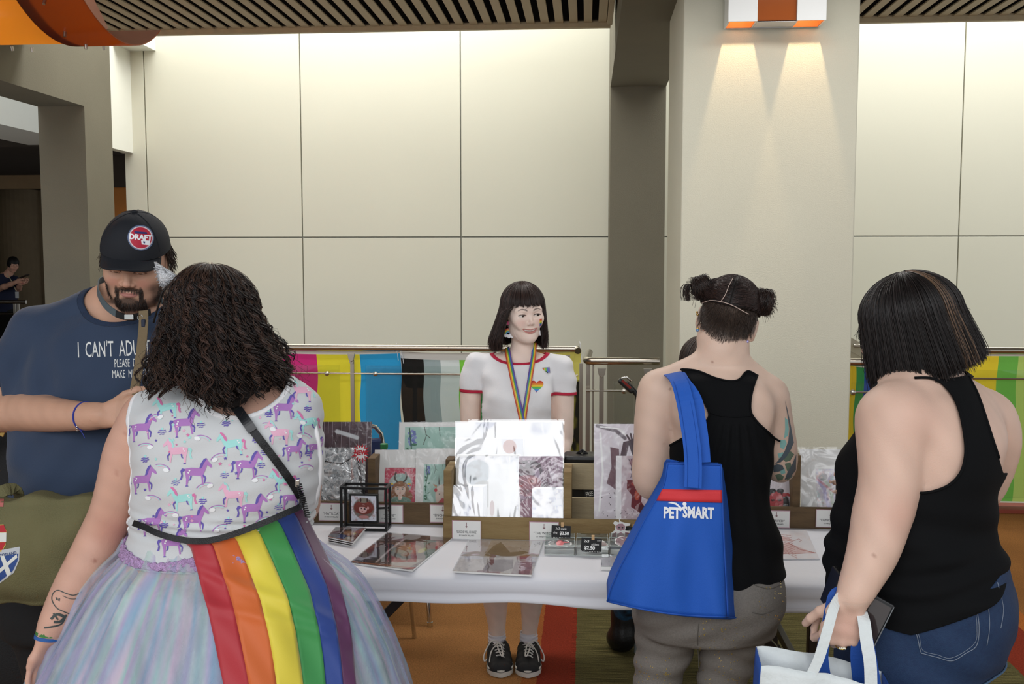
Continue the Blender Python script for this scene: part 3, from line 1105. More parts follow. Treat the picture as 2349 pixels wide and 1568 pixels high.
def horned_girl(w,h,bgc,ring,skin,hair,cloth,horn='4A4238',k=1.0):
 cv=Canvas(w,h,bgc).mottle(4,5,'FFFFFF',0.15)
 cv.ell(0.5,0.46,0.36,0.30,ring)
 cv.mottle(6,6,bgc,0.25)
 cv.ell(0.5,0.62,0.27,0.24,hair)
 cv.ell(0.24,0.82,0.13,0.14,hair,1).ell(0.76,0.82,0.13,0.14,hair,1)
 cv.ell(0.5,0.98,0.36,0.17,cloth).mottle(14,16,'FFFFFF',0.3)
 cv.ell(0.5,0.83,0.07,0.09,skin)
 cv.ell(0.5,0.62,0.17,0.17,skin)
 cv.poly([(0.34,0.56),(0.36,0.44),(0.5,0.38),(0.64,0.44),(0.66,0.56),(0.6,0.53),(0.5,0.54),(0.4,0.53)],hair)
 for sx in(-1,1):
  cv.line([(0.5+sx*0.10,0.40),(0.5+sx*0.17,0.33),(0.5+sx*0.19,0.24),(0.5+sx*0.15,0.15)],0.05,horn)
  cv.ell(0.5+sx*0.075,0.61,0.035,0.018,'8FB0A8').ell(0.5+sx*0.075,0.61,0.016,0.016,'3A3A3A')
  cv.line([(0.5+sx*0.04,0.575),(0.5+sx*0.11,0.565)],0.012,'6B4A36')
  cv.ell(0.5+sx*0.27,0.47,0.05,0.035,'E8C84A').ell(0.5+sx*0.31,0.50,0.04,0.03,'D8587A').ell(0.5+sx*0.25,0.51,0.03,0.025,'4A78B0')
 cv.line([(0.5,0.62),(0.49,0.67),(0.51,0.675)],0.01,'C49A86')
 cv.ell(0.5,0.715,0.035,0.013,'C4585A')
 return cv
def fawn(w,h,shift=0.0):
 cv=Canvas(w,h,'A6CCC0').mottle(4,4,'C8E0D8',0.7)
 for k in range(14):
  cv.ell(0.13+0.05*math.sin(k*2.4),0.06+0.025*k*0.6,0.03,0.022,'6A78B4' if k%2 else '8A94C8')
 cv.line([(0.08,0.02),(0.12,0.3),(0.06,0.62),(0.12,0.9)],0.02,'2F6048')
 for k in range(9):
  cv.ell(0.10+0.07*math.cos(k*2.1),0.25+k*0.08,0.05,0.018,'3F7A5C',1,0.1,k*0.9)
 cv.line([(0.34,0.0),(0.38,0.12),(0.33,0.25)],0.01,'3A3A30').line([(0.6,0.0),(0.62,0.13)],0.008,'3A3A30').line([(0.36,0.1),(0.45,0.16)],0.008,'3A3A30')
 for x in(0.50,0.68):
  cv.poly([(x-0.02,0.52+shift),(x-0.01,0.26+shift),(x+0.025,0.52+shift)],'4A3A34')
 cv.poly([(0.30,0.50+shift),(0.44,0.54+shift),(0.42,0.62+shift)],'C49A78').poly([(0.90,0.48+shift),(0.76,0.55+shift),(0.80,0.62+shift)],'C49A78')
 cv.ell(0.6,0.80+shift,0.21,0.28,'E6D2C2').ell(0.6,0.62+shift,0.17,0.08,'EFE4D8')
 cv.ell(0.40,0.66+shift,0.05,0.05,'D0404A').ell(0.74,0.55+shift,0.04,0.03,'E0904A').ell(0.68,0.53+shift,0.04,0.03,'C84848')
 cv.ell(0.52,0.76+shift,0.022,0.012,'5A4A40').ell(0.68,0.76+shift,0.022,0.012,'5A4A40').ell(0.6,0.90+shift,0.03,0.012,'C46A60')
 cv.poly([(0.45,1.0),(0.62,0.86+shift*0.3),(0.95,1.0)],'C8404C')
 return cv
def dark_pillars(w,h):
 cv=Canvas(w,h,'5A4850').mottle(5,6,'3A2A30',0.8).mottle(9,9,'7A6470',0.3,seed=4)
 cv.ell(0.25,0.75,0.35,0.4,'4A2428').ell(0.28,0.9,0.2,0.2,'7A2C2C')
 cv.poly([(0.70,1),(0.72,0.40),(0.76,0.34),(0.78,0.42),(0.80,1)],'D88A6A').poly([(0.52,1),(0.53,0.74),(0.62,0.68),(0.64,1)],'C8705A')
 cv.poly([(0.02,0.9),(0.06,0.15),(0.12,0.16),(0.10,0.9)],'D8904A')
 for k in range(12):
  cv.line([(0.1+k*0.075,0),(0.1+k*0.075,0.2+0.2*math.sin(k*3))],0.006,'C8BCC4',0.5)
 cv.line([(0.4,0.12),(0.75,0.20)],0.06,'E8ECF0',0.9).line([(0.0,0.98),(1,0.96)],0.02,'B0A8A8',0.6)
 return cv
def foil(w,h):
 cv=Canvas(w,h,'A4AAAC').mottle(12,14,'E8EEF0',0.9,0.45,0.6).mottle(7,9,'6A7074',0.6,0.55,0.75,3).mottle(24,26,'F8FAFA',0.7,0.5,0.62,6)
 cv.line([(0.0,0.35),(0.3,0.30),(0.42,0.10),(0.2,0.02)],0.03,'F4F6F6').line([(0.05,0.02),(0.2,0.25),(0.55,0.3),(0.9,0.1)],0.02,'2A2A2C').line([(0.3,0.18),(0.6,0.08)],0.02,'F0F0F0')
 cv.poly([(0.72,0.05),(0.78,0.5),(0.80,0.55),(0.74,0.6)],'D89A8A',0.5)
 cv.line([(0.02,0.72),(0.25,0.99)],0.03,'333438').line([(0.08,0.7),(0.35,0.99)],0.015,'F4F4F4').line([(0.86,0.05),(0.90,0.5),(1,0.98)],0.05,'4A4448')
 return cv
def dark_scene(w,h,seed=1):
 cv=Canvas(w,h,'6A4A48').mottle(4,4,'2E1E26',0.9,0.35,0.7,seed).mottle(7,5,'A07A6C',0.7,0.5,0.75,seed+2)
 cv.poly([(0.0,1),(0.02,0.6),(0.2,0.35),(0.42,0.3),(0.36,1)],'3A2232').ell(0.62,0.42,0.26,0.22,'8A6048').ell(0.60,0.45,0.17,0.15,'B88A68').ell(0.64,0.62,0.07,0.05,'B8704A')
 cv.poly([(0.55,0.75),(0.98,0.7),(0.9,0.98),(0.6,1)],'C0B2A4').ell(0.88,0.28,0.12,0.12,'A84038').ell(0.80,0.45,0.05,0.08,'D8C878')
 for k in range(3):
  cv.line([(0.30+k*0.055,0.15),(0.27+k*0.06,0.5),(0.31+k*0.05,0.9)],0.03,'1E1418' if k%2==0 else 'C8BCC0')
 cv.ell(0.42,0.07,0.13,0.09,'D8D4D8',0.8).line([(0.02,0.97),(0.98,0.95)],0.02,'B86A3C')
 return cv
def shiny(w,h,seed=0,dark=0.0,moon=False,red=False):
 cv=Canvas(w,h,'E6E9F0').mottle(3,4,'A2A6C0',0.8,0.5,0.75,seed).mottle(4,3,'FCFCFE',1.0,0.35,0.5,seed+3)  # sleeve glare painted into the picture as whitened base, patches and streaks
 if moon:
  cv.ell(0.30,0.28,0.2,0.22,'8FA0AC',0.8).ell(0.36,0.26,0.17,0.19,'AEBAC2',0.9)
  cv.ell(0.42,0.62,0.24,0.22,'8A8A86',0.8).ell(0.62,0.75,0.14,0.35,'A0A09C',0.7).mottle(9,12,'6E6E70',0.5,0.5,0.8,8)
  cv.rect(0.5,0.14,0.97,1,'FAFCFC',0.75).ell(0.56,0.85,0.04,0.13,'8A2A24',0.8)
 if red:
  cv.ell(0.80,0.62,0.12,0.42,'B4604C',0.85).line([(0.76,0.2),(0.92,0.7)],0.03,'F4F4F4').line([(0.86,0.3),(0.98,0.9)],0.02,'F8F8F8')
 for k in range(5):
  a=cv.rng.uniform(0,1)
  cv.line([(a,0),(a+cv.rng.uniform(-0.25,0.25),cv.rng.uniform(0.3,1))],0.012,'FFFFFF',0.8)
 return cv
def purple_bear(w,h):
 cv=Canvas(w,h,'9A7890').mottle(4,5,'7A5470',0.8).mottle(6,7,'C8B0C4',0.5,seed=5)
 for k in range(7):
  cv.line([(0.3+k*0.1,0),(0.55+0.05*k,0.25+0.04*k),(0.5+k*0.07,0.6)],0.012,'5A2A44')
 cv.ell(0.22,0.22,0.32,0.16,'3E2036').ell(0.42,0.30,0.06,0.11,'A890A8')
 cv.ell(0.20,0.47,0.34,0.17,'A86A78').ell(0.30,0.40,0.11,0.06,'C88A8E').ell(0.30,0.40,0.05,0.03,'7A2030').ell(0.04,0.46,0.07,0.04,'B04A54').ell(0.60,0.47,0.10,0.05,'3A1E2C')
 cv.poly([(0.66,0.18),(0.92,0.32),(0.74,0.38)],'D8CCD8').mottle(9,20,'D8C0D0',0.5,0.55,0.7,9).mottle(5,9,'5A2438',0.6,0.6,0.75,11)
 cv.ell(0.25,0.85,0.25,0.17,'8E4A62',0.8)
 return cv
def hands_print(w,h):
 cv=Canvas(w,h,'E4DCE4').mottle(5,8,'F4F2F6',0.8)
 cv.line([(0.05,0.02),(0.35,0.07),(0.5,0.15)],0.05,'7A7078').line([(0.1,0.03),(0.4,0.05),(0.52,0.12)],0.02,'F8F8F8')
 cv.poly([(0.42,0.34),(0.47,0.19),(0.58,0.17),(0.52,0.34)],'5A4650').poly([(0.55,0.2),(0.66,0.18),(0.72,0.33),(0.62,0.33)],'4E4048')
 cv.ell(0.64,0.19,0.075,0.035,'4E4048')
 for k,(x,y)in enumerate(((0.53,0.12),(0.59,0.105),(0.65,0.11),(0.76,0.165))):
  cv.line([(0.60+k*0.02,0.19),(x,y)],0.028,'4E4048')
 cv.poly([(0.26,0.24),(0.40,0.26),(0.44,0.55),(0.40,0.72),(0.30,0.66),(0.20,0.62),(0.28,0.45)],'7A5862').mottle(14,24,'B88A94',0.0,0.5,0.7,6)
 cv.line([(0.10,0.1),(0.14,0.5),(0.08,0.9)],0.03,'FFFFFF').specks(60,0.008,'4A3C42',0.9,(0.1,0.7,0.9,0.98))
 return cv
def creature_print(w,h):
 cv=Canvas(w,h,'C8B4BC').mottle(6,8,'E8E0E4',0.7)
 for k in range(9):
  cv.line([(0.3+0.05*k,0.05),(0.4+0.06*math.sin(k*2),0.22),(0.35+0.05*k,0.34)],0.012,'3A2430')
 cv.ell(0.62,0.10,0.3,0.1,'8A5A66',0.8)
 cv.poly([(0.26,0.38),(0.95,0.38),(0.9,0.48),(0.62,0.52),(0.60,0.72),(0.72,0.86),(0.62,0.92),(0.36,0.80),(0.38,0.62),(0.26,0.52)],'6E1C26').ell(0.5,0.44,0.14,0.04,'A03A34').ell(0.5,0.62,0.06,0.08,'C4583E',0.8).ell(0.62,0.84,0.09,0.07,'4E1822').poly([(0.72,0.55),(1,0.6),(1,0.85),(0.78,0.8)],'4A3038').ell(0.45,0.30,0.04,0.03,'2A1A22')
 cv.rect(0,0,0.13,1,'F6F6F8',0.85).specks(40,0.008,'4A3C42',0.9,(0.1,0.85,0.9,0.99))
 return cv
def devil(w,h):
 cv=Canvas(w,h,'E2DAE0').specks(25,0.01,'C49A9C',0.7,(0.05,0.05,0.7,0.5))
 cv.line([(0.22,0.25),(0.22,0.55)],0.015,'8A4A44').line([(0.14,0.37),(0.32,0.37)],0.015,'8A4A44')
 cv.ell(0.52,0.92,0.38,0.38,'1E1A1C').poly([(0.70,0.62),(0.85,0.60),(0.97,0.70),(0.93,0.72),(0.82,0.68),(0.70,0.72)],'C44A4E')
 cv.ell(0.52,0.84,0.20,0.28,'C4444A').ell(0.42,0.55,0.10,0.06,'101012').ell(0.64,0.55,0.10,0.06,'101012')
 cv.ell(0.43,0.80,0.06,0.03,'5A1A1E').ell(0.62,0.80,0.06,0.03,'5A1A1E').ell(0.53,0.93,0.05,0.07,'D8686A')
 return cv
def hologram(w,h):
 cv=Canvas(w,h,'D8D0D6').mottle(12,12,'F4F4F6',0.9).mottle(8,6,'B4A8D8',0.5,0.55,0.75,4).mottle(7,9,'9AC8C0',0.5,0.6,0.8,7)
 cv.line([(0.05,0.3),(0.2,0.5),(0.3,1)],0.09,'9A8AC8',0.7).line([(0.15,0.2),(0.35,0.45),(0.45,1)],0.08,'B0C8A8',0.7).line([(0.0,0.25),(0.6,0.7),(0.75,1)],0.05,'C05A6A',0.7)
 cv.ell(0.18,0.2,0.12,0.1,'6A6468',0.8).line([(0.6,0.4),(1,0.75)],0.06,'3A3438').line([(0.65,0.55),(0.85,0.72)],0.05,'4A6AB0').mottle(10,10,'E8A89A',0.4,0.6,0.8,12)
 return cv
def flat_creature(w,h):
 cv=Canvas(w,h,'BEB2AA').mottle(5,4,'D2C8C2',0.6)
 cv.rect(0.0,0.0,0.3,0.62,'CFCFDC',0.8).rect(0.86,0.0,1.0,0.65,'D4D4E0',0.8)
 cv.poly([(0.30,0.5),(0.36,0.2),(0.44,0.05),(0.52,0.2),(0.62,0.38),(0.80,0.33),(0.87,0.37),(0.80,0.43),(0.66,0.52),(0.45,0.56)],'6A5648').mottle(9,7,'8A7464',0.4)
 cv.poly([(0.40,0.62),(0.70,0.60),(0.74,0.85),(0.60,0.97),(0.36,0.95)],'5A2E2E').poly([(0.72,0.50),(0.90,0.44),(0.86,0.56),(0.75,0.6)],'9A4A36')
 cv.rect(0.74,0.66,0.97,1.0,'8E6A6E',0.9).rect(0.30,0.95,0.6,1.0,'7A2428').specks(40,0.006,'4A3C42',0.9).ell(0.33,0.75,0.05,0.14,'C8BEB8')
 return cv
def sketch(w,h):
 cv=Canvas(w,h,'DAD8DC')
 r='A8605A'
 cv.poly([(0.0,0.30),(0.12,0.12),(0.3,0.15),(0.55,0.30),(0.62,0.40),(0.3,0.38)],'C49A96',0.7)
 cv.poly([(0.0,0.55),(0.5,0.45),(0.72,0.62),(0.95,0.80),(0.5,0.82),(0.0,0.82)],'C8A09C',0.7).mottle(7,6,'DAD0D0',0.6)
 for k in range(12):
  y=0.2+0.05*k
  cv.line([(0.02,y),(0.3,y-0.05+0.03*math.sin(k)),(0.6,y+0.02*k)],0.010,r,0.8)
 cv.line([(0.6,0.4),(0.75,0.32),(0.8,0.37),(0.74,0.42)],0.008,r).line([(0.5,0.45),(0.72,0.70),(0.98,0.80),(0.3,0.83)],0.012,r)
 return cv
Yl=cl[1]
art('art_print','large dark print of glowing pillars at the back of the left crate','print',stand(716,848,967,1150,Yl+0.10,0.06,5),dark_pillars(110,150),sleeve=S_soft)
art('art_print','silvery crinkled print in front of the dark pillar print','print',stand(716,836,1026,1152,Yl+0.05,0.04,3),foil(110,112),sleeve=S_foil)
art('art_print','wide teal print of a horned fawn with blue grapes, behind the white mounts','print',stand(912,1062,968,1150,Yl+0.11,0.05,4),fawn(120,130,0.05),matw=(0.09,0.06,0.04,0.05))
art('art_print','white-mounted print of a horned girl on red','print',stand(856,958,1031,1153,Yl+0.06,0.05,4),horned_girl(104,118,'C8405A','A8C4BC','EBCFC0','9A6A48','7A9C8C'),matw=(0.24,0.34,0.04,0.0))
art('art_print','white-mounted print of a pale fawn on teal','print',stand(952,1046,1028,1154,Yl+0.045,0.045,3),fawn(90,120),matw=(0.20,0.29,0.05,0.0))
def starburst(cx,cy,Y):
 c=at(cx,cy,Y)
 t=thing('price_badge','red and white starburst badge reading NEW','badge',c)
 k=Y/F
 rg=np.random.default_rng(5)
 def star(r0,r1,n,ph=0):
  out=[]
  for i in range(2*n):
   a=2*PI*i/(2*n)+ph
   r=(r1*rg.uniform(0.8,1.15)if i%2 else r0)*k
   out.append((r*math.cos(a)*0.93,r*math.sin(a)*1.05))
  return out
 MB().prism(star(14,23,17),c,(1,0,0),(0,0.08,1),0.001).build('outer_star',mat('badge_red','C42434',rough=0.5),t)
 MB().prism(star(11,18,13,0.3),c+Vector((0,-0.0015,0)),(1,0,0),(0,0.08,1),0.001).build('inner_star',mat('badge_white','F2F0EE',rough=0.5),t)
 text('lettering','NEW',15*k,c+Vector((-0.001,-0.003,0)),(1,0,0.10),(0.0,0.08,1),mat('badge_red','C42434'),t,sx=0.85,bold=0.0012,shear=0.15)
starburst(827,1038,Yl+0.02)
Yc=cc_[1]
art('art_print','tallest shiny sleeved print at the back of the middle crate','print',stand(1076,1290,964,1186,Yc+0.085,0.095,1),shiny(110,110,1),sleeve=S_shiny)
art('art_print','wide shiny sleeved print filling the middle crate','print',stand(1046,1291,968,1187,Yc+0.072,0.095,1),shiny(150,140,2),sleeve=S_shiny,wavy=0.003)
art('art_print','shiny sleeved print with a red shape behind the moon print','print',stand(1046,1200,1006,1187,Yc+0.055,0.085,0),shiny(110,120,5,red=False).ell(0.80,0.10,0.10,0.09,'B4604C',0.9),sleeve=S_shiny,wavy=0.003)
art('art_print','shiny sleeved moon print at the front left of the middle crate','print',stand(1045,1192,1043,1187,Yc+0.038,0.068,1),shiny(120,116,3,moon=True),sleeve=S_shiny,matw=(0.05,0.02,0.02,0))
art('art_print','purple print of a bespectacled face in the middle crate','print',stand(1190,1290,1046,1189,Yc+0.042,0.055,1),purple_bear(90,120),sleeve=glass_mat('purple_sleeve','FFFFFF',gloss=0.10,rough=0.08,bump=0.9,bscale=9))
def stack(px0,px1,py0,py1,Y,n,label,cvf,grp):
 for k in range(n):
  c=stand(px0+k*3,px1+k*3-(n-1)*3,py0-k*1.5,py1,Y+k*0.005,0.034,0)
  front=k==0
  art('print_card',('front','second','third','rearmost')[k if k<n-1 else 3]+' card of '+label,'print',c,cvf()if front else Canvas(6,6,'DDE0E6'),sleeve=S_shiny,group=grp,th=0.003)
stack(1035,1117,1116,1187,Yc+0.016,4,'the small sleeved stack at the left crate post',lambda:shiny(60,56,7),'left small card stack')
stack(1221,1296,1120,1189,Yc+0.018,3,'the small sleeved stack before the purple print',lambda:shiny(60,56,9).mottle(6,6,'A098A8',0.5),'right small card stack')
art('art_print','tall white print with raised dark hands, left of the blue bag','print',stand(1363,1505,972,1192,Yc+0.06,0.05,0),hands_print(170,250),sleeve=S_soft,wavy=0.004)
art('art_print','smaller print of a dark red creature in front of the raised hands','print',stand(1412,1510,1045,1191,Yc+0.03,0.04,1),creature_print(120,180),sleeve=S_soft,wavy=0.003)
Yr=cr_[1]
art('art_print','print of a red horned devil face in sunglasses','print',stand(1737,1820,1078,1164,Yr+0.05,0.04,0),devil(100,106),sleeve=S_soft)
art('art_print','white bagged print with a colourful holographic picture','print',stand(1838,1960,1030,1164,Yr+0.045,0.05,-4),hologram(84,76),matw=(0.30,0.34,0.0,0.0),sleeve=glass_mat('bag_sleeve','FAFAFA',gloss=0.09,rough=0.2,bump=0.8,bscale=9,fk=0.6),wavy=0.006,sm=0.02)
z0=ZT+0.006
for k in range(3):
 z=ZT+0.004+0.0085*k
 j=(2-k)
 c=flat([(770+0.5*j,1209+j),(838+j,1211+j),(810-j*2.0,1243+4*j),(752+j,1231+5*j)],z)
 art('print_card',('topmost dark card with a blue tartan patch, below the black cube frame','middle card of the dark stack below the black cube frame','lowest card of the dark stack below the black cube frame')[2-k],'print',c,dark_scene(70,50,4).rect(0.30,0.62,0.62,0.95,'2E3E7A').line([(0.3,0.78),(0.62,0.78)],0.01,'7A9AD0')if k==2 else Canvas(6,6,'6A5C60'),sleeve=S_flat,th=0.003)
art('art_print','large dark glossy print lying on the cloth below the black cube frame','print',flat([(889,1222),(1036,1234),(946,1307),(804,1290)],ZT+0.007),dark_scene(150,100,1),sleeve=S_flat,th=0.005)
art('art_print','brown creature print lying on the cloth in front of the middle crate','print',flat([(1077,1238),(1245,1241),(1219,1318),(1040,1309)],ZT+0.007),flat_creature(170,90),sleeve=S_flat,th=0.005)
art('art_print','pale red sketch lying on the cloth between the two women in black','print',flat([(1752,1216),(1850,1216),(1880,1282),(1752,1282)],ZT+0.004),sketch(110,70),sleeve=None,th=0.002,matcol=M_cloth)
art('booklet','small grey-blue booklet lying beside the acrylic trays','booklet',flat([(1382,1272),(1452,1272),(1450,1300),(1379,1299)],ZT+0.014),Canvas(60,26,'8A949C').rect(0.06,0.1,0.94,0.85,'7E8890').ell(0.45,0.5,0.16,0.28,'5A4E48').line([(0.25,0.2),(0.7,0.15)],0.02,'A86A5A'),sleeve=S_flat,th=0.012)
# ================================================================= NAME CARDS
M_ink=mat('ink','3A3A3E',rough=0.6)
M_pink=mat('card_border','C8A0AC',rough=0.6)
M_inkred=mat('ink_red','7A3440',rough=0.6)
def name_card(label,px0,px1,py0,py1,Y,title,by='BY MANDY MILLARD'):
 c=[at(px0,py0,Y),at(px1,py0,Y),at(px1,py1,Y),at(px0,py1,Y)]
 mid=(c[0]+c[2])/2
 w=(c[1]-c[0]).length
 h=(c[0]-c[3]).length
 t=thing('name_card',label,'card',mid)
 MB().box(mid.x-w/2,mid.x+w/2,Y-0.0015,Y,mid.z-h/2,mid.z+h/2).build('card',M_pink,t)
 MB().box(mid.x-w/2+0.0025,mid.x+w/2-0.0025,Y-0.002,Y-0.0012,mid.z-h/2+0.0025,mid.z+h/2-0.0025).build('card_face',M_card,t)
 o=mid+Vector((0,-0.0022,0))
 MB().box(o.x-0.0008,o.x+0.0008,o.y-0.0004,o.y,o.z+h*0.12,o.z+h*0.40).box(o.x-w*0.045,o.x+w*0.045,o.y-0.0004,o.y,o.z+h*0.17,o.z+h*0.20).build('cross_mark',M_inkred,t)
 text('title',title,h*0.19,o+Vector((0,0,-h*0.10)),(1,0,0),(0,0,1),M_ink,t,sx=min(1.0,w*0.82/(len(title)*h*0.125)))
 text('byline',by,h*0.11,o+Vector((0,0,-h*0.28)),(1,0,0),(0,0,1),M_ink,t,sx=0.75)
name_card('name card reading MATILDA on the left crate',731,790,1153,1194,Yl-0.002,'\u201cMATILDA\u201d')
name_card('name card reading HOME, half hidden by the black cube frame',858,925,1157,1198,Yl-0.002,'  \u201cHOME\u201d')
name_card('name card starting EN, cut off by the middle crate',986,1046,1157,1198,Yl-0.002,'\u201cENCHANT\u201d')
name_card('name card reading SEASONS WILL CHANGE',1037,1104,1193,1237,Yc-0.002,'\u201cSEASONS WILL CHANGE\u201d')
name_card('name card reading THE WITCH behind the chalk price sign',1214,1282,1196,1240,Yc-0.002,'\u201cTHE WITCH\u201d')
name_card('name card ending RRIFIED beside the black top of the woman with the bag',1750,1812,1170,1210,Yr-0.002,'\u201cTERRIFIED\u201d')
name_card('name card reading DEMONIZED at the right crate',1871,1940,1168,1209,Yr-0.002,'\u201cDEMONIZED\u201d')
# ================================================================= CUBE FRAME
def cube_frame():
 Y0=atz(833,1219,ZT).y
 Y1=Y0+0.075
 x0,x1=at(779,1160,Y0).x,at(888,1160,Y0).x
 z1=at(833,1117,Y0).z
 z0=ZT+0.002
 b=0.009
 t=thing('cube_frame','black metal cube frame holding a round picture of a red-haired girl','frame',((x0+x1)/2,Y0,ZT))
 for y in(Y0,Y1-b):
  MB().box(x0,x0+b,y,y+b,z0,z1).build('upright',M_black,t,bevel=0.001)
  MB().box(x1-b,x1,y,y+b,z0,z1).build('upright',M_black,t,bevel=0.001)
  MB().box(x0+b,x1-b,y,y+b,z0,z0+b).build('rail',M_black,t,bevel=0.001)
  MB().box(x0+b,x1-b,y,y+b,z1-b,z1).build('rail',M_black,t,bevel=0.001)
 for x in(x0,x1-b):
  for z in(z0,z1-b):
   MB().box(x,x+b,Y0+b,Y1-b,z,z+b).build('rail',M_black,t)
 ym=(Y0+Y1)/2-0.01
 a,c=at(801,1132,ym),at(868,1199,ym)
 mx,mz=(a.x+c.x)/2,(a.z+c.z)/2
 h=(c.x-a.x)/2
 pf=MB().box(a.x,c.x,ym,ym+0.012,mz-h,mz+h).build('picture_frame',M_black,t,bevel=0.001)
 cv=Canvas(80,80,'DCDFEA')
 cv.ell(0.5,0.5,0.42,0.42,'7A756E').ell(0.5,0.46,0.40,0.28,'7A342C').mottle(9,9,'9A4A3A',0.5)
 cv.ell(0.5,0.18,0.2,0.1,'8E8678').ell(0.38,0.17,0.03,0.08,'3A1E1E').ell(0.64,0.17,0.03,0.08,'3A1E1E')
 cv.ell(0.47,0.52,0.16,0.17,'E0B4B0').poly([(0.3,0.45),(0.35,0.34),(0.6,0.38),(0.64,0.5),(0.5,0.44)],'7A342C').ell(0.41,0.5,0.03,0.025,'3A2A30').ell(0.54,0.52,0.04,0.03,'3A2A30').ell(0.44,0.62,0.03,0.015,'9A3A40').ell(0.67,0.48,0.04,0.06,'D8A09C').ell(0.5,0.84,0.2,0.06,'C88A88')
 def fn(u,v):
  g=h*0.87
  return np.stack([mx-g+2*g*u,np.full_like(u,ym-0.0006),mz+g-2*g*v],1)
 print_grid('picture',cv,fn,M_print,t)
 MB().tube([(mx,ym+0.006,mz+h),(mx,ym+0.006,z1-b)],0.004,8).build('pivot_pin',M_black,t)
 MB().tube([(mx,ym+0.006,z0+b),(mx,ym+0.006,mz-h)],0.004,8).build('pivot_pin',M_black,t)
 MB().tube([(c.x,ym+0.006,mz),(x1-b,Y1-b,mz-0.006)],0.004,8).build('stop_pin',M_black,t)
cube_frame()
# ================================================================= TRAYS, SIGNS, STICKERS
M_acr=glass_mat('acrylic','EEF2F0',gloss=0.16,rough=0.02)
M_aedge=mat('acrylic_edge','D4DAD6',rough=0.15,alpha=0.7)
M_chalk=mat('chalkboard','17181A',rough=0.6,var=0.1)
M_chalkw=mat('chalk','F2F2F0',rough=0.9)
def tray(label,px0,px1,pyb,pyt,dy=0.10):
 b=atz((px0+px1)/2,pyb,ZT)
 y0,y1=b.y,b.y+dy
 x0,x1=at(px0,pyb,y0).x,at(px1,pyb,y0).x
 z0,z1=ZT+0.002,at((px0+px1)/2,pyt,y0).z
 t=thing('acrylic_tray',label,'tray',((x0+x1)/2,y0,ZT))
 e=0.002
 MB().box(x0,x1,y0,y0+e,z0,z1).build('front_wall',M_acr,t)
 MB().box(x0,x1,y1-e,y1,z0,z1+0.015).build('rear_wall',M_acr,t)
 MB().box(x0,x0+e,y0+e,y1-e,z0,z1).build('side_wall',M_acr,t)
 MB().box(x1-e,x1,y0+e,y1-e,z0,z1).build('side_wall',M_acr,t)
 MB().tube([(x0,y0,z1),(x1,y0,z1),(x1,y1,z1),(x0,y1,z1)],0.0016,6,closed=True).tube([(x0,y0,z0+0.001),(x1,y0,z0+0.001)],0.0014,6).build('rim',M_aedge,t)
 return x0,x1,y0,y1,z0,z1
def sticker(label,x,y,z,w,h,cv,up=(0,0.9,0.35)):
 t=thing('sticker',label,'sticker',(x,y,z))
 up=Vector(up).normalized()
 n=26
 out=[((w/2+0.003)*math.cos(2*PI*k/n)*(1+0.10*math.sin(k*2.3)),(h/2+0.003)*math.sin(2*PI*k/n)*(1+0.12*math.cos(k*1.7)))for k in range(n)]
 MB().prism(out,(x,y,z),(1,0,0),up,0.001).build('white_rim',M_card,t)
 nn=Vector((1,0,0)).cross(up)
 def fn(u,v):
  a=(v*2*PI)
  rr=u
  P=np.array([x,y,z])+np.outer(w/2*rr*np.cos(a),[1,0,0])+np.outer(h/2*rr*np.sin(a),list(up))+np.array(nn)*0.0008
  return P
 pc=Canvas(14,40)
 for j in range(40):
  for i in range(14):
   r,a=(i+0.5)/14,2*PI*(j+0.5)/40
   X=int(min(cv.w-1,max(0,(0.5+0.5*r*math.cos(a))*cv.w)))
   Yy=int(min(cv.h-1,max(0,(0.5-0.5*r*math.sin(a))*cv.h)))
   pc.a[j,i]=cv.a[Yy,X]
 print_grid('picture',pc,fn,M_print,t)
tr1=tray('clear acrylic tray with black and red stickers under the static cling price',1249,1318,1274,1251)
tr2=tray('clear acrylic tray behind the 2x3 stickers price',1322,1396,1276,1252)
tr3=tray('clear acrylic tray nearest the blue bag',1399,1470,1276,1252)
cvs=Canvas(40,30,'22262C').ell(0.5,0.5,0.18,0.45,'C43A44').poly([(0.6,0.2),(0.95,0.25),(0.9,0.4),(0.62,0.42)],'C43A44')
sticker('black and red winged sticker in the left acrylic tray',(tr1[0]+tr1[1])/2,tr1[2]+0.045,ZT+0.028,0.07,0.034,cvs)
cvs=Canvas(40,30,'8A7470').mottle(5,4,'5A4644',0.7)
sticker('brown creature sticker in the middle acrylic tray',(tr2[0]+tr2[1])/2+0.012,tr2[2]+0.045,ZT+0.028,0.07,0.04,cvs)
cvs=Canvas(40,30,'7A5660').mottle(5,4,'4A2A34',0.7)
sticker('dark pink creature sticker in the right acrylic tray',(tr3[0]+tr3[1])/2-0.005,tr3[2]+0.05,ZT+0.036,0.05,0.05,cvs)
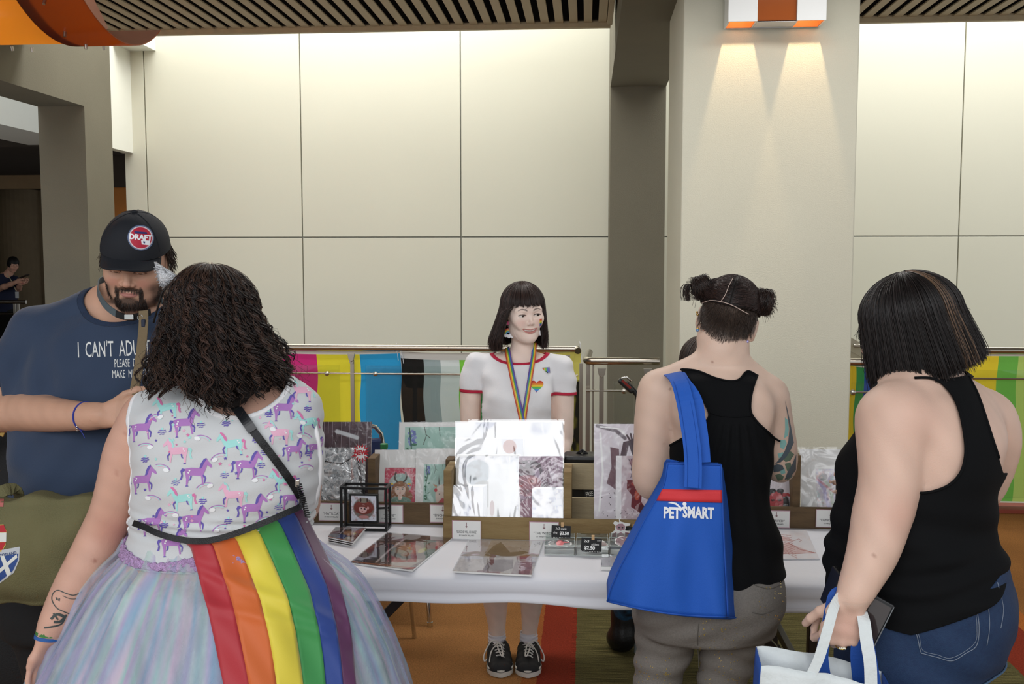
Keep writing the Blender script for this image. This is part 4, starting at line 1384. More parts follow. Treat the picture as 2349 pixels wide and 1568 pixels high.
def critter():
 Y=Yc-0.03
 c=at(1424,1222,Y)
 k=Y/F
 t=thing('sticker','standing sticker of a pink horned imp with a white outline','sticker',c)
 P=[(-24,-18),(-22,0),(-14,6),(-12,16),(-18,22),(-14,27),(-4,24),(-4,34),(0,26),(8,24),(22,22),(20,17),(12,16),(10,6),(22,4),(24,-6),(16,-18),(8,-20),(-8,-20)]
 MB().prism([(x*k,y*k)for x,y in P],c,(1,0,0),(0,0.15,1),0.002).build('white_rim',M_card,t)
 pk=mat('imp_pink','B08A94',rough=0.4,var=0.2,vscale=60)
 f=c+Vector((0,-0.001,0))
 for name,pts in(('head',[(-9,8),(-11,16),(-6,21),(4,22),(10,16),(9,8),(0,5)]),('body',[(-8,-16),(-9,-4),(0,3),(9,-4),(8,-16)]),('wing',[(-21,-14),(-20,-2),(-10,2),(-11,-12)]),('wing',[(20,-6),(20,1),(10,2),(10,-10)])):
  MB().prism([(x*k,y*k)for x,y in pts],f,(1,0,0),(0,0.15,1),0.0006).build(name,pk if name!='wing' else mat('imp_dark','8A5A62',rough=0.4),t)
 for x in(-4,4):
  MB().prism([((x+2*math.cos(a))*k,(13+2*math.sin(a))*k)for a in np.linspace(0,2*PI,10)[:-1]],f+Vector((0,-0.0006,0)),(1,0,0),(0,0.15,1),0.0004).build('eye',M_ink,t)
critter()
def chalk(label,px0,px1,py0,py1,Y,lines,tilt=0.0):
 c0,c1=at(px0,py0,Y),at(px1,py1,Y)
 mid=(c0+c1)/2
 w,h=c1.x-c0.x,c0.z-c1.z
 t=thing('price_sign',label,'sign',mid)
 ux=Vector((math.cos(tilt),0,math.sin(tilt)))
 uy=Vector((-math.sin(tilt),0.12,math.cos(tilt)))
 MB().prism([(-w/2,-h/2),(w/2,-h/2),(w/2,h/2),(-w/2,h/2)],mid,ux,uy,0.003).build('chalkboard',M_chalk,t)
 f=Vector((0,-0.001,0))
 for s,sz,dx,dz,sx,bold in lines:
  text('lettering',s,sz*h,mid+f+ux*dx*w+uy*dz*h,ux,uy,M_chalkw,t,sx=sx,bold=bold)
 for k in range(13):
  MB().prism([(-0.0009,-0.0009),(0.0009,-0.0009),(0.0009,0.0009),(-0.0009,0.0009)],mid+f+ux*(-0.46+k*0.077)*w-uy*0.44*h,ux,uy,0.0003).build('dot',M_chalkw,t)
 MB().obox(mid+uy*(h*0.55)+ux*(0.06*w)+Vector((0,0.004,0)),(0.010,0.012,0.014)).build('clothes_peg',mat('peg_wood','C8A478',rough=0.7),t,bevel=0.001)
chalk('small chalk sign reading 3x3 static cling $2.50',1265,1309,1205,1234,tr1[2]+0.08,[('3x3 static',0.27,-0.0,0.26,0.85,0.0),('cling',0.25,-0.30,-0.06,0.75,0.0),('$2.50',0.34,0.17,-0.10,0.95,0.0007)],-0.03)
chalk('small chalk sign reading 2x3 stickers $2.50',1333,1380,1234,1266,tr2[2]-0.004,[('2x3',0.27,-0.24,0.27,0.95,0.0002),('stickers',0.24,0.18,0.08,0.75,0.0),('$2.50',0.36,-0.08,-0.20,0.95,0.0007),('\u2661\u2661',0.2,0.35,0.34,0.9,0.0)],-0.06)
chalk('dark price sign half hidden behind the blue bag',1428,1475,1208,1236,Yc-0.015,[('sticker pack',0.24,0,0.2,0.75,0.0),('$10',0.34,0,-0.15,0.95,0.0005)],0.0)
Yg=Yc+0.185
t=thing('supply_box','shallow pale box behind the open part of the middle crate','box',at(1345,1170,Yg))
zsb=at(1346,1161,Yg).z
MB().box(at(1312,1170,Yg).x,at(1400,1170,Yg).x,Yg-0.015,Yg+0.030,ZT+0.003,zsb-0.001).build('box_body',mat('box_pale','C8C0B0',rough=0.8),t,bevel=0.001)
t=thing('small_sign','small black sign reading FREE seen through the crate','sign',at(1352,1133,Yg))
MB().obox(at(1352,1134,Yg)+Vector((0,0.012,0)),(pxm(24,Yg),0.003,pxm(26,Yg)),Matrix.Rotation(-0.15,3,'Y')).box(at(1352,1134,Yg).x-0.004,at(1352,1134,Yg).x+0.004,Yg+0.014,Yg+0.017,zsb,at(1352,1134,Yg).z).build('board',M_chalk,t)
text('lettering','FREE',pxm(14,Yg),at(1352,1134,Yg)+Vector((0,0.0095,0)),(1,0,0.15),(-0.15,0,1),M_chalkw,t,sx=0.6)
t=thing('jar_lid','round silver tin lying behind the open slat of the middle crate','tin',Vector((at(1346,1157,Yg).x,Yg+0.0,zsb+0.0085)))
MB().lathe([(0.02,-0.008),(0.021,0.006),(0.019,0.009)],Vector((at(1346,1157,Yg).x,Yg+0.0,zsb+0.0085)),20).build('tin_body',M_chrome,t,smooth=True,auto=40)
t=thing('twine_coil','coil of brown twine behind the slat of the middle crate','twine',at(1326,1156,Yg))
for k in range(4):
 c=Vector((at(1324+3*k,1156,Yg).x,Yg-0.006,zsb+0.0125+0.001*k))
 MB().tube([c+Vector((0.016*math.cos(a)*(1+0.1*k),0.004*k,0.010*math.sin(a)))for a in np.linspace(0,2*PI,17)[:-1]],0.0012,5,closed=True).build('loop',mat('twine','8A7454',rough=0.9),t)
Yk=3.64
a,b=at(1292,1046,Yk),at(1378,1080,Yk)
t=thing('black_case','black padded case standing on the table behind the open crate','case',((a.x+b.x)/2,Yk,ZT))
MB().box(a.x,b.x,Yk,Yk+0.11,ZT+0.003,a.z).build('body',mat('case_black','0E0E10',rough=0.35,bump=0.2,bscale=30),t,bevel=0.012)
MB().tube([(a.x+0.05,Yk+0.06,a.z-0.003),(a.x+0.07,Yk+0.06,a.z+0.012),(b.x-0.07,Yk+0.06,a.z+0.012),(b.x-0.05,Yk+0.06,a.z-0.003)],0.006,8).build('handle',M_black,t,smooth=True)
Yw=Yr-0.05
t=thing('wire_stand','black wire stand in front of the holographic print','stand',at(1921,1120,Yw))
p0,p1=at(1921,1074,Yw),at(1921,1196,Yw)
MB().tube([(p1.x-0.004,Yw,ZT+0.002),(p0.x,Yw,p0.z),(p0.x+0.12,Yw,p0.z),(p0.x+0.12,Yw,ZT+0.002)],0.005,8).build('frame',M_black,t,smooth=True,auto=50)
MB().tube([(p0.x,Yw,p0.z-0.03),(p0.x+0.12,Yw,p0.z-0.03)],0.002,6).tube([(p0.x,Yw,p0.z-0.06),(p0.x+0.12,Yw,p0.z-0.06)],0.002,6).build('wire',M_black,t)
for q_ in(0,0.12):
 MB().tube([(p0.x+q_,Yw-0.05,ZT+0.004),(p0.x+q_,Yw+0.03,ZT+0.004)],0.003,6).build('foot',M_black,t)
# ================================================================= CHAIR, BOTTLE, CANE behind the table
def chair():
 t=thing('stacking_chair','chrome-framed chair with a navy backrest behind the left crate','chair',(-1.05,4.75,0))
 br=Vector((at(893,1010,4.9).x,4.9,0))
 d=Vector((0.33,-0.50,0)).normalized()
 w=Vector((-d.y,d.x,0))*-1
 w=Vector((-0.84,-0.54,0)).normalized()
 zb=at(880,977,4.9).z
 bl=br+w*0.44
 fr,fl=br+d*0.42,bl+d*0.42
 zs=0.44
 up=Vector((0,0,1))
 pts=[br,br-d*0.02+up*zs,br-d*0.08+up*(zb-0.12),br-d*0.085+up*(zb-0.05)+w*0.01,br-d*0.09+up*(zb-0.012)+w*0.04,br-d*0.09+up*zb+w*0.09,bl-d*0.09+up*zb-w*0.09,bl-d*0.09+up*(zb-0.012)-w*0.04,bl-d*0.085+up*(zb-0.05)-w*0.01,bl-d*0.08+up*(zb-0.12),bl-d*0.02+up*zs,bl]
 MB().tube([p+Vector((0,0,0.004))if p.z<0.01 else p for p in pts],0.011,10).build('back_frame',M_chrome,t,smooth=True)
 navy=mat('navy_vinyl','1F2C52',rough=0.5,var=0.05)
 c=(br+bl)/2-d*0.083+up*(zb-0.20)
 M=Matrix((w*-1,d*-1,up)).transposed()
 MB().obox(c,(0.42,0.035,0.26),M).build('backrest',navy,t,bevel=0.015)
 MB().obox((br+bl)/2+d*0.2+up*(zs+0.02),(0.43,0.42,0.05),M).build('seat',navy,t,bevel=0.018)
 for f,s_ in((fr,br),(fl,bl)):
  MB().tube([f+d*0.06+up*0.004,f+up*zs,s_+up*zs],0.011,10).build('leg',M_chrome,t,smooth=True,auto=50)
  MB().lathe([(0.014,0),(0.014,0.02)],f+d*0.06+up*0.001,10).build('foot_cap',M_chrome,t)
 MB().bar(br+up*zs+w*0.02,fr+up*0.30+w*0.02,0.012,0.012).build('brace',M_chrome,t)
chair()
cx_=at(881,1024,4.3)
t=thing('bottle','clear bottle with a green screw cap behind the left crate','bottle',(cx_.x,4.3,cx_.z-0.24))
MB().lathe([(0.001,-0.24),(0.032,-0.24),(0.034,-0.10),(0.030,-0.05),(0.014,-0.015),(0.013,0.0)],cx_,20).build('body',glass_mat('bottle_clear','DCE8E0',gloss=0.1),t,smooth=True)
MB().lathe([(0.0165,-0.008),(0.0175,0.0),(0.0175,0.012),(0.015,0.014)],cx_,20).build('cap',mat('cap_green','2E7A4A',rough=0.4),t,smooth=True,auto=40)
t=thing('stool','low stool that carries the bottle behind the left crate','stool',(cx_.x,4.3,0))
zs_=cx_.z-0.24
MB().lathe([(0.13,zs_-0.03),(0.135,zs_-0.015),(0.13,zs_-0.001)],(cx_.x,4.3,0),24).build('seat',M_black,t,smooth=True,auto=40)
for k in range(3):
 a=k*2.094+0.4
 MB().tube([(cx_.x+0.08*math.cos(a),4.3+0.08*math.sin(a),zs_-0.03),(cx_.x+0.13*math.cos(a),4.3+0.13*math.sin(a),0.002)],0.010,8).build('leg',M_chrome,t)
Ym=4.25
t=thing('camera_pole','grey pole with an angled black handle left of the woman with the blue bag','pole',at(1463,990,Ym))
q=lambda x,y,d=0.0:at(x,y,Ym+d)
MB().tube([(q(1463,1000).x,Ym,0.0),q(1463.5,922)],0.0075,10).build('tube',mat('pole_grey','A8B0B4',rough=0.3,metal=0.7),t,smooth=True,auto=40)
MB().tube([q(1463.5,928),q(1462,908),q(1455,897),q(1444,884),q(1436,877)],[0.0085,0.0095,0.011,0.010,0.009],12).build('grip',M_black,t,smooth=True)
MB().obox(q(1436,884),(0.082,0.04,0.024),Matrix.Rotation(R_(42),3,'Y')).build('head',M_black,t,bevel=0.009)
MB().obox(q(1437,881,-0.021),(0.05,0.003,0.010),Matrix.Rotation(R_(42),3,'Y')).build('display',mat('red_led','7A1E14',rough=0.3),t)
MB().tube([q(1424,880),q(1427,866),q(1437,864),q(1448,874)],0.004,8).build('clip',M_chrome,t,smooth=True)
# ================================================================= BODIES AS ONE SMOOTH SURFACE
def surface_nets(V,org,h):
 s=V<0
 nx,ny,nz=V.shape
 c=[(0,0,0),(1,0,0),(0,1,0),(1,1,0),(0,0,1),(1,0,1),(0,1,1),(1,1,1)]
 cnt=np.zeros((nx-1,ny-1,nz-1),np.int8)
 for a,b,d in c:
  cnt+=s[a:nx-1+a,b:ny-1+b,d:nz-1+d]
 act=(cnt>0)&(cnt<8)
 I,J,K=np.nonzero(act)
 n=len(I)
 idx=np.full(act.shape,-1,np.int32)
 idx[I,J,K]=np.arange(n)
 cv=[V[I+a,J+b,K+d]for a,b,d in c]
 P=np.zeros((n,3))
 m=np.zeros(n)
 edges=[(0,1),(2,3),(4,5),(6,7),(0,2),(1,3),(4,6),(5,7),(0,4),(1,5),(2,6),(3,7)]
 C8=np.array(c,float)
 for a,b in edges:
  x=(cv[a]<0)!=(cv[b]<0)
  t=np.where(x,cv[a]/np.where(x,cv[a]-cv[b],1),0)
  p=C8[a]+t[:,None]*(C8[b]-C8[a])
  P+=p*x[:,None]
  m+=x
 P=P/m[:,None]+np.stack([I,J,K],1)
 P=P*h+np.array(org)
 quads=[]
 def q(sa,sb,cells):
  x=sa!=sb
  ids=[np.where(x,cc,-1)[x]for cc in cells]
  fl=sa[x]
  Q=np.stack(ids,1)
  Q[fl]=Q[fl]
  Q[~fl]=Q[~fl][:,::-1]
  return Q[(Q>=0).all(1)]
 quads.append(q(s[:-1,1:-1,1:-1],s[1:,1:-1,1:-1],[idx[:,:-1,:-1],idx[:,1:,:-1],idx[:,1:,1:],idx[:,:-1,1:]]))
 quads.append(q(s[1:-1,:-1,1:-1],s[1:-1,1:,1:-1],[idx[:-1,:,:-1],idx[:-1,:,1:],idx[1:,:,1:],idx[1:,:,:-1]]))
 quads.append(q(s[1:-1,1:-1,:-1],s[1:-1,1:-1,1:],[idx[:-1,:-1,:],idx[1:,:-1,:],idx[1:,1:,:],idx[:-1,1:,:]]))
 return P,np.concatenate(quads)
def smin(a,b,k):
 if k<=0:
  return np.minimum(a,b)
 h=np.maximum(k-np.abs(a-b),0)/k
 return np.minimum(a,b)-h*h*k*0.25
class Body:
 def __init__(s):
  s.p=[]
 def copy(s):
  b=Body()
  b.p=list(s.p)
  return b
 def _add(s,fn,lo,hi,k,op='u'):
  s.p.append((fn,np.array(lo,float),np.array(hi,float),k,op))
  return s
 def cone(s,a,b,ra,rb,k=0.02,op='u'):
  a,b=np.array(a,float),np.array(b,float)
  d=b-a
  dd=max(float(d@d),1e-12)
  def fn(x,y,z):
   px,py,pz=x-a[0],y-a[1],z-a[2]
   t=np.clip((px*d[0]+py*d[1]+pz*d[2])/dd,0,1)
   qx,qy,qz=px-t*d[0],py-t*d[1],pz-t*d[2]
   return np.sqrt(qx*qx+qy*qy+qz*qz)-(ra+(rb-ra)*t)
  r=max(ra,rb)
  return s._add(fn,np.minimum(a,b)-r,np.maximum(a,b)+r,k,op)
 def chain(s,pts,radii,k=0.012,op='u',smooth=0):
  if smooth:
   Q=catmull([[*p,r]for p,r in zip(pts,radii)],smooth)
   pts,radii=[q[:3]for q in Q],[q[3]for q in Q]
  for i in range(len(pts)-1):
   s.cone(pts[i],pts[i+1],radii[i],radii[i+1],k,op)
  return s
 def ell(s,c,r,R=None,k=0.02,op='u'):
  c,r=np.array(c,float),np.array(r,float)
  M=np.array(R)if R is not None else np.eye(3)
  def fn(x,y,z):
   px,py,pz=x-c[0],y-c[1],z-c[2]
   u=px*M[0,0]+py*M[1,0]+pz*M[2,0]
   v=px*M[0,1]+py*M[1,1]+pz*M[2,1]
   w=px*M[0,2]+py*M[1,2]+pz*M[2,2]
   k0=np.sqrt((u/r[0])**2+(v/r[1])**2+(w/r[2])**2)
   k1=np.sqrt((u/r[0]**2)**2+(v/r[1]**2)**2+(w/r[2]**2)**2)
   return k0*(k0-1)/np.maximum(k1,1e-6)
  e=np.sqrt((M**2)@(r**2))
  return s._add(fn,c-e,c+e,k,op)
 def stack(s,st,k=0.02,ang=0.0,n=2.3,op='u',cap=0.02,dens=8):
  st=sorted(st,key=lambda q:q[0])
  Q=np.array(catmull(st,dens))
  Z=Q[:,0]
  order=np.argsort(Z)
  Q,Z=Q[order],Z[order]
  ca,sa=math.cos(ang),math.sin(ang)
  def fn(x,y,z):
   zz=np.clip(z,Z[0],Z[-1])
   cx,cy,A,B=[np.interp(zz,Z,Q[:,i]).astype(np.float32)for i in(1,2,3,4)]
   px,py=x-cx,y-cy
   u=(px*ca+py*sa)/A
   v=(-px*sa+py*ca)/B
   kk=(np.abs(u)**n+np.abs(v)**n)**(1/n)
   d=(kk-1)*np.minimum(A,B)*0.9
   e=np.maximum(Z[0]-z,z-Z[-1])
   return np.where(e>0,np.sqrt(np.maximum(d+cap,0)**2+e*e)-cap,d)
  m=float(np.max(np.maximum(Q[:,3],Q[:,4])))
  lo=(Q[:,1].min()-m,Q[:,2].min()-m,Z[0]-cap)
  hi=(Q[:,1].max()+m,Q[:,2].max()+m,Z[-1]+cap)
  return s._add(fn,lo,hi,k,op)
 def bounds(s):
  lo=np.min([p[1]for p in s.p if p[4]=='u'],0)
  hi=np.max([p[2]for p in s.p if p[4]=='u'],0)
  return lo,hi
 def mesh(s,h,lo=None,hi=None,off=0.0,disp=None):
  b0,b1=s.bounds()
  lo=b0-0.02-off if lo is None else np.maximum(np.array(lo,float),b0-0.02-off)
  hi=b1+0.02+off if hi is None else np.minimum(np.array(hi,float),b1+0.02+off)
  n=np.ceil((hi-lo)/h).astype(int)+2
  x=(lo[0]+h*np.arange(n[0])).astype(np.float32)
  y=(lo[1]+h*np.arange(n[1])).astype(np.float32)
  z=(lo[2]+h*np.arange(n[2])).astype(np.float32)
  V=np.full(tuple(n),0.08,np.float32)
  for fn,p0,p1,k,op in s.p:
   mg=max(k,0.0)+off+3*h+0.012
   i0=np.maximum(((p0-mg-lo)/h).astype(int),0)
   i1=np.minimum(((p1+mg-lo)/h).astype(int)+2,n)
   if(i1<=i0).any():
    continue
   sl=tuple(slice(a,b)for a,b in zip(i0,i1))
   d=fn(x[sl[0]][:,None,None],y[sl[1]][None,:,None],z[sl[2]][None,None,:])
   if op=='u':
    V[sl]=smin(V[sl],d,k)
   else:
    V[sl]=-smin(-V[sl],d,k)
  if off:
   V-=off
  if disp is not None:
   V-=disp(x[:,None,None],y[None,:,None],z[None,None,:]).astype(np.float32)
  return surface_nets(V,lo,h)
def join(parts):
 Vs,Fs,n=[],[],0
 for V,F_ in parts:
  Vs.append(V)
  Fs.append(F_+n)
  n+=len(V)
 return np.concatenate(Vs),np.concatenate(Fs)
def tris(Fc):
 return np.concatenate([Fc[:,[0,1,2]],Fc[:,[0,2,3]]])if Fc.shape[1]==4 else Fc
def clip(V,Fc,f):
 T=tris(Fc)
 s=f(V)
 inn=s<=0
 c=inn[T].sum(1)
 keep=T[c==3]
 part=T[(c==1)|(c==2)]
 newv,em,out=[],{},[]
 n0=len(V)
 def cut(a,b):
  key=(a,b)if a<b else(b,a)
  if key not in em:
   t=s[key[0]]/(s[key[0]]-s[key[1]])
   em[key]=n0+len(newv)
   newv.append(V[key[0]]*(1-t)+V[key[1]]*t)
  return em[key]
 for t in part.tolist():
  k=[inn[i]for i in t]
  if sum(k)==1:
   i=k.index(True)
   a,b,c_=t[i],t[(i+1)%3],t[(i+2)%3]
   out.append((a,cut(a,b),cut(a,c_)))
  else:
   i=k.index(False)
   a,b,c_=t[i],t[(i+1)%3],t[(i+2)%3]
   p,q=cut(a,b),cut(a,c_)
   out.append((p,b,c_))
   out.append((p,c_,q))
 V2=np.concatenate([V,np.array(newv)])if newv else V
 F2=np.concatenate([keep,np.array(out,dtype=int)])if out else keep
 used=np.zeros(len(V2),bool)
 used[F2.ravel()]=True
 mp=np.cumsum(used)-1
 return V2[used],mp[F2]
def body_head(b,T,h,hh,zc,m=0.012):
 c0,c1=box_of([T(-0.09,-0.12,-0.13),T(0.09,0.12,0.13),T(0.09,-0.12,0.13),T(-0.09,0.12,-0.13)],m)
 V0,F0=b.mesh(h)
 V0,F0=clip(V0,F0,lambda v:np.minimum.reduce([v[:,2]-zc-0.003,v[:,0]-c0[0]-0.003,c1[0]-0.003-v[:,0],v[:,1]-c0[1]-0.003,c1[1]-0.003-v[:,1]]))
 Vh,Fh=b.mesh(hh,lo=(c0[0],c0[1],zc),hi=c1)
 return V0,F0,Vh,tris(Fh)
def pieces(V,Fc,least=60):
 lab=np.arange(len(V))
 E=np.concatenate([Fc[:,[i,(i+1)%Fc.shape[1]]]for i in range(Fc.shape[1])])
 while True:
  m=np.minimum(lab[E[:,0]],lab[E[:,1]])
  new=lab.copy()
  np.minimum.at(new,E[:,0],m)
  np.minimum.at(new,E[:,1],m)
  new=new[new]
  if(new==lab).all():
   break
  lab=new
 fl=lab[Fc[:,0]]
 ids,cnt=np.unique(fl,return_counts=True)
 out=[]
 for i in np.argsort(-cnt):
  if cnt[i]<least:
   break
  F2=Fc[fl==ids[i]]
  used=np.zeros(len(V),bool)
  used[F2.ravel()]=True
  mp=np.cumsum(used)-1
  out.append((V[used],mp[F2]))
 return out
def relax(V,Fc,it=2,lam=0.5):
 E=np.concatenate([Fc[:,[i,(i+1)%Fc.shape[1]]]for i in range(Fc.shape[1])])
 n=len(V)
 for _ in range(it):
  S=np.zeros_like(V)
  cnt=np.zeros(n)
  for a,b in((0,1),(1,0)):
   for d in range(3):
    S[:,d]+=np.bincount(E[:,a],V[E[:,b],d],n)
   cnt+=np.bincount(E[:,a],minlength=n)
  V=V*(1-lam)+lam*S/np.maximum(cnt,1)[:,None]
 return V
def garment(name,V,Fc,m,parent,cols=None,th=0.003,label=None):
 o=np_mesh(name,V,Fc,m,parent,cols=cols,label=label)
 if th:
  md=o.modifiers.new('s','SOLIDIFY')
  md.thickness=th
  md.offset=-1
 return o
def bvh(V,Fc):
 return BVHTree.FromPolygons([tuple(v)for v in V],[tuple(f)for f in Fc.tolist()])
def decal(name,pts2,fs2,tree,o,ux,uy,m,parent,off=0.0012,step=0.012,label=None,direction=None,kind=None,maxd=2.0):
 bm=bmesh.new()
 vs=[bm.verts.new((x,y,0))for x,y in pts2]
 for f in fs2:
  try:
   bm.faces.new([vs[i]for i in f])
  except ValueError:
   pass
 bmesh.ops.triangulate(bm,faces=bm.faces[:])
 for _ in range(4):
  es=[e for e in bm.edges if e.calc_length()>step]
  if not es:
   break
  bmesh.ops.subdivide_edges(bm,edges=es,cuts=1)
  bmesh.ops.triangulate(bm,faces=bm.faces[:])
 ux,uy,o=Vector(ux).normalized(),Vector(uy).normalized(),Vector(o)
 nz=Vector(direction).normalized()if direction is not None else-ux.cross(uy)
 dead=[]
 for v in bm.verts:
  p=o+ux*v.co.x+uy*v.co.y
  hit,nrm,_,_=tree.ray_cast(p-nz*0.4,nz,maxd)
  if hit is None:
   dead.append(v)
  else:
   v.co=hit-nz*off
 bmesh.ops.delete(bm,geom=dead,context='VERTS')
 if not bm.faces:
  bm.free()
  return None
 bmesh.ops.recalc_face_normals(bm,faces=bm.faces[:])
 me=bpy.data.meshes.new(name)
 bm.to_mesh(me)
 bm.free()
 me.materials.append(m)
 ob=bpy.data.objects.new(name,me)
 C.objects.link(ob)
 if label:
  ob['label']=label
 if kind:
  ob['kind']=kind
 return hang(ob,parent)
def polys2(polys):
 P,T=[],[]
 for poly in polys:
  n=len(P)
  P+=list(poly)
  for t in tessellate_polygon([[Vector((x,y,0))for x,y in poly]]):
   T.append(tuple(i+n for i in t))
 return P,T
def cam_decal(name,polys,tree,Y,m,parent,**kw):
 allp=[p for q in polys for p in q]
 mx=sum(p[0]for p in allp)/len(allp)
 my=sum(p[1]for p in allp)/len(allp)
 c=at(mx,my,Y)
 d=(c-Vector((0,0,HC))).normalized()
 ux=d.cross(Vector((0,0,1))).normalized()
 uy=ux.cross(d).normalized()
 k=c.length and(c-Vector((0,0,HC))).length/F
 P,T=polys2([[((x-mx)*k,-(y-my)*k)for x,y in q]for q in polys])
 return decal(name,P,T,tree,c,ux,uy,m,parent,**kw)
def px_text(name,s,size_px,px,py,tree,Y,m,parent,sx=1.0,rot=0.0,bold=0.0,label=None,off=0.0012,align='CENTER',shear=0):
 c=at(px,py,Y)
 d=(c-Vector((0,0,HC))).normalized()
 ux=d.cross(Vector((0,0,1))).normalized()
 uy=ux.cross(d).normalized()
 if rot:
  ux,uy=ux*math.cos(rot)+uy*math.sin(rot),uy*math.cos(rot)-ux*math.sin(rot)
 k=(c-Vector((0,0,HC))).length/F
 vs,fs=text_mesh2d(s,size_px*k,sx,bold,align,shear)
 return decal(name,vs,fs,tree,c,ux,uy,m,parent,label=label,off=off,step=0.02)
def strands(name,P,rad,m,parent,cols=None,sides=3,label=None,stuff=True):
 n,k,_=P.shape
 rad=np.broadcast_to(rad,(n,k))
 T=np.gradient(P,axis=1)
 T/=np.linalg.norm(T,axis=2,keepdims=True)+1e-9
 ref=RNG.normal(size=(n,1,3))
 A=np.cross(T,ref)
 A/=np.linalg.norm(A,axis=2,keepdims=True)+1e-9
 B=np.cross(T,A)
 V=np.empty((n,k,sides,3))
 for q in range(sides):
  a=2*PI*q/sides
  V[:,:,q]=P+(A*math.cos(a)+B*math.sin(a))*rad[...,None]
 base=np.arange(n)[:,None]*(k*sides)+np.arange(k-1)[None,:]*sides
 Fs=[]
 for q in range(sides):
  q2=(q+1)%sides
  Fs.append(np.stack([base+q,base+q2,base+sides+q2,base+sides+q],-1).reshape(-1,4))
 cc=None
 if cols is not None:
  cc=np.repeat(np.repeat(cols[:,None,:],k*sides,1).reshape(n,k*sides,3),1,0).reshape(-1,3)
 o=np_mesh(name,V.reshape(-1,3),np.concatenate(Fs),m,parent,cols=cc,label=label)
 return o
def rotm(yaw=0,pitch=0,roll=0):
 return(Matrix.Rotation(R_(yaw),3,'Z')@Matrix.Rotation(R_(pitch),3,'X')@Matrix.Rotation(R_(roll),3,'Y'))
class Frame:
 def __init__(s,c,yaw=0,pitch=0,roll=0,sc=1.0):
  s.c,s.R,s.s=Vector(c),rotm(yaw,pitch,roll),sc
 def __call__(s,*p):
  return s.c+s.R@(Vector(p)*s.s)
 def inv(s,V):
  M=np.array(s.R)
  return((V-np.array(s.c))@M)/s.s
def head(b,T,smile=0.0,lids=0.35,face=True,ears=True,jaw=1.0,neck=None,nose=1.0):
 s=T.s
 R=T.R
 E=lambda c,r,k=0.012,op='u',rr=None:b.ell(T(*c),[q*s for q in r],(R@rr)if rr else R,k*s,op)
 Cn=lambda a,c,ra,rb,k=0.008,op='u':b.cone(T(*a),T(*c),ra*s,rb*s,k*s,op)
 E((0,0.012,0.040),(0.073,0.090,0.078),0.02)
 E((0,-0.024,-0.012),(0.062*jaw,0.062,0.076),0.045)
 E((0,-0.034,-0.056),(0.047*jaw,0.046,0.040),0.03)
 Cn((-0.045*jaw,0.0,-0.055),(-0.012,-0.062,-0.082),0.015,0.012,0.035)
 Cn((0.045*jaw,0.0,-0.055),(0.012,-0.062,-0.082),0.015,0.012,0.035)
 E((0,-0.072,-0.086),(0.017*jaw,0.014,0.013),0.018)
 if not face:
  if ears:
   for sx in(-1,1):
    ear(b,T,sx)
  return
 for sx in(-1,1):
  E((sx*0.040,-0.062,-0.012+0.003*smile),(0.022,0.020,0.020),0.03)
  if smile:
   E((sx*0.034,-0.074,-0.030),(0.014,0.011,0.014),0.016)
  Cn((sx*0.012,-0.083,0.030),(sx*0.046,-0.068,0.030),0.007,0.006,0.020)
  E((sx*0.031,-0.098,0.009),(0.0165,0.018,0.010),0.012,'s')
  E((sx*0.031,-0.0700,0.010),(0.0168,0.0160,0.0155),0.005)
  op=0.0042*(1-lids)+0.0012
  E((sx*0.031,-0.090,0.0085-lids*0.002),(0.0152,0.020,op),0.002,'s')
  if ears:
   ear(b,T,sx)
 n=nose
 Cn((0,-0.080,0.020),(0,-0.098,-0.014),0.0060*n,0.0068*n,0.012)
 E((0,-0.1005,-0.0195),(0.0088*n,0.0088,0.0078),0.008)
 for sx in(-1,1):
  E((sx*0.0110*n,-0.0905,-0.0235),(0.0062*n,0.0085,0.0062),0.006)
  E((sx*0.0058*n,-0.0985,-0.0290),(0.0028,0.0040,0.0030),0.002,'s')
 w=0.0225+0.0085*smile
 y0=-0.0850
 xs_=np.linspace(-1,1,9)
 def mp(x,dz,dy):
  return(x*w,y0+dy+0.012*x*x,-0.0515+mouth_curve(x,smile)+dz)
 e_=np.sqrt(np.clip(1-xs_**2,0,1))
 for(x0,q0),(x1,q1)in zip(zip(xs_[:-1],e_[:-1]),zip(xs_[1:],e_[1:])):
  Cn(mp(x0,(0.0030+0.0012*smile)*q0,-0.0015*q0),mp(x1,(0.0030+0.0012*smile)*q1,-0.0015*q1),0.0012+0.0018*q0,0.0012+0.0018*q1,0.005)
  Cn(mp(x0,-(0.0046+0.0028*smile)*q0,-0.0010*q0),mp(x1,-(0.0046+0.0028*smile)*q1,-0.0010*q1),0.0014+0.0026*q0,0.0014+0.0026*q1,0.005)
 for(x0,q0),(x1,q1)in zip(zip(xs_[:-1],e_[:-1]),zip(xs_[1:],e_[1:])):
  r0,r1=(0.0006+0.0036*smile*q0),(0.0006+0.0036*smile*q1)
  Cn(mp(x0*0.93,-0.0008*smile,-0.006),mp(x1*0.93,-0.0008*smile,-0.006),r0,r1,0.0012,'s')
  Cn(mp(x0*0.93,-0.0008*smile,0.000),mp(x1*0.93,-0.0008*smile,0.000),r0,r1,0.0012,'s')
def mouth_curve(x,smile):
 return(0.0078*smile)*x*x-0.0012*(1-smile)*x*x
def ear(b,T,sx):
 s=T.s
 tl=Matrix.Rotation(R_(sx*18),3,'Z')@Matrix.Rotation(R_(12),3,'X')
 R=T.R@tl
 b.ell(T(sx*0.0760,0.010,-0.004),[0.0070*s,0.0160*s,0.0290*s],R,0.005*s)
 b.ell(T(sx*0.0840,0.007,0.000),[0.0050*s,0.0085*s,0.0170*s],R,0.003*s,'s')
 b.ell(T(sx*0.0750,0.004,-0.029),[0.0060*s,0.0080*s,0.0090*s],R,0.005*s)
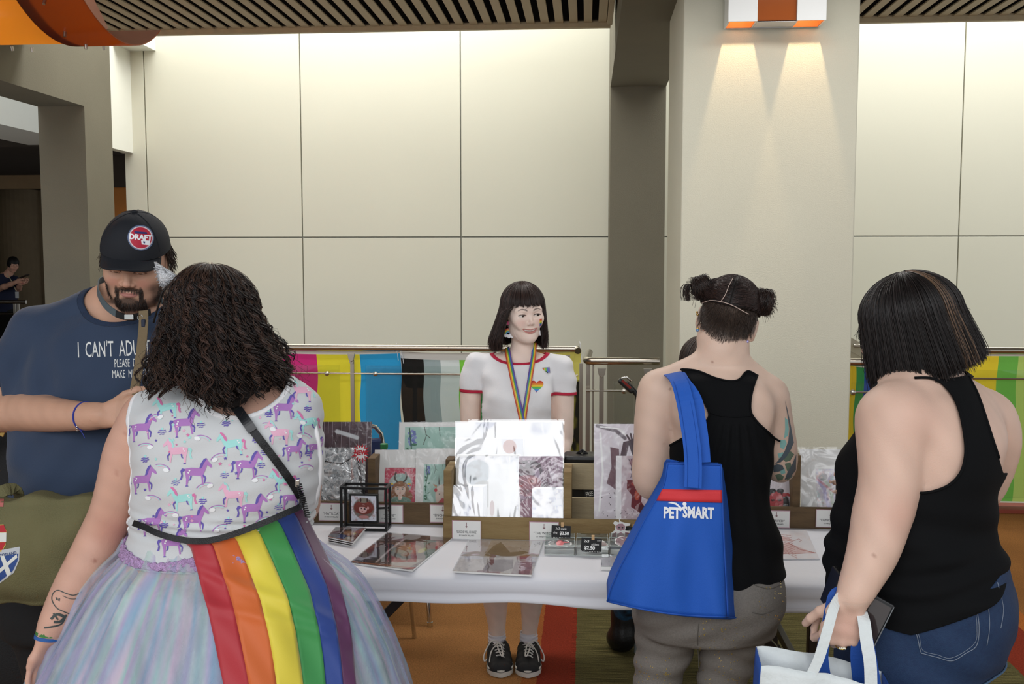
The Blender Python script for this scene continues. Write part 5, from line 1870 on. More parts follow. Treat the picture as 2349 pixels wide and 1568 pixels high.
def skin_cols(V,T,base,lip='C47872',brow='3A2A24',blush=0.35,browz=0.036,beard=None,region=None,mouth_s=0.0,browt=0.0042):
 L=T.inv(V)
 c=np.tile(np.array(lin(base)),(len(V),1))
 def blend(w,col):
  nonlocal c
  w=np.clip(w,0,1)[:,None]
  c=c*(1-w)+np.array(lin(col))*w
 x,y,z=L[:,0],L[:,1],L[:,2]
 front=(y<-0.02)&(z>-0.13)&(z<0.12)&(np.abs(x)<0.09)
 mot=0.04*np.sin(V[:,0]*91+V[:,2]*53)*np.sin(V[:,1]*77-V[:,2]*31)
 c=c*(1+mot[:,None])
 if blush:
  for sx in(-1,1):
   d=np.sqrt(((x-sx*0.038)/0.022)**2+((z+0.020)/0.018)**2)
   blend(np.where(front,(1-smoothstep(0.2,1.3,d))*blush,0),'D88A80')
  d=np.sqrt((x/0.012)**2+((z+0.018)/0.012)**2)
  blend(np.where(front&(y<-0.09),(1-smoothstep(0.2,1.2,d))*blush*0.6,0),'D08A80')
 w=0.0225+0.0085*mouth_s
 xx=np.clip(np.abs(x)/w,0,1.3)
 e2=np.sqrt(np.clip(1-xx**2,0,1))
 zc2=-0.0515+mouth_curve(np.minimum(xx,1.0),mouth_s)
 top=zc2+(0.0062+0.0014*mouth_s)*e2**0.8+0.0005-0.0012*np.exp(-(x/0.004)**2)
 bot=zc2-(0.0088+0.0034*mouth_s)*e2-0.0005
 m=smoothstep(0,0.0012,z-bot)*(1-smoothstep(-0.0012,0,z-top))*(xx<1.0)
 blend(np.where(front&(y<-0.055),m,0),lip)
 for sx in(-1,1):
  xb=x*sx
  t=(xb-0.012)/0.036
  zc_=browz+0.006*np.sin(np.clip(t,0,1)*PI*0.85)-0.004*np.clip(t,0,1)**3
  th=browt*(1-0.6*np.clip(t,0,1))
  m=(1-smoothstep(0.6,1.15,np.abs(z-zc_)/th))*smoothstep(-0.08,0.1,t)*(1-smoothstep(0.9,1.05,t))
  blend(np.where(front&(y<-0.045),m*0.8,0),brow)
  d=np.abs(np.sqrt(((x-sx*0.031)/0.0142)**2+((z-0.0085)/0.0062)**2)-1)
  blend(np.where(front&(y<-0.06)&(z>0.008),(1-smoothstep(0.10,0.28,d))*0.8,0),'4A322C')
 if beard:
  n=0.5+0.5*np.sin(V[:,0]*1700)*np.sin(V[:,2]*1900+V[:,1]*1300)
  jawl=np.clip((-0.052-z+0.25*np.abs(x))/0.02,0,1)
  chin=(1-smoothstep(0.7,1.2,np.sqrt((x/0.030)**2+((z+0.080)/0.022)**2)))
  gt=1-smoothstep(0.8,1.2,np.sqrt(((np.abs(x)-0.031)/0.0055)**2+((z+0.052)/0.022)**2))
  must=1-smoothstep(0.75,1.15,np.sqrt((x/0.030)**2+((z+0.0375)/0.0058)**2))
  soul=1-smoothstep(0.7,1.2,np.sqrt((x/0.007)**2+((z+0.068)/0.006)**2))
  jw=(1-smoothstep(-0.090,-0.060,z))*0.75+smoothstep(0.045,0.060,np.abs(x))*(1-smoothstep(-0.045,-0.015,z))*0.75
  wgt=np.maximum.reduce([chin,gt*0.9,must*0.95,soul,np.clip(jw,0,1)])*(0.75+0.25*n)
  blend(np.where((z<-0.005)&(y<0.0)&~(m>0.5),wgt*smoothstep(-0.112,-0.104,z)*smoothstep(0.0,-0.02,-0.02-y+0.0)if False else wgt*smoothstep(-0.112,-0.104,z)*(1-smoothstep(-0.03,-0.005,y)),0),beard)
  blend(np.where(front&(y<-0.06),m,0),lip)
 return c
def eyes(parent,T,look=0.0,down=0.0,iris='5A4632',sz=0.0136,lids=None):
 s=T.s
 wm=mat('eye_white','E6E2DE',rough=0.2)
 for sx in(-1,1):
  c=T(sx*0.031,-0.0708,0.010)
  d=T.R@(Matrix.Rotation(R_(look),3,'Z')@Matrix.Rotation(R_(down),3,'X')@Vector((0,-1,0)))
  M=d.to_track_quat('Z','Y').to_matrix()
  e=MB().lathe([(sz*s*math.sin(a),sz*s*math.cos(a))for a in np.linspace(0.38,PI-0.01,14)],c,20,M).build('eye',wm,parent,smooth=True)
  MB().lathe([(0.0001,sz*s*0.975),(0.0050*s,sz*s*0.940),(0.0064*s,sz*s*0.892)],c,18,M).build('iris',mat('iris_'+iris,iris,rough=0.15,coat=1.0),e,smooth=True)
  MB().lathe([(0.0001,sz*s*0.993),(0.0028*s,sz*s*0.975)],c,14,M).build('pupil',mat('pupil','0A0A0A',rough=0.1),e,smooth=True)
  if lids is not None:
   op=0.0042*(1-lids)+0.0012
   pts=[]
   for q in np.linspace(-1.02,1.08,15)*(1 if sx>0 else-1):
    x=0.0150*q
    z=0.0085-lids*0.002+op*math.sqrt(max(0,1-min(1,abs(q))**2))+0.0002
    dz=z-0.010
    y=-0.0700-math.sqrt(max(1e-7,0.0160**2*(1-(x/0.0168)**2-(dz/0.0155)**2)))-0.0004
    pts.append(T(sx*0.031+x,y,z))
   MB().tube(pts,[0.0004]+[0.0008]*13+[0.0006],6).build('eyelashes',mat('lash','1E1614',rough=0.6),parent,smooth=True)
def hair_paths(T,phi,zend,rx=0.080,ry=0.098,rz=0.086,off=0.0,th0=0.05,flare=0.0,curl=0.0,k=14,cz=0.040,cy=0.012,zend_pow=2.0,side_in=0.0,back=None):
 n=len(phi)
 one=np.ones(n)
 rx,ry,rz,off,th0,flare,curl=[np.asarray(q)*one for q in(rx,ry,rz,off,th0,flare,curl)]
 the=np.where(zend>cz,np.arccos(np.clip((zend-cz)/(rz+off),-1,1)),PI/2)
 rr=(rx+ry)/2+off
 L1=(the-th0)*rr
 L2=np.maximum(0,cz-zend)
 t=np.linspace(0,1,k)[None,:]
 s=t*(L1+L2)[:,None]
 th=np.minimum(th0[:,None]+s/rr[:,None],the[:,None])
 h=np.maximum(0,s-L1[:,None])
 u=h/np.maximum(L2[:,None],1e-4)
 st=np.sin(th)
 g=1+flare[:,None]*u-curl[:,None]*np.maximum(0,u-0.75)**2*16
 x=np.sin(phi)[:,None]*st*(rx+off)[:,None]*g
 y=-np.cos(phi)[:,None]*st*(ry+off)[:,None]*g+cy
 z=cz+np.cos(th)*(rz+off)[:,None]-h
 P=np.stack([x,y,z],-1)
 if back is not None:
  P=back(P,u)
 M=np.array(T.R)*T.s
 return P@M.T+np.array(T.c)
def hair_sheet(name,T,phis,zfn,m,parent,k=26,**kw):
 ph=np.asarray(phis)
 P=hair_paths(T,ph,zfn(ph),k=k,**kw)
 n=len(ph)
 i,j=np.meshgrid(np.arange(n-1),np.arange(k-1),indexing='ij')
 a=(i*k+j).ravel()
 Fc=np.stack([a,a+1,a+k+1,a+k],1)
 o=np_mesh(name,P.reshape(-1,3),Fc,m,parent)
 md=o.modifiers.new('s','SOLIDIFY')
 md.thickness=0.006
 md.offset=0
 return o
def hair_mat(name,a,b,rough=0.35):
 return mat(name,a,rough=rough,attr='Col',spec=0.5,var=0.12,vscale=60)
def strand_cols(n,a,b):
 w=RNG.random(n)[:,None]
 return np.array(lin(a))*(1-w)+np.array(lin(b))*w
M_skin={}
def skin(name):
 if name not in M_skin:
  M_skin[name]=mat('skin_'+name,'D9B7A6',rough=0.48,attr='Col',sss=0.08,bump=0.12,bscale=500,spec=0.4)
 return M_skin[name]
def hand(b,wrist,palm_dir,side_dir,n_dir,curl=(20,25,20),size=1.0,thumb=1,spread=4,th_curl=20,k=0.006,curls=None):
 w=Vector(wrist)
 d,sd,nn=Vector(palm_dir).normalized(),Vector(side_dir).normalized(),Vector(n_dir).normalized()
 s=size
 kn=[]
 for i,(o,l)in enumerate(((0.031,0.092),(0.0105,0.097),(-0.0105,0.092),(-0.030,0.082))):
  p=w+d*(l*s)+sd*(o*s)
  kn.append(p)
  b.cone(w+d*0.012*s+sd*(o*0.55*s),p,0.0145*s,0.0110*s,0.012*s)
 b.cone(kn[0]-d*0.02*s,kn[3]-d*0.02*s,0.011*s,0.010*s,0.012*s)
 L=((0.042,0.026,0.021),(0.047,0.030,0.022),(0.043,0.028,0.021),(0.034,0.021,0.019))
 tips=[]
 for i,(p,ls)in enumerate(zip(kn,L)):
  cu=curls[i]if curls else curl
  ang=0
  q=p.copy()
  fd=(d+sd*math.tan(R_((1.5-i)*spread))).normalized()
  r=0.0092*s if i<3 else 0.0080*s
  for j,l in enumerate(ls):
   ang+=cu[j]
   v=fd*math.cos(R_(ang))-nn*math.sin(R_(ang))
   q2=q+v*(l*s)
   b.cone(q,q2,r,r*0.90,0.0025*s if j==0 else 0.003*s)
   q,r=q2,r*0.90
  tips.append(q)
 t0=w+d*0.022*s+sd*0.020*s
 t1=t0+(d*0.75+sd*0.75-nn*0.25).normalized()*0.042*s
 b.cone(t0,t1,0.0165*s,0.0115*s,0.010*s)
 v=(d*0.95+sd*0.35-nn*math.sin(R_(th_curl))).normalized()
 t2=t1+v*0.030*s
 b.cone(t1,t2,0.0108*s,0.0100*s,0.004*s)
 v2=(v-nn*0.3-sd*0.25).normalized()
 b.cone(t2,t2+v2*0.024*s,0.0100*s,0.0085*s,0.003*s)
 tips.append(t2+v2*0.024*s)
 return kn,tips
def box_of(pts,m):
 A=np.array([list(p)for p in pts])
 return A.min(0)-m,A.max(0)+m
# ================================================================= THE SHOP KEEPER (faces the camera)
def keeper():
 Y0=4.15
 t=thing('person','smiling person with a dark bob in a white ringer T-shirt behind the table','person',(at(1200,1100,Y0).x,Y0,0))
 A=lambda x,y,d=0.0:at(x,y,Y0+d)
 k=Y0/F
 T=Frame(at(1201,722.5,Y0-0.03),yaw=21,pitch=4,roll=-3,sc=1.03)
 b=Body()
 zs=lambda y:A(1200,y).z
 X=lambda x,y:A(x,y).x
 st=lambda y,x0,x1,dp,dy=0.0:(zs(y),(X(x0,y)+X(x1,y))/2,Y0+dy,(X(x1,y)-X(x0,y))/2,dp)
 b.stack([st(826,1150,1240,0.060,0.01),st(850,1110,1272,0.085),st(900,1112,1268,0.108,-0.01),st(950,1112,1268,0.115,-0.012),st(1000,1122,1258,0.098),st(1050,1112,1266,0.105),st(1110,1102,1276,0.125,0.01),st(1150,1108,1270,0.120,0.01)],k=0.03)
 b.ell(A(1160,925,-0.085),(0.058,0.050,0.055),k=0.03).ell(A(1230,925,-0.085),(0.058,0.050,0.055),k=0.03)
 sl,sr=A(1092,838,0.005),A(1287,842,0.005)
 nb=A(1192,824,0.01)
 b.cone(nb,sl,0.045,0.036,0.03).cone(nb,sr,0.045,0.036,0.03)
 b.chain([T(0,0.022,-0.045),T(0,0.020,-0.085),A(1199,800,0.0),A(1194,832,0.01)],[0.047,0.045,0.047,0.060],k=0.015)
 b.chain([sl,A(1080,895,0.0),A(1079,960,0.0),A(1081,1008,0.01)],[0.043,0.0400,0.0370,0.034],k=0.02,smooth=3)
 b.chain([A(1081,1008,0.01),A(1092,1040,-0.06),A(1112,1068,-0.17)],[0.034,0.033,0.022],k=0.01,smooth=2)
 b.chain([sr,A(1292,900,0.0),A(1293,960,0.0),A(1294,1010,0.01)],[0.043,0.0400,0.0370,0.034],k=0.02,smooth=3)
 b.chain([A(1294,1010,0.01),A(1284,1045,-0.06),A(1262,1072,-0.17)],[0.034,0.033,0.022],k=0.01,smooth=2)
 hl=Vector((0.35,-0.9,-0.2))
 hand(b,A(1112,1068,-0.17),(0.30,-0.85,-0.45),(0.85,0.3,0),(-0.1,-0.4,0.9),size=0.92)
 hand(b,A(1262,1072,-0.17),(-0.30,-0.85,-0.45),(-0.85,0.3,0),(0.1,-0.4,0.9),size=0.92)
 ak=lambda x,y,d:at(x,y,Y0+d)
 b.chain([A(1160,1130,0.01),A(1146,1210),A(1140,1290,0.0),A(1136,1345,0.015),A(1137,1385,0.02),A(1140,1440,0.03),A(1140,1478,0.035)],[0.088,0.074,0.053,0.049,0.046,0.031,0.030],k=0.02,smooth=3)
 b.chain([A(1222,1130,0.01),A(1226,1210),A(1224,1290,0.0),A(1222,1345,0.015),A(1219,1385,0.02),A(1215,1440,0.03),A(1213,1482,0.035)],[0.088,0.074,0.053,0.046,0.041,0.029,0.029],k=0.02,smooth=3)
 bb=b.copy()
 head(b,T,smile=1.0,lids=0.30,jaw=0.90,nose=0.82)
 zc=T(0,0,-0.118).z
 Vb,Fb,Vh,Fh=body_head(b,T,0.0075,0.00155,zc)
 V,Fc=join([(Vb,Fb),(Vh,Fh)])
 cols=skin_cols(V,T,'F4DCCE',lip='CC8A82',brow='4A3832',blush=0.28,mouth_s=1.0,browz=0.0295,browt=0.0040)
 np_mesh('body',V,Fc,skin('pale'),t,cols=cols)
 eyes(t,T,look=18,down=8,iris='4A3A2C',lids=0.30)
 s=T.s
 def tooth(u,v):
  x=-0.026+0.052*u
  q=x/0.031
  return T(x,-0.0838+0.012*q*q+0.0004*math.cos(u*75),-0.0515+mouth_curve(q,1.0)+0.0038-0.0072*v)
 MB().grid(41,4,tooth).build('teeth',mat('teeth','F2EEE6',rough=0.2),t,smooth=True,solid=0.001)
 Th=bvh(Vh,Fh)
 for q,col in enumerate(('C8483A','D88A34','E2CC3C','4E9A48','3A5AA8','6A4A94')):
  y0,y1=731+q*2.9,731+(q+1)*2.9
  cam_decal('cheek_paint',[[(1238,y0),(1243.5,y0-0.6),(1243.2-q*0.3,y1-0.6),(1238,y1)]],Th,Y0-0.12,mat('paint_'+col,col,rough=0.6),t,step=0.004,off=0.0008)
 g=Body()
 g.stack([st(820,1150,1240,0.066,0.01),st(850,1104,1278,0.094),st(900,1104,1274,0.118,-0.01),st(950,1104,1275,0.128,-0.014),st(1000,1106,1273,0.118,-0.01),st(1060,1102,1278,0.122),st(1100,1098,1282,0.135)],k=0.03)
 g.ell(A(1160,922,-0.090),(0.062,0.052,0.058),k=0.035).ell(A(1230,922,-0.090),(0.062,0.052,0.058),k=0.035)
 g.cone(nb+Vector((0,0,0.002)),sl,0.050,0.044,0.03).cone(nb+Vector((0,0,0.002)),sr,0.050,0.044,0.03)
 g.chain([sl,A(1086,870),A(1079,912)],[0.050,0.051,0.053],k=0.02)
 g.chain([sr,A(1290,872),A(1296,918)],[0.050,0.051,0.053],k=0.02)
 def folds(x,y,z):
  a=0.0022*np.sin(x*38+z*30+2*np.sin(z*9))+0.0016*np.sin(x*60-z*44)+0.0012*np.sin(z*90+x*20)
  return a*(y<Y0+0.3)
 Vg,Fg=g.mesh(0.0055,disp=folds)
 nc=np.array(A(1192,797,-0.005))
 hl,hr=np.array(A(1079,898)),np.array(A(1295,904))
 dl=np.array((A(1079,912)-sl+Vector((0.018,0,0))).normalized())
 dr=np.array((A(1296,918)-sr+Vector((-0.02,0,0))).normalized())
 xl_,xr_=X(1110,890),X(1266,890)
 def fcl(V_):
  q=(V_-nc)/np.array([0.116,0.12,0.068])
  f1=(1-np.sqrt((q**2).sum(1)))*0.085
  f2=np.where(V_[:,0]<xl_,(V_-hl)@dl,-1)
  f3=np.where(V_[:,0]>xr_,(V_-hr)@dr,-1)
  f4=zs(1085)-V_[:,2]
  return np.maximum.reduce([f1,f2,f3,f4])
 w=0.0125
 Va,Fa=clip(Vg,Fg,lambda v:fcl(v)+w)
 garment('t_shirt',Va,Fa,mat('white_jersey','E9E8EA',rough=0.8,sheen=0.2,bump=0.08,bscale=300),t,th=0.002,label='white T-shirt with red neck and sleeve bands')
 Vt,Ft=clip(Vg,Fg,fcl)
 Vt,Ft=clip(Vt,Ft,lambda v:-(fcl(v)+w))
 Vt,Ft=clip(Vt,Ft,lambda v:zs(1060)-v[:,2])
 tree=bvh(Vg,tris(Fg))
 for q_,(Vq,Fq)in enumerate(pieces(Vt,Ft)):
  garment('red_band',Vq,Fq,mat('red_jersey','BC2140',rough=0.75,bump=0.1,bscale=300),t,th=0.004,label='red ribbed band of the T-shirt')
 n=48
 H=[]
 for i in range(n):
  a=2*PI*i/n
  hx=16*math.sin(a)**3
  hy=13*math.cos(a)-5*math.cos(2*a)-2*math.cos(3*a)-math.cos(4*a)
  H.append((1231+hx*0.98,884-hy*0.96))
 cl6=('C83E32','E0803A','E8C83C','5EBB5A','4A98D8','7A4AA0')
 y0,y1=min(p[1]for p in H),max(p[1]for p in H)
 for i,col in enumerate(cl6):
  a,c=y0+(y1-y0)*i/6,y0+(y1-y0)*(i+1)/6
  poly=H
  for lim,sg in((a,1),(c,-1)):
   out=[]
   for p,q in zip(poly,poly[1:]+poly[:1]):
    pin,qin=sg*(p[1]-lim)>=0,sg*(q[1]-lim)>=0
    if pin:
     out.append(p)
    if pin!=qin:
     tt=(lim-p[1])/(q[1]-p[1])
     out.append((p[0]+(q[0]-p[0])*tt,lim))
   poly=out
  if len(poly)>2:
   cam_decal('printed_heart',[poly],tree,Y0-0.1,mat('print_'+col,col,rough=0.8),t,label='%s stripe of the printed rainbow heart'%('red','orange','yellow','green','blue','purple')[i])
 pc=at(1253,849,Y0)
 hit=tree.ray_cast(Vector((0,0,HC)),(pc-Vector((0,0,HC))).normalized())[0]
 pn=MB().obox(hit+Vector((0,-0.003,0)),(0.032,0.003,0.026),Matrix.Rotation(R_(-6),3,'Y')).build('enamel_pin',mat('pin_silver','B8B8C0',rough=0.2,metal=1),t,bevel=0.001,label='small rainbow flag pin with a black arrow')
 for i,col in enumerate(('C8483A','E2B83C','6EC04E','4E78C8','7A5AB0')):
  MB().obox(hit+Matrix.Rotation(R_(-6),3,'Y')@Vector((-0.012+i*0.006,-0.005,0.001)),(0.0058,0.001,0.021),Matrix.Rotation(R_(-6),3,'Y')).build('stripe',mat('pin_'+col,col,rough=0.2,coat=1),pn)
 MB().prism([(-0.008,-0.010),(0,-0.002),(0.008,-0.010),(0.004,-0.011),(0,-0.006),(-0.004,-0.011)],hit+Vector((0,-0.006,0)),(1,0,0),(0,0,1),0.0008).build('arrow',M_black,pn)
 sh=Body()
 sh.stack([st(1070,1106,1272,0.118,0.0),st(1110,1096,1282,0.136,0.01),st(1150,1102,1276,0.13,0.01)],k=0.03)
 sh.chain([A(1158,1140,0.01),A(1148,1215)],[0.098,0.088],k=0.03).chain([A(1224,1140,0.01),A(1226,1215)],[0.098,0.088],k=0.03)
 Vs,Fs=sh.mesh(0.009)
 Vs,Fs=clip(Vs,Fs,lambda v:np.maximum(zs(1210)-v[:,2],v[:,2]-zs(1075)))
 garment('shorts',Vs,Fs,mat('black_cotton','1C1C20',rough=0.85,bump=0.1),t)
 for(ax,ay,sx,x0,yaw)in((1140,1478,-1,1146,10),(1213,1482,1,1211,-6)):
  an=A(ax,ay,0.035)
  ft=Vector((an.x,an.y,0))
  sk=Body()
  sk.chain([A(ax,1436 if sx<0 else 1448,0.032),A(ax,1462,0.034),Vector((an.x,an.y,0.06))],[0.0365,0.0365,0.036],k=0.01)
  sk.cone(Vector((an.x,an.y,0.06)),Vector((an.x,an.y-0.08,0.045)),0.031,0.026,0.01)
  Vk,Fk=sk.mesh(0.004,disp=lambda x,y,z:0.0016*np.sin(z*420)+0*x)
  zt=A(ax,1441 if sx<0 else 1449,0.03).z
  Vk,Fk=clip(Vk,Fk,lambda v:v[:,2]-zt)
  garment('sock',Vk,Fk,mat('white_sock','E8E4EA',rough=0.9,bump=0.2,bscale=200),t,th=0.002)
  toe=atz(1147 if sx<0 else 1210,1552,0.004)
  hx=an.x
  yw=math.degrees(math.atan2(-(toe.x-hx),0.24))
  shoe(t,Vector((hx,toe.y+0.268,0)),yw,0.272,0.112,t,sx)
 rb=mat('rainbow_ribbon','FFFFFF',rough=0.5,attr='Col')
 cols6=['C8483A','E08A3C','E6D040','56A24C','4468B4','6E4C98']
 def lan(pts,wpx,flip,name):
  C3=[]
  for x,y in pts:
   p=at(x,y,Y0)
   d=(p-Vector((0,0,HC))).normalized()
   h=tree.ray_cast(Vector((0,0,HC)),d)[0]
   h2=Th.ray_cast(Vector((0,0,HC)),d)[0]
   q=h or p
   C3.append(q-d*0.006)
  C3=catmull(C3,4)
  vs,fc,cc=[],[],[]
  m=len(C3)
  for i,p in enumerate(C3):
   p=Vector(p)
   dd=(Vector(C3[min(i+1,m-1)])-Vector(C3[max(i-1,0)])).normalized()
   sd=dd.cross(Vector((0,1,0.1))).normalized()
   for j in range(7):
    vs.append(p+sd*((j/6-0.5)*wpx*k))
  for i in range(m-1):
   for j in range(6):
    fc.append((i*7+j,i*7+j+1,i*7+8+j,i*7+7+j))
    cc.append(lin(cols6[j if flip else 5-j]))
  o=np_mesh(name,np.array([list(v)for v in vs]),np.array(fc),rb,t,smooth=False)
  a=o.data.color_attributes.new('Col','FLOAT_COLOR','CORNER')
  arr=np.ones((len(fc),4,4),np.float32)
  arr[:,:,:3]=np.array(cc)[:,None,:]
  a.data.foreach_set('color',arr.ravel())
  md=o.modifiers.new('s','SOLIDIFY')
  md.thickness=0.001
 lan([(1163,797),(1166,815),(1175,860),(1186,910),(1195,950),(1200,975)],13,True,'lanyard')
 lan([(1226,786),(1224,815),(1217,860),(1209,910),(1203,950),(1201,975)],11,False,'lanyard')
 for(x,y,sx)in((1165,741,1),):
  Ye=Y0-0.05
  c=at(x,y,Ye)
  e=MB().lathe([(0.0005,-0.002),(0.0075,-0.0015),(0.0075,0.0015),(0.0005,0.002)],c,16,Matrix.Rotation(PI/2,3,'X')).build('earring',mat('pink_glitter','D84A7E',rough=0.2,var=0.2,vscale=300,coat=0.6),t,smooth=True,auto=40,label='rainbow and cloud earring hanging from a pink stud')
  MB().tube([at(x,745,Ye),at(x,750,Ye)],0.0012,6).build('link',M_chrome,e)
  cc=at(1166,766,Ye)
  for i,col in enumerate(('C02830','E0803A','E8D03C','4EA8A0','3E88D0')):
   r1,r0=(13.5-i*2.1)*k,(13.5-(i+1)*2.1)*k
   n_=16
   arc=[(r1*math.cos(a),r1*math.sin(a))for a in np.linspace(PI,-0.05,n_)]+[(r0*math.cos(a),r0*math.sin(a))for a in np.linspace(-0.05,PI,n_)]
   MB().prism(arc,cc,(1,0,0),(0,0,1),0.003).build('arch',mat('acr_'+col,col,rough=0.2,coat=0.7),e)
  for(dx,dz,r)in((-6,-3,4.0),(-1,-4,3.6),(5,-3.4,4.4),(11,-2,4.6),(9,-5,3.6),(2,-6,3.2)):
   MB().lathe([(0.0003,-0.0015),(r*k,-0.001),(r*k,0.001),(0.0003,0.0015)],cc+Vector((dx*k,-0.003,dz*k)),14,Matrix.Rotation(PI/2,3,'X')).build('cloud_puff',mat('acr_white','F4F4F6',rough=0.25,coat=0.6),e,smooth=True,auto=40)
 MB().tube([at(1238,757,Y0-0.06),at(1239,769,Y0-0.06)],0.0025,8).build('earring',mat('acr_white','F4F4F6',rough=0.25,coat=0.6),t,label='thin white earring')
 hm=hair_mat('dark_brown_hair','2A1F1D','3A2B27')
 def zf(ph):
  ph=np.arctan2(np.sin(ph),np.cos(ph))
  a=np.abs(ph)
  z=np.where(a<0.80,0.051+0.004*np.sin(ph*23),-0.135)
  z=np.where((a>=0.80)&(a<1.1),0.051-(a-0.80)/0.3*0.19,z)
  return np.where(a>=1.1,-0.130-0.004*np.sin(ph*17),z)
 kw=dict(rx=0.083,ry=0.101,rz=0.089)
 phis=np.concatenate([np.linspace(-PI,PI,181)])
 def sweep(P,u):
  P[...,0]=P[...,0]*(1+0.26*u*(P[...,0]<0))-0.012*u
  return P
 hair_sheet('hair',T,phis,zf,mat('hair_under','1E1614',rough=0.6),t,off=-0.004,flare=0.16,th0=0.02,curl=0.10,back=sweep,**kw)
 n=4200
 ph=RNG.uniform(-PI,PI,n)
 clump=0.05*np.sin(ph*31)*np.sin(ph*13)
 z=zf(ph)+RNG.normal(0,0.0045,n)
 z=np.where((np.abs(ph)<0.8)&(RNG.random(n)<0.15),z+0.006,z)
 P=hair_paths(T,ph+clump*0.4,z,off=RNG.uniform(-0.002,0.007,n),flare=RNG.normal(0.20,0.06,n),th0=RNG.uniform(0.02,0.25,n),curl=RNG.uniform(0.06,0.20,n),k=18,back=sweep,**kw)
 P+=RNG.normal(0,0.0006,(n,1,3))
 rad=np.linspace(1,0.5,18)*0.00095
 strands('hair_strands',P,rad,hm,t,cols=strand_cols(n,'211816','4A3833'))
 return t
def shoe(t,heel,yaw,L,Wd,parent,o=1):
 M=Matrix.Rotation(R_(-yaw),3,'Z')
 P=lambda x,y,z:heel+M@Vector((x,-y,z))
 ws=[(0.0,0.55),(0.03,0.78),(0.09,0.80),(0.15,0.86),(0.19,1.0),(0.225,0.94),(0.25,0.72),(L,0.35)]
 ys=np.linspace(0.0,L,30)
 hw=np.interp(ys,[w[0]for w in ws],[w[1]for w in ws])*Wd/2
 hw=hw*np.sqrt(np.clip(1-((ys-(L-0.03))/0.031)**2*(ys>L-0.03),0.02,1))
 hw=hw*np.sqrt(np.clip(1-((0.03-ys)/0.031)**2*(ys<0.03),0.02,1))
 out=[(w,y)for w,y in zip(hw,ys)]+[(-w,y)for w,y in zip(hw[::-1],ys[::-1])]
 root=MB()
 mb=MB()
 n=len(out)
 vs=[]
 for z,g in((0.001,0.97),(0.004,1.0),(0.027,1.0),(0.029,0.97)):
  vs+=[P(x*g,L/2+(y-L/2)*(0.99+0.01*g),z)for x,y in out]
 fs=[tuple(range(n)),tuple(3*n+i for i in range(n))[::-1]]
 for q in range(3):
  fs+=[(q*n+i,q*n+n+i,q*n+n+(i+1)%n,q*n+(i+1)%n)for i in range(n)]
 mb.add(vs,fs)
 s=mb.build('shoe_sole',mat('sole_white','D6D4CC',rough=0.6,var=0.04,vscale=30),parent,smooth=True,auto=50)
 MB().tube([P(x*1.012,y,0.0225)for x,y in out],0.0011,4,closed=True).build('foxing_line',mat('foxing','3A443E',rough=0.6),s)
 b=Body()
 yy=[0.03,0.07,0.12,0.16,0.20,0.235]
 hh=[0.062,0.066,0.060,0.050,0.040,0.036]
 wws=[0.034,0.040,0.044,0.052,0.056,0.040]
 for i in range(len(yy)-1):
  for sx in(-1,1):
   b.cone(P(sx*wws[i]*0.36,yy[i],hh[i]-0.03+0.006),P(sx*wws[i+1]*0.36,yy[i+1],hh[i+1]-0.03+0.008),0.034,0.034,0.006)
 V,Fc=b.mesh(0.004)
 V,Fc=clip(V,Fc,lambda v:0.024-v[:,2])
 op=np.array(P(0,0.055,0.095))
 V,Fc=clip(V,Fc,lambda v:0.036-np.linalg.norm((v-op)/np.array([1,1.25,1.0]),axis=1))
 garment('shoe_upper',V,Fc,mat('black_canvas','17171A',rough=0.75,bump=0.15,bscale=400),parent,th=0.004)
 lace=mat('lace_white','DAD6D0',rough=0.8)
 for i in range(5):
  y=0.105+i*0.018
  z=0.079-i*0.0058
  MB().tube(catmull([P(-0.020,y,z-0.004),P(-0.008,y+0.004,z+0.004),P(0.010,y+0.008,z+0.004),P(0.021,y+0.014,z-0.006)],3),0.0030,6).build('lace',lace,parent,smooth=True)
  for sx in(-1,1):
   MB().lathe([(0.0026,-0.001),(0.0034,0.001)],P(sx*0.023,y,z-0.004),10).build('eyelet',mat('eyelet','E2E2E2',rough=0.3),s)
 MB().tube(catmull([P(0,0.11,0.084),P(o*0.030,0.10,0.090),P(o*0.062,0.135,0.05),P(o*0.064,0.165,0.030),P(o*0.045,0.15,0.040),P(o*0.02,0.12,0.066)],6),0.0030,6).build('lace_loop',lace,parent,smooth=True)
 MB().tube(catmull([P(0,0.11,0.084),P(-o*0.008,0.15,0.084),P(-o*0.012,0.20,0.068),P(-o*0.004,0.20,0.068),P(o*0.008,0.14,0.082)],6),0.0030,6).build('lace_loop',lace,parent,smooth=True)
 MB().tube(catmull([P(0,0.11,0.084),P(o*0.030,0.15,0.072),P(o*0.042,0.19,0.052),P(o*0.044,0.215,0.031)],5),0.0028,6).build('lace_end',lace,parent,smooth=True)
keeper()
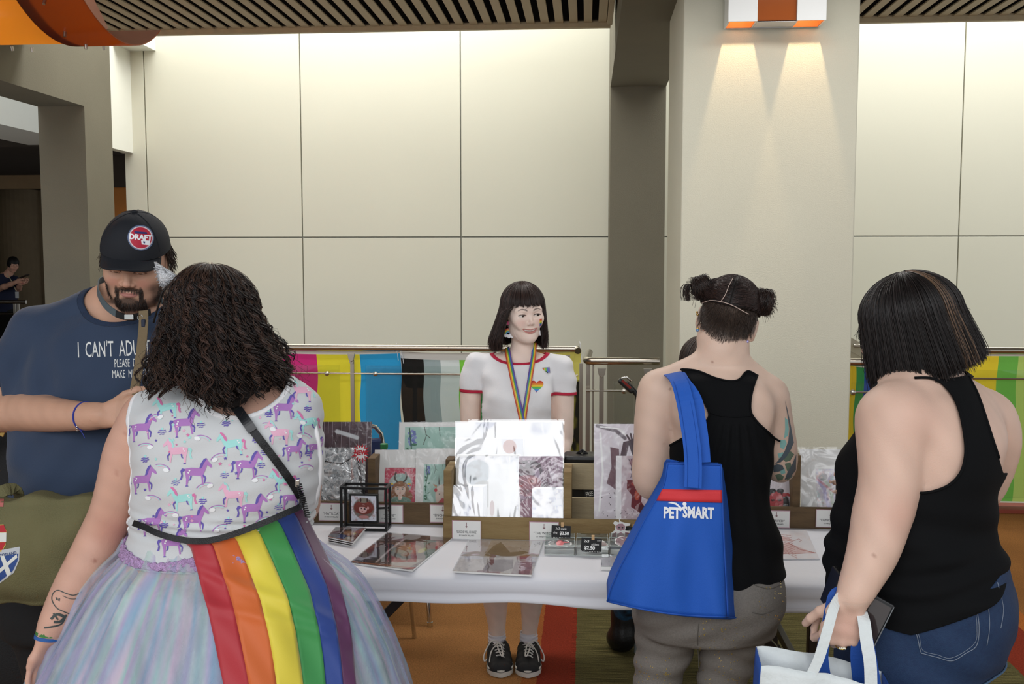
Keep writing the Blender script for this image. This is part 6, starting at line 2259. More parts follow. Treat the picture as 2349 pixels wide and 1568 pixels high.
# ================================================================= PERSON WITH LONG DARK CURLS, back to the camera
class Pic:
 def __init__(s,Y0,xr):
  s.Y0,s.xr,s.k=Y0,xr,Y0/F
 def A(s,x,y,d=0.0):
  return at(x,y,s.Y0+d)
 def z(s,y):
  return at(s.xr,y,s.Y0).z
 def X(s,x,y=900):
  return at(x,y,s.Y0).x
 def st(s,y,x0,x1,dp,dy=0.0):
  return(s.z(y),(s.X(x0,y)+s.X(x1,y))/2,s.Y0+dy,(s.X(x1,y)-s.X(x0,y))/2,dp)
def curly():
 p=Pic(2.42,500)
 A,z,X,st,Y0,k=p.A,p.z,p.X,p.st,p.Y0,p.k
 t=thing('person','person with long dark curls, unicorn-print top and pastel tulle skirt','person',(X(500),Y0,0))
 T=Frame(at(482,742,Y0+0.02),yaw=176,pitch=8,sc=1.04)
 b=Body()
 b.stack([st(880,440,610,0.075,0.02),st(915,352,690,0.110,0.01),st(960,326,716,0.135),st(1030,322,728,0.15),st(1100,324,728,0.155),st(1160,322,712,0.150),st(1210,318,704,0.15),st(1270,300,712,0.165),st(1340,285,728,0.175),st(1420,290,722,0.165)],k=0.03)
 b.chain([T(0,0.0,-0.03),T(0,0.01,-0.09),A(515,890,0.01)],[0.052,0.054,0.075],k=0.03)
 sl,sr=A(335,950,0.0),A(668,945,0.02)
 b.cone(A(450,905,0.01),sl,0.06,0.052,0.03).cone(A(590,900,0.01),sr,0.06,0.055,0.03)
 wr=A(113,1455,-0.10)
 b.chain([sl,A(292,1030,-0.01),A(272,1110,-0.01),A(258,1170,0.0),A(232,1232,0.01),A(196,1300,-0.03),A(160,1360,-0.06),A(132,1412,-0.085),wr],[0.052,0.050,0.047,0.048,0.050,0.047,0.040,0.032,0.0275],k=0.02,smooth=3)
 hand(b,wr,(-0.30,-0.12,-0.95),(0.25,0.9,-0.2),(-0.9,0.25,0.25),curl=(14,18,14),size=0.95,k=0.006)
 b.chain([sr,A(686,1020,0.05),A(692,1100,0.08),A(688,1160,0.11)],[0.052,0.048,0.046,0.044],k=0.02,smooth=3)
 b.chain([A(688,1160,0.11),A(680,1150,0.19),A(655,1120,0.28)],[0.046,0.040,0.028],k=0.02)
 hand(b,A(655,1120,0.28),(-0.3,0.9,0.2),(-0.4,-0.2,0.9),(0.8,0.3,0.2),size=0.95)
 for sx,px in((-1,430),(1,590)):
  b.chain([A(px,1400,0.0),Vector((X(px),Y0,0.50)),Vector((X(px),Y0+0.02,0.30)),Vector((X(px),Y0+0.03,0.09))],[0.11,0.068,0.060,0.040],k=0.03)
  b.chain([Vector((X(px),Y0+0.05,0.045)),Vector((X(px),Y0-0.02,0.04)),Vector((X(px),Y0+0.16,0.028))],[0.04,0.036,0.03],k=0.02)
 head(b,T,face=False)
 V,Fc=b.mesh(0.0085)
 hb0,hb1=box_of([wr,wr+Vector((-0.05,-0.05,-0.20)),wr+Vector((0.03,0.06,-0.18))],0.035)
 V1,F1=clip(V,Fc,lambda v:wr.z-0.004-v[:,2]-10*(v[:,0]>hb1[0]+0.02)-10*(v[:,2]<0.2)*(v[:,0]>hb1[0]+0.02))
 V2,F2=b.mesh(0.0034,lo=(hb0[0]-0.03,hb0[1]-0.03,hb0[2]-0.03),hi=(hb1[0]+0.02,hb1[1]+0.02,wr.z))
 V,Fc=join([(V1,F1),(V2,tris(F2))])
 c=np.tile(np.array(lin('CDA18D')),(len(V),1))
 c*=(1+0.05*np.sin(V[:,0]*60+V[:,2]*40)*np.sin(V[:,2]*75+V[:,1]*30))[:,None]
 el=np.array(A(270,1225,-0.04))
 w=np.exp(-(np.linalg.norm(V-el,axis=1)/0.05)**2)[:,None]*0.5
 c=c*(1-w)+np.array(lin('CC8A7C'))*w
 for(mx,my)in((272,1081),(314,1095),(222,1281),(153,1279),(472,918),(291,990)):
  q=np.array(A(mx,my,-0.05))
  d=np.linalg.norm((V-q)[:,[0,2]],axis=1)
  w=(np.exp(-(d/0.004)**2)*0.8*(V[:,1]<Y0))[:,None]
  c=c*(1-w)+np.array(lin('8A4A3A'))*w
 np_mesh('body',V,Fc,skin('warm'),t,cols=c)
 armtree=bvh(*b.mesh(0.008,lo=(hb0[0]-0.1,-9,wr.z-0.03),hi=(X(340),9,z(930))))
 ink=mat('tattoo_ink','3E4644',rough=0.55)
 base_=Y0-0.1
 def ln(pts,w=1.3):
  pts=catmull([(x,y,0)for x,y in pts],5)
  L_,R2=[],[]
  for i,q in enumerate(pts):
   d=pts[min(i+1,len(pts)-1)]-pts[max(i-1,0)]
   d=d/(np.hypot(d[0],d[1])+1e-9)
   L_.append((q[0]-d[1]*w,q[1]+d[0]*w))
   R2.append((q[0]+d[1]*w,q[1]-d[0]*w))
  return L_+R2[::-1]
 G=[ln([(180,1367),(165,1372),(150,1366),(136,1358),(127,1362),(124,1375),(132,1392),(146,1402),(160,1410)],0.9),ln([(174,1380),(158,1378),(144,1370)],0.6),ln([(176,1390),(162,1400)],0.7),[(131,1371),(134,1372),(135,1377),(132,1377)],[(137,1373),(139,1375),(138,1380),(135,1378)],ln([(121,1413),(132,1405),(145,1412),(138,1420),(126,1419)],2.6),ln([(150,1408),(140,1425),(120,1428),(108,1428)],1.6),ln([(126,1402),(134,1416)],1.6)]
 cam_decal('ghost_tattoo',G,armtree,base_,ink,t,label='grey ghost tattoo on the left forearm',step=0.006)
 wd=(Vector(A(132,1412,-0.085))-wr).normalized()
 M=wd.to_track_quat('Z','Y').to_matrix()
 for off,r,col,nm in((0.030,0.0335,'5A3A8E','purple silicone wristband'),(0.020,0.0325,'B02A50','red silicone wristband'),(0.004,0.0315,'3E7A3A','green silicone wristband'),(-0.006,0.0310,'2A5CA0','blue silicone wristband')):
  Mt=M@Matrix.Rotation(R_(-14),3,'X')
  MB().lathe([(r,-0.0045),(r+0.0018,-0.004),(r+0.0018,0.004),(r,0.0045)],wr+wd*off,28,Mt).build('wristband',mat('band_'+col,col,rough=0.45),t,smooth=True,auto=40,label=nm)
 g=Body()
 g.stack([st(872,430,615,0.085,0.02),st(912,340,698,0.125,0.01),st(960,312,726,0.150),st(1030,312,738,0.165),st(1100,316,738,0.170),st(1160,316,720,0.165),st(1210,310,708,0.165),st(1262,292,712,0.176)],k=0.03)
 g.cone(A(450,900,0.01),A(352,945,0.0),0.070,0.060,0.03).cone(A(600,893,0.01),A(682,935,0.0),0.070,0.062,0.03)
 def folds(x,y,zz):
  zn=(zz-z(1180))/0.03
  return 0.0035*np.exp(-zn*zn)*np.sin(zz*260+x*14)+0.0018*np.sin(x*30+zz*26+1)+0.0010*np.sin(zz*120-x*40)
 Vg,Fg=g.mesh(0.006,disp=folds)
 nc=np.array(A(548,872,-0.10))
 LZ=np.array([[z(y),X(x,y)]for x,y in((296,1290),(303,1230),(316,1190),(323,1100),(320,1000),(316,930),(316,890))])
 RZ=np.array([[z(y),X(x,y)]for x,y in((760,1290),(760,1180),(760,870))])
 def fcl(v):
  q=(v-nc)/np.array([X(672)-nc[0],0.30,z(872)-z(946)])
  f1=(1-np.sqrt((q**2).sum(1)))*0.10
  lx=np.interp(v[:,2],LZ[:,0],LZ[:,1])
  rx=np.interp(v[:,2],RZ[:,0],RZ[:,1])
  f2=np.where(v[:,2]>z(1215),lx-v[:,0],-1)
  f3=np.where(v[:,2]>z(1185),v[:,0]-rx,-1)
  return np.maximum.reduce([f1,f2,f3,z(1268)-v[:,2]])
 Va,Fa=clip(Vg,Fg,fcl)
 garment('top',Va,Fa,mat('top_white','CDD0D2',rough=0.8,sheen=0.2,bump=0.06,bscale=300),t,th=0.002,label='white sleeveless top printed with purple, mint and pink unicorns')
 Vt,Ft=clip(Vg,Fg,lambda v:np.where(v[:,2]>z(1205),fcl(v),1.0))
 Vt,Ft=clip(Vt,Ft,lambda v:-(fcl(v)+0.0105))
 tree=bvh(Vg,tris(Fg))
 cen=np.array([X(520),Y0,0])
 d=Vt-cen
 d[:,2]=0
 Vt=Vt+d/np.linalg.norm(d,axis=1)[:,None]*0.0022
 for Vq,Fq in pieces(Vt,Ft,30):
  garment('edge_binding',Vq,Fq,mat('binding_white','EEEEF0',rough=0.8),t,th=0.003,label='bright white binding of the top')
 MB().tube([at(x_,y_,Y0-0.035+0.0002*abs(y_-1000))for x_,y_,_ in catmull([(676,884,0),(700,920,0),(719,965,0),(731,1015,0),(735,1065,0),(730,1120,0),(716,1165,0)],6)],0.0055,8).build('armhole_binding',mat('binding_white','EEEEF0',rough=0.8),t,smooth=True)
 unicorn_print(t,tree,Y0-0.15)
 W2,F2=clip(Vg,Fg,lambda v:np.maximum(v[:,2]-z(1236)-0.012*np.sin(v[:,0]*20),z(1262)-v[:,2]))
 d=W2-cen
 d[:,2]=0
 W2=W2+d/np.linalg.norm(d,axis=1)[:,None]*(0.006+0.004*np.sin(W2[:,[0]]*300)*np.sin(W2[:,[2]]*350))
 garment('lace_waistband',W2,F2,mat('lilac_lace','C8A6D6',rough=0.9,bump=1.0,bscale=260,var=0.3,vscale=160),t,th=0.004,label='crumpled lilac lace waistband')
 zt_,zb_=z(1240),0.42
 ed=[(1225,300,700),(1262,280,738),(1300,238,792),(1340,208,832),(1400,172,866),(1470,132,900),(1530,100,922),(1568,82,936),(1750,20,985),(1900,-10,1010)]
 zz_=np.array([z(e[0])for e in ed])
 l_=np.array([X(e[1],e[0])for e in ed])
 r_=np.array([X(e[2],e[0])for e in ed])
 o_=np.argsort(zz_)
 zz_,l_,r_=zz_[o_],l_[o_],r_[o_]
 zlo=zz_[0]
 pal=[np.array(lin(c_))for c_ in('A9D2DC','D6B8DC','A4D6CC','E4C8DC','98C4DC','BFB0DC','DCE8EC','BCE4D4')]
 def layer(name,inset,seed,m,nu=220,nv=46,amp=0.012,zb=None,label=None):
  rg=np.random.default_rng(seed)
  ph=rg.uniform(0,6,6)
  U,Vv=np.meshgrid(np.linspace(0,2*PI,nu+1),np.linspace(0,1,nv))
  Z=z(1228)+(zlo-z(1228))*Vv
  Lx,Rx=np.interp(Z,zz_,l_)+inset,np.interp(Z,zz_,r_)-inset
  cx=(Lx+Rx)/2
  hw=(Rx-Lx)/2
  gather=0.5+Vv
  rr=1+(amp/np.maximum(hw,0.1))*gather*(np.sin(U*17+ph[0]+2*Vv)*0.6+np.sin(U*31+ph[1]-3*Vv)*0.4+np.sin(U*7+ph[2]+Vv)*0.8+0.5*np.sin(U*53+ph[3]))
  dep=hw*0.72
  P=np.stack([cx+hw*rr*np.cos(U),Y0+dep*rr*np.sin(U),Z+0.004*np.sin(U*23+ph[4])*(1-Vv)],-1)
  cc=np.zeros((nv,nu+1,3))
  key=rg.random(64)
  f=(np.sin(U*9+ph[1])+np.sin(U*23+ph[2]+Vv)+np.sin(U*41+ph[3]-1.5*Vv)*0.7)*1.3+4+0.8*np.sin(Vv*4+U*5)
  i0=np.floor(f).astype(int)%8
  fr=(f%1)[...,None]
  pa=np.array(pal)
  cc=pa[i0]*(1-fr)+pa[(i0+1)%8]*fr
  i,j=np.meshgrid(np.arange(nu),np.arange(nv-1))
  a=(j*(nu+1)+i).ravel()
  Fc_=np.stack([a,a+1,a+nu+2,a+nu+1],1)
  return np_mesh(name,P.reshape(-1,3),Fc_,m,t,cols=cc.reshape(-1,3),label=label),P.reshape(-1,3),Fc_
 ms=mat('tulle_inner','FFFFFF',rough=0.9,attr='Col',sheen=0.4)
 mt=bpy.data.materials.new('tulle_outer')
 mt.use_nodes=True
 nt=mt.node_tree
 pr=nt.nodes['Principled BSDF']
 pr.inputs['Roughness'].default_value=0.8
 a_=N(nt,'ShaderNodeAttribute',attribute_name='Col')
 nt.links.new(a_.outputs['Color'],pr.inputs['Base Color'])
 wv=N(nt,'ShaderNodeTexNoise')
 wv.inputs['Scale'].default_value=7
 wv.inputs['Detail'].default_value=6
 tcn=N(nt,'ShaderNodeTexCoord')
 mp=N(nt,'ShaderNodeMapping')
 mp.inputs['Scale'].default_value=(2.5,2.5,0.35)
 nt.links.new(tcn.outputs['Object'],mp.inputs[0])
 nt.links.new(mp.outputs[0],wv.inputs[0])
 mr=N(nt,'ShaderNodeMapRange')
 for i_,q_ in zip((1,2,3,4),(0.35,0.65,0.22,0.6)):
  mr.inputs[i_].default_value=q_
 nt.links.new(wv.outputs[0],mr.inputs[0])
 nt.links.new(mr.outputs[0],pr.inputs['Alpha'])
 layer('skirt_lining',0.085,3,ms,amp=0.010,label='opaque pastel lining of the tulle skirt')
 layer('tulle_layer',0.055,5,mt,amp=0.013)
 layer('tulle_layer',0.028,8,mt,amp=0.013)
 _,Pk,Fk=layer('tulle_layer',0.0,9,mt,amp=0.010)
 sk=bvh(Pk,Fk)
 Lc=np.array([(1242,420),(1255,437),(1300,450),(1339,460),(1400,477),(1480,494),(1568,512),(1720,540)])
 Rc=np.array([(1162,690),(1180,702),(1250,738),(1339,781),(1430,803),(1500,812),(1568,817),(1720,824)])
 bounds=[0,0.19,0.40,0.60,0.77,0.90,1.0]
 bt=[0,0.193,0.40,0.60,0.785,0.93,1.0]
 nv=60
 per=7
 us,ci=[],[]
 cam0=Vector((0,0,HC))
 rows=[]
 for j in range(nv):
  v=j/(nv-1)
  yl=1242+(1720-1242)*v
  yr=1165+(1720-1165)*v
  xl_,xr_=np.interp(yl,Lc[:,0],Lc[:,1]),np.interp(yr,Rc[:,0],Rc[:,1])
  row=[]
  w=min(1,v*3)
  for s_ in range(6):
   for q in range(per+1):
    a=bt[s_]*(1-w)+bounds[s_]*w
    c_=bt[s_+1]*(1-w)+bounds[s_+1]*w
    u=a+(c_-a)*q/per
    sag=14*math.sin(u*PI)*(1-v)**3
    px,py=xl_+(xr_-xl_)*u,yl+(yr-yl)*u+sag
    d=(at(px,py,Y0)-cam0).normalized()
    h=sk.ray_cast(cam0,d)[0]
    h2=tree.ray_cast(cam0,d)[0]
    hs=[(x_-cam0).length for x_ in(h,h2)if x_ is not None]
    dist=min(hs)if hs else None
    row.append([px,py,dist,u,v])
  rows.append(row)
 Dm=np.array([[c_[2]if c_[2]else np.nan for c_ in r]for r in rows])
 for j in range(nv):
  r=Dm[j]
  if np.isnan(r).all():
   Dm[j]=Dm[j-1]
  else:
   ok=~np.isnan(r)
   Dm[j]=np.interp(np.arange(len(r)),np.nonzero(ok)[0],r[ok])
 for _ in range(10):
  Dm[1:-1]=(Dm[:-2]+Dm[1:-1]*2+Dm[2:])/4
  Dm[:,1:-1]=(Dm[:,:-2]+Dm[:,1:-1]*2+Dm[:,2:])/4
 m_=6*(per+1)
 Pf=[]
 for j in range(nv):
  for i in range(m_):
   px,py,_,u,v=rows[j][i]
   d=(at(px,py,Y0)-cam0).normalized()
   crease=0.006*math.sin(u*7+v*9+1.2*math.sin(v*5))+0.010*max(0,1-abs((v-0.12-0.38*u))*22)+0.007*max(0,1-abs((v-0.30-0.25*u))*26)+0.004*math.sin(u*19-v*14)
   Pf.append(cam0+d*(Dm[j,i]-0.014-crease))
 Pf=np.array([list(q)for q in Pf])
 fl=thing('pride_flag','rainbow flag with six stripes tied around the waist over the tulle skirt','flag',(X(600),Y0-0.2,z(1400)))
 sc=('B02A34','D0662A','E2D044','3F9650','23418C','5A2C54')
 nm=('red','orange','yellow','green','blue','purple')
 for s_ in range(6):
  ids=[j*m_+s_*(per+1)+q for j in range(nv)for q in range(per+1)]
  Vs=Pf[ids]
  i,j=np.meshgrid(np.arange(per),np.arange(nv-1))
  a=(j*(per+1)+i).ravel()
  Fc_=np.stack([a,a+per+1,a+per+2,a+1],1)
  o=np_mesh('stripe',Vs,Fc_,mat('flag_'+nm[s_],sc[s_],rough=0.55,sheen=0.3,bump=0.05,bscale=500),fl,label=nm[s_]+' stripe')
  md=o.modifiers.new('s','SOLIDIFY')
  md.thickness=0.0015
 def lay(name,pts,w,m,lab,off=0.008,th=0.003,par=t,extra=None):
  C3=[]
  for x,y in catmull([(x,y,0)for x,y in pts],6)if False else[(q[0],q[1])for q in catmull([(x,y,0)for x,y in pts],6)]:
   d=(at(x,y,Y0)-cam0).normalized()
   hs=[q for q in(tree.ray_cast(cam0,d)[0],extra.ray_cast(cam0,d)[0]if extra else None)if q]
   h=min(hs,key=lambda q:(q-cam0).length)if hs else None
   C3.append((cam0+d*((h-cam0).length-off))if h else(C3[-1]if C3 else at(x,y,Y0-0.16)))
  C3=[C3[0]]+[(C3[i-1]+C3[i]*2+C3[i+1])/4 for i in range(1,len(C3)-1)]+[C3[-1]]
  nr=[(cam0-q).normalized()for q in C3]
  return MB().ribbon(C3,nr,w,th).build(name,m,par,smooth=False,label=lab)
 blk=mat('strap_black','101114',rough=0.5,bump=0.2,bscale=400)
 bg_=thing('shoulder_bag_strap','black shoulder strap with a coiled cord crossing the unicorn top','strap',(X(600),Y0-0.16,z(1050)))
 lay('strap',[(500,898),(525,918),(556,955),(590,1000),(630,1052),(665,1100),(690,1140)],0.019,blk,None,par=bg_)
 lay('strap_keeper',[(545,938),(565,966),(580,988)],0.023,mat('strap_glossy','16181C',rough=0.25),'glossy black keeper on the strap',off=0.012,par=bg_)
 lay('waist_strap',[(306,1199),(333,1209),(360,1222),(400,1234),(450,1241),(500,1235),(560,1216),(620,1192),(660,1174),(690,1160),(694,1140)],0.0145,blk,None,off=0.030,extra=sk,par=bg_)
 cpts=[]
 for i in range(150):
  v=i/149
  x,y=686+20*v,1110+75*v
  a=v*2*PI*15
  q=at(x,y,Y0-0.19)
  cpts.append(q+Vector((0.0055*math.cos(a),0.0055*math.sin(a),0)))
 MB().tube(cpts,0.0017,5).build('coiled_cord',blk,bg_,smooth=True)
 MB().obox(at(683,1108,Y0-0.19),(0.010,0.008,0.018)).build('snap_hook',M_steel,bg_,bevel=0.002)
 hm=hair_mat('curly_hair','2A1F1D','3A2B27',rough=0.5)
 def zf(ph):
  u=np.arctan2(np.sin(ph),np.cos(ph))
  return-0.150+0.006*np.sin(u*9)+0*ph
 def sweep(P,u):
  sx=np.where(P[...,0]<0,1.12,0.87)
  P[...,0]=P[...,0]*sx-0.022*u
  lobe=np.exp(-((P[...,0]+0.10)/0.050)**2)*(P[...,1]>-0.05)
  P[...,2]-=0.055*u*lobe
  return P
 kw=dict(rx=0.095,ry=0.105,rz=0.092)
 hair_sheet('hair',T,np.linspace(-PI,PI,121),zf,mat('curl_under','17110F',rough=0.8),t,off=-0.010,flare=0.52,th0=0.02,back=sweep,**kw)
 nc_,per_,K=430,6,58
 n=nc_*per_
 rep=lambda a:np.repeat(a,per_)
 ph=rep(RNG.uniform(-PI,PI,nc_))
 zz=zf(ph)+rep(RNG.normal(0,0.012,nc_)+0.09*RNG.random(nc_)**3*(RNG.random(nc_)<0.5))
 P=hair_paths(T,ph+RNG.normal(0,0.012,n),zz+RNG.normal(0,0.004,n),off=rep(RNG.uniform(-0.004,0.010,nc_)),flare=rep(RNG.normal(0.56,0.09,nc_)),th0=rep(RNG.uniform(0.02,0.35,nc_)),k=K,back=sweep,**kw)
 tt=np.linspace(0,1,K)[None,:]
 w=rep(RNG.uniform(48,74,nc_))[:,None]*tt+(rep(RNG.uniform(0,2*PI,nc_))+RNG.normal(0,0.35,n))[:,None]
 am=(rep(RNG.uniform(0.006,0.0105,nc_))*RNG.uniform(0.75,1.15,n))[:,None]*smoothstep(0.10,0.50,tt)
 P[...,0]+=am*np.cos(w)
 P[...,1]+=am*np.sin(w)
 P[...,2]+=0.35*am*np.cos(w*0.63+1)
 P[...,0]+=0.007*np.sin(P[...,2]*45+ph[:,None]*7)*tt
 P[...,1]+=0.006*np.cos(P[...,2]*38+ph[:,None]*5)*tt
 P+=RNG.normal(0,0.0008,(n,1,3))
 cols=np.repeat(strand_cols(nc_,'0F0A09','261A16'),per_,0)
 tipc=rep(RNG.random(nc_)<0.20)
 cols[tipc]=strand_cols(int(tipc.sum()),'2E1F19','4A3228')
 strands('curls',P,np.linspace(1,0.6,K)*0.00165,hm,t,cols=cols)
 n2=350
 ph=RNG.uniform(-PI,PI,n2)
 P=hair_paths(T,ph,zf(ph)+RNG.normal(0,0.02,n2),off=RNG.uniform(0.004,0.016,n2),flare=RNG.normal(0.66,0.10,n2),th0=RNG.uniform(0.1,0.5,n2),k=40,back=sweep,**kw)
 w=RNG.uniform(40,80,n2)[:,None]*np.linspace(0,1,40)[None]+RNG.uniform(0,6,n2)[:,None]
 P[...,0]+=0.007*np.cos(w)*np.linspace(0,1,40)
 P[...,1]+=0.007*np.sin(w)*np.linspace(0,1,40)
 strands('frizz',P,0.0004,hm,t,cols=strand_cols(n2,'2A1E1A','5A4030'))
 lace=mat('white_lace','E6E8EC',rough=0.9,bump=1.0,bscale=300,var=0.12,vscale=220)
 ce=thing('cat_ear_headband','white lace cat-ear headband in dark curly hair','headband',at(440,630,Y0))
 MB().tube([at(x,y,Y0+0.03)for x,y in((352,740),(372,670),(410,634),(450,622),(500,622),(560,650))],0.0025,6).build('band',mat('band_dark','1A1614',rough=0.6),ce,smooth=True)
 for nm_,tri_ in(('ear',[(355,600),(372,612),(390,622),(412,640),(396,645),(384,652),(376,662),(369,655),(364,640),(359,622)]),('ear',[(455,622),(470,616),(487,609),(494,612),(496,622),(480,626)])):
  d=-0.02 if tri_[0][0]<400 else 0.07
  P3=[]
  fan=[]
  base=[at(x,y,Y0+d)for x,y in tri_]
  c_=sum(base,Vector())/len(base)
  mb=MB()
  n3=len(base)
  fr=[q+Vector((0,-0.004+0.002*math.sin(i*2.3),0))for i,q in enumerate(base)]
  bk=[q+Vector((0,0.010,0))for q in base]
  mb.add([c_+Vector((0,-0.014,0)),c_+Vector((0,0.012,0)),*fr,*bk],[(0,2+(i+1)%n3,2+i)for i in range(n3)]+[(1,2+n3+i,2+n3+(i+1)%n3)for i in range(n3)]+[(2+i,2+(i+1)%n3,2+n3+(i+1)%n3,2+n3+i)for i in range(n3)])
  e=mb.build('ear',lace,ce,smooth=True)
  rg=np.random.default_rng(3)
  segs=[]
  for i in range(220):
   a,b2=rg.integers(0,n3),rg.random()
   q=np.array(base[a])*(1-b2)+np.array(base[(a+1)%n3])*b2
   q=q*(0.75+0.0)+np.array(c_)*0.25
   dr=rg.normal(0,1,3)*0.0032
   segs.append([q,q+dr*0.6+[0,-0.006,0],q+dr*1.3+[0,-0.008,0]])
  s2=strands('lace_threads',np.array(segs),0.0006,lace,ce)
  s2.parent=e
  s2.matrix_parent_inverse=pmat(e).inverted()
 return t
def unicorn_print(parent,tree,Yp):
 pu,pd,pk,mi,hp,wh=[mat('print_'+n_,c_,rough=0.8)for n_,c_ in(('lilac','B07CC0'),('indigo','6A5CB0'),('rose','E8B4CC'),('mint','A6E0DC'),('pink','D87AAC'),('cloud','EEF0F2'))]
 out={m:[]for m in(pu,pd,pk,mi,hp,wh)}
 def T_(P,x,y,s,fl,rot=0.0):
  c_,s_=math.cos(rot),math.sin(rot)
  return[(x+s*(fl*px*c_-py*s_),y+s*(fl*px*s_+py*c_))for px,py in P]
 def horse(x,y,s,fl,body,mane,dark,rot=0.0):
  a=lambda m,P:out[m].append(T_(P,x,y,s,fl,rot))
  a(body,[(-20,-6),(-8,-8),(6,-7),(12,-12),(17,-22),(21,-25),(24,-20),(30,-13),(31,-8),(28,-8),(22,-13),(19,-4),(15,6),(8,8),(-4,7),(-12,8),(-19,4)])
  a(body,[(-19,3),(-12,6),(-12,14),(-14,26),(-17,26),(-17,14)])
  a(body,[(10,6),(15,4),(15,14),(16,25),(13,25),(12,14)])
  a(dark,[(15,5),(19,8),(21,12),(19,21),(17,21),(18,12),(14,8)])
  a(dark,[(-9,7),(-6,8),(-8,15),(-12,17),(-10,13)])
  a(dark,[(-17,26),(-13,26),(-12,28),(-18,28)])
  a(mane,[(8,-8),(10,-16),(15,-24),(20,-27),(21,-24),(16,-17),(13,-9),(9,-6)])
  a(mane,[(-20,-6),(-25,-7),(-28,-2),(-26,6),(-28,13),(-30,15),(-25,15),(-23,8),(-24,0),(-20,-2)])
  a(wh,[(-13,-3),(-11,-5),(-9,-3),(-11,-1)])
  a(wh,[(-15,1),(-13,-1),(-11,1),(-13,3)])
 def rainbow(x,y,s,rot,fl=1):
  for m,r in((pu,17),(mi,14.2),(pk,11.6)):
   P=[(r*math.cos(a),-r*0.55*math.sin(a))for a in np.linspace(0.25,2.6,9)]+[((r-2.4)*math.cos(a),-(r-2.4)*0.55*math.sin(a))for a in np.linspace(2.6,0.25,9)]
   out[m].append(T_(P,x,y+6,s,fl,rot))
  out[wh].append(T_([(10+6*math.cos(a),4+4*math.sin(a))for a in np.linspace(0,2*PI,9)[:-1]],x,y,s,fl,rot))
 def star(x,y,r,m):
  out[m].append([(x+(r if i%2==0 else r*0.45)*math.sin(i*PI/5),y-(r if i%2==0 else r*0.45)*math.cos(i*PI/5))for i in range(10)])
 def cake(x,y):
  for i,(w_,dy)in enumerate(((8,-4),(9,0),(5,4))):
   out[pd].append([(x-w_,y+dy-1),(x-w_*0.3,y+dy-2.2),(x+w_*0.4,y+dy-0.8),(x+w_,y+dy-1.8),(x+w_,y+dy+0.2),(x+w_*0.4,y+dy+1.2),(x-w_*0.3,y+dy),(x-w_,y+dy+1)])
  out[mi].append([(x-2.4,y-12),(x+2.4,y-12),(x+1.4,y-6),(x-1.4,y-6)])
 for x,y in((432,969),(454,1078),(561,1068),(570,1163),(644,946),(664,1040),(655,1147),(357,1182),(446,1180),(339,973),(338,1088),(716,1037),(400,1228)):
  if 330<x<722:
   horse(x,y,1.12 if x<650 else 0.9,1,pu,pd,pd,0.05*math.sin(x))
 for x,y in((533,1019),(395,930),(642,1104),(426,1132),(700,978)):
  horse(x,y,1.06,-1,mi,hp,pd,-0.08)
 for x,y in((418,1029),(533,1131),(634,1001),(690,905)):
  horse(x,y,1.06,-1,pk,mi,pd,0.06)
 for i,(x,y)in enumerate(((369,951),(472,1005),(347,1013),(505,1046),(383,1062),(590,1098),(472,1108),(363,1129),(398,1165),(620,1133),(677,973),(499,1157),(595,1190),(690,1010),(690,1080),(505,1200),(610,985))):
  rainbow(x,y,1.15,(-0.3,0.35,0.0)[i%3],(1,-1)[i%2])
 for x,y in((385,988),(468,978),(521,978),(584,1018),(347,1046),(515,1090),(412,1100),(592,1073),(468,1143),(612,962),(699,952),(521,1190),(628,1167),(698,1052),(668,1110),(385,1192),(600,1045)):
  cake(x,y)
 rg=np.random.default_rng(12)
 for i in range(70):
  x,y=rg.uniform(330,722),rg.uniform(935,1205)
  star(x,y,rg.uniform(2.6,4.6),(pd,hp,pk,mi)[i%4])
 names={pu:'lilac',pd:'indigo',pk:'pale pink',mi:'mint',hp:'pink',wh:'white'}
 for j,(m,P)in enumerate(out.items()):
  o=cam_decal('printed_unicorns',P,tree,Yp,m,parent,step=0.014,off=0.0010+0.0004*(0 if m in(pu,mi,pk)else 1 if m in(pd,hp)else 2),label=names[m]+' areas of the unicorn print',kind='stuff')
curly()
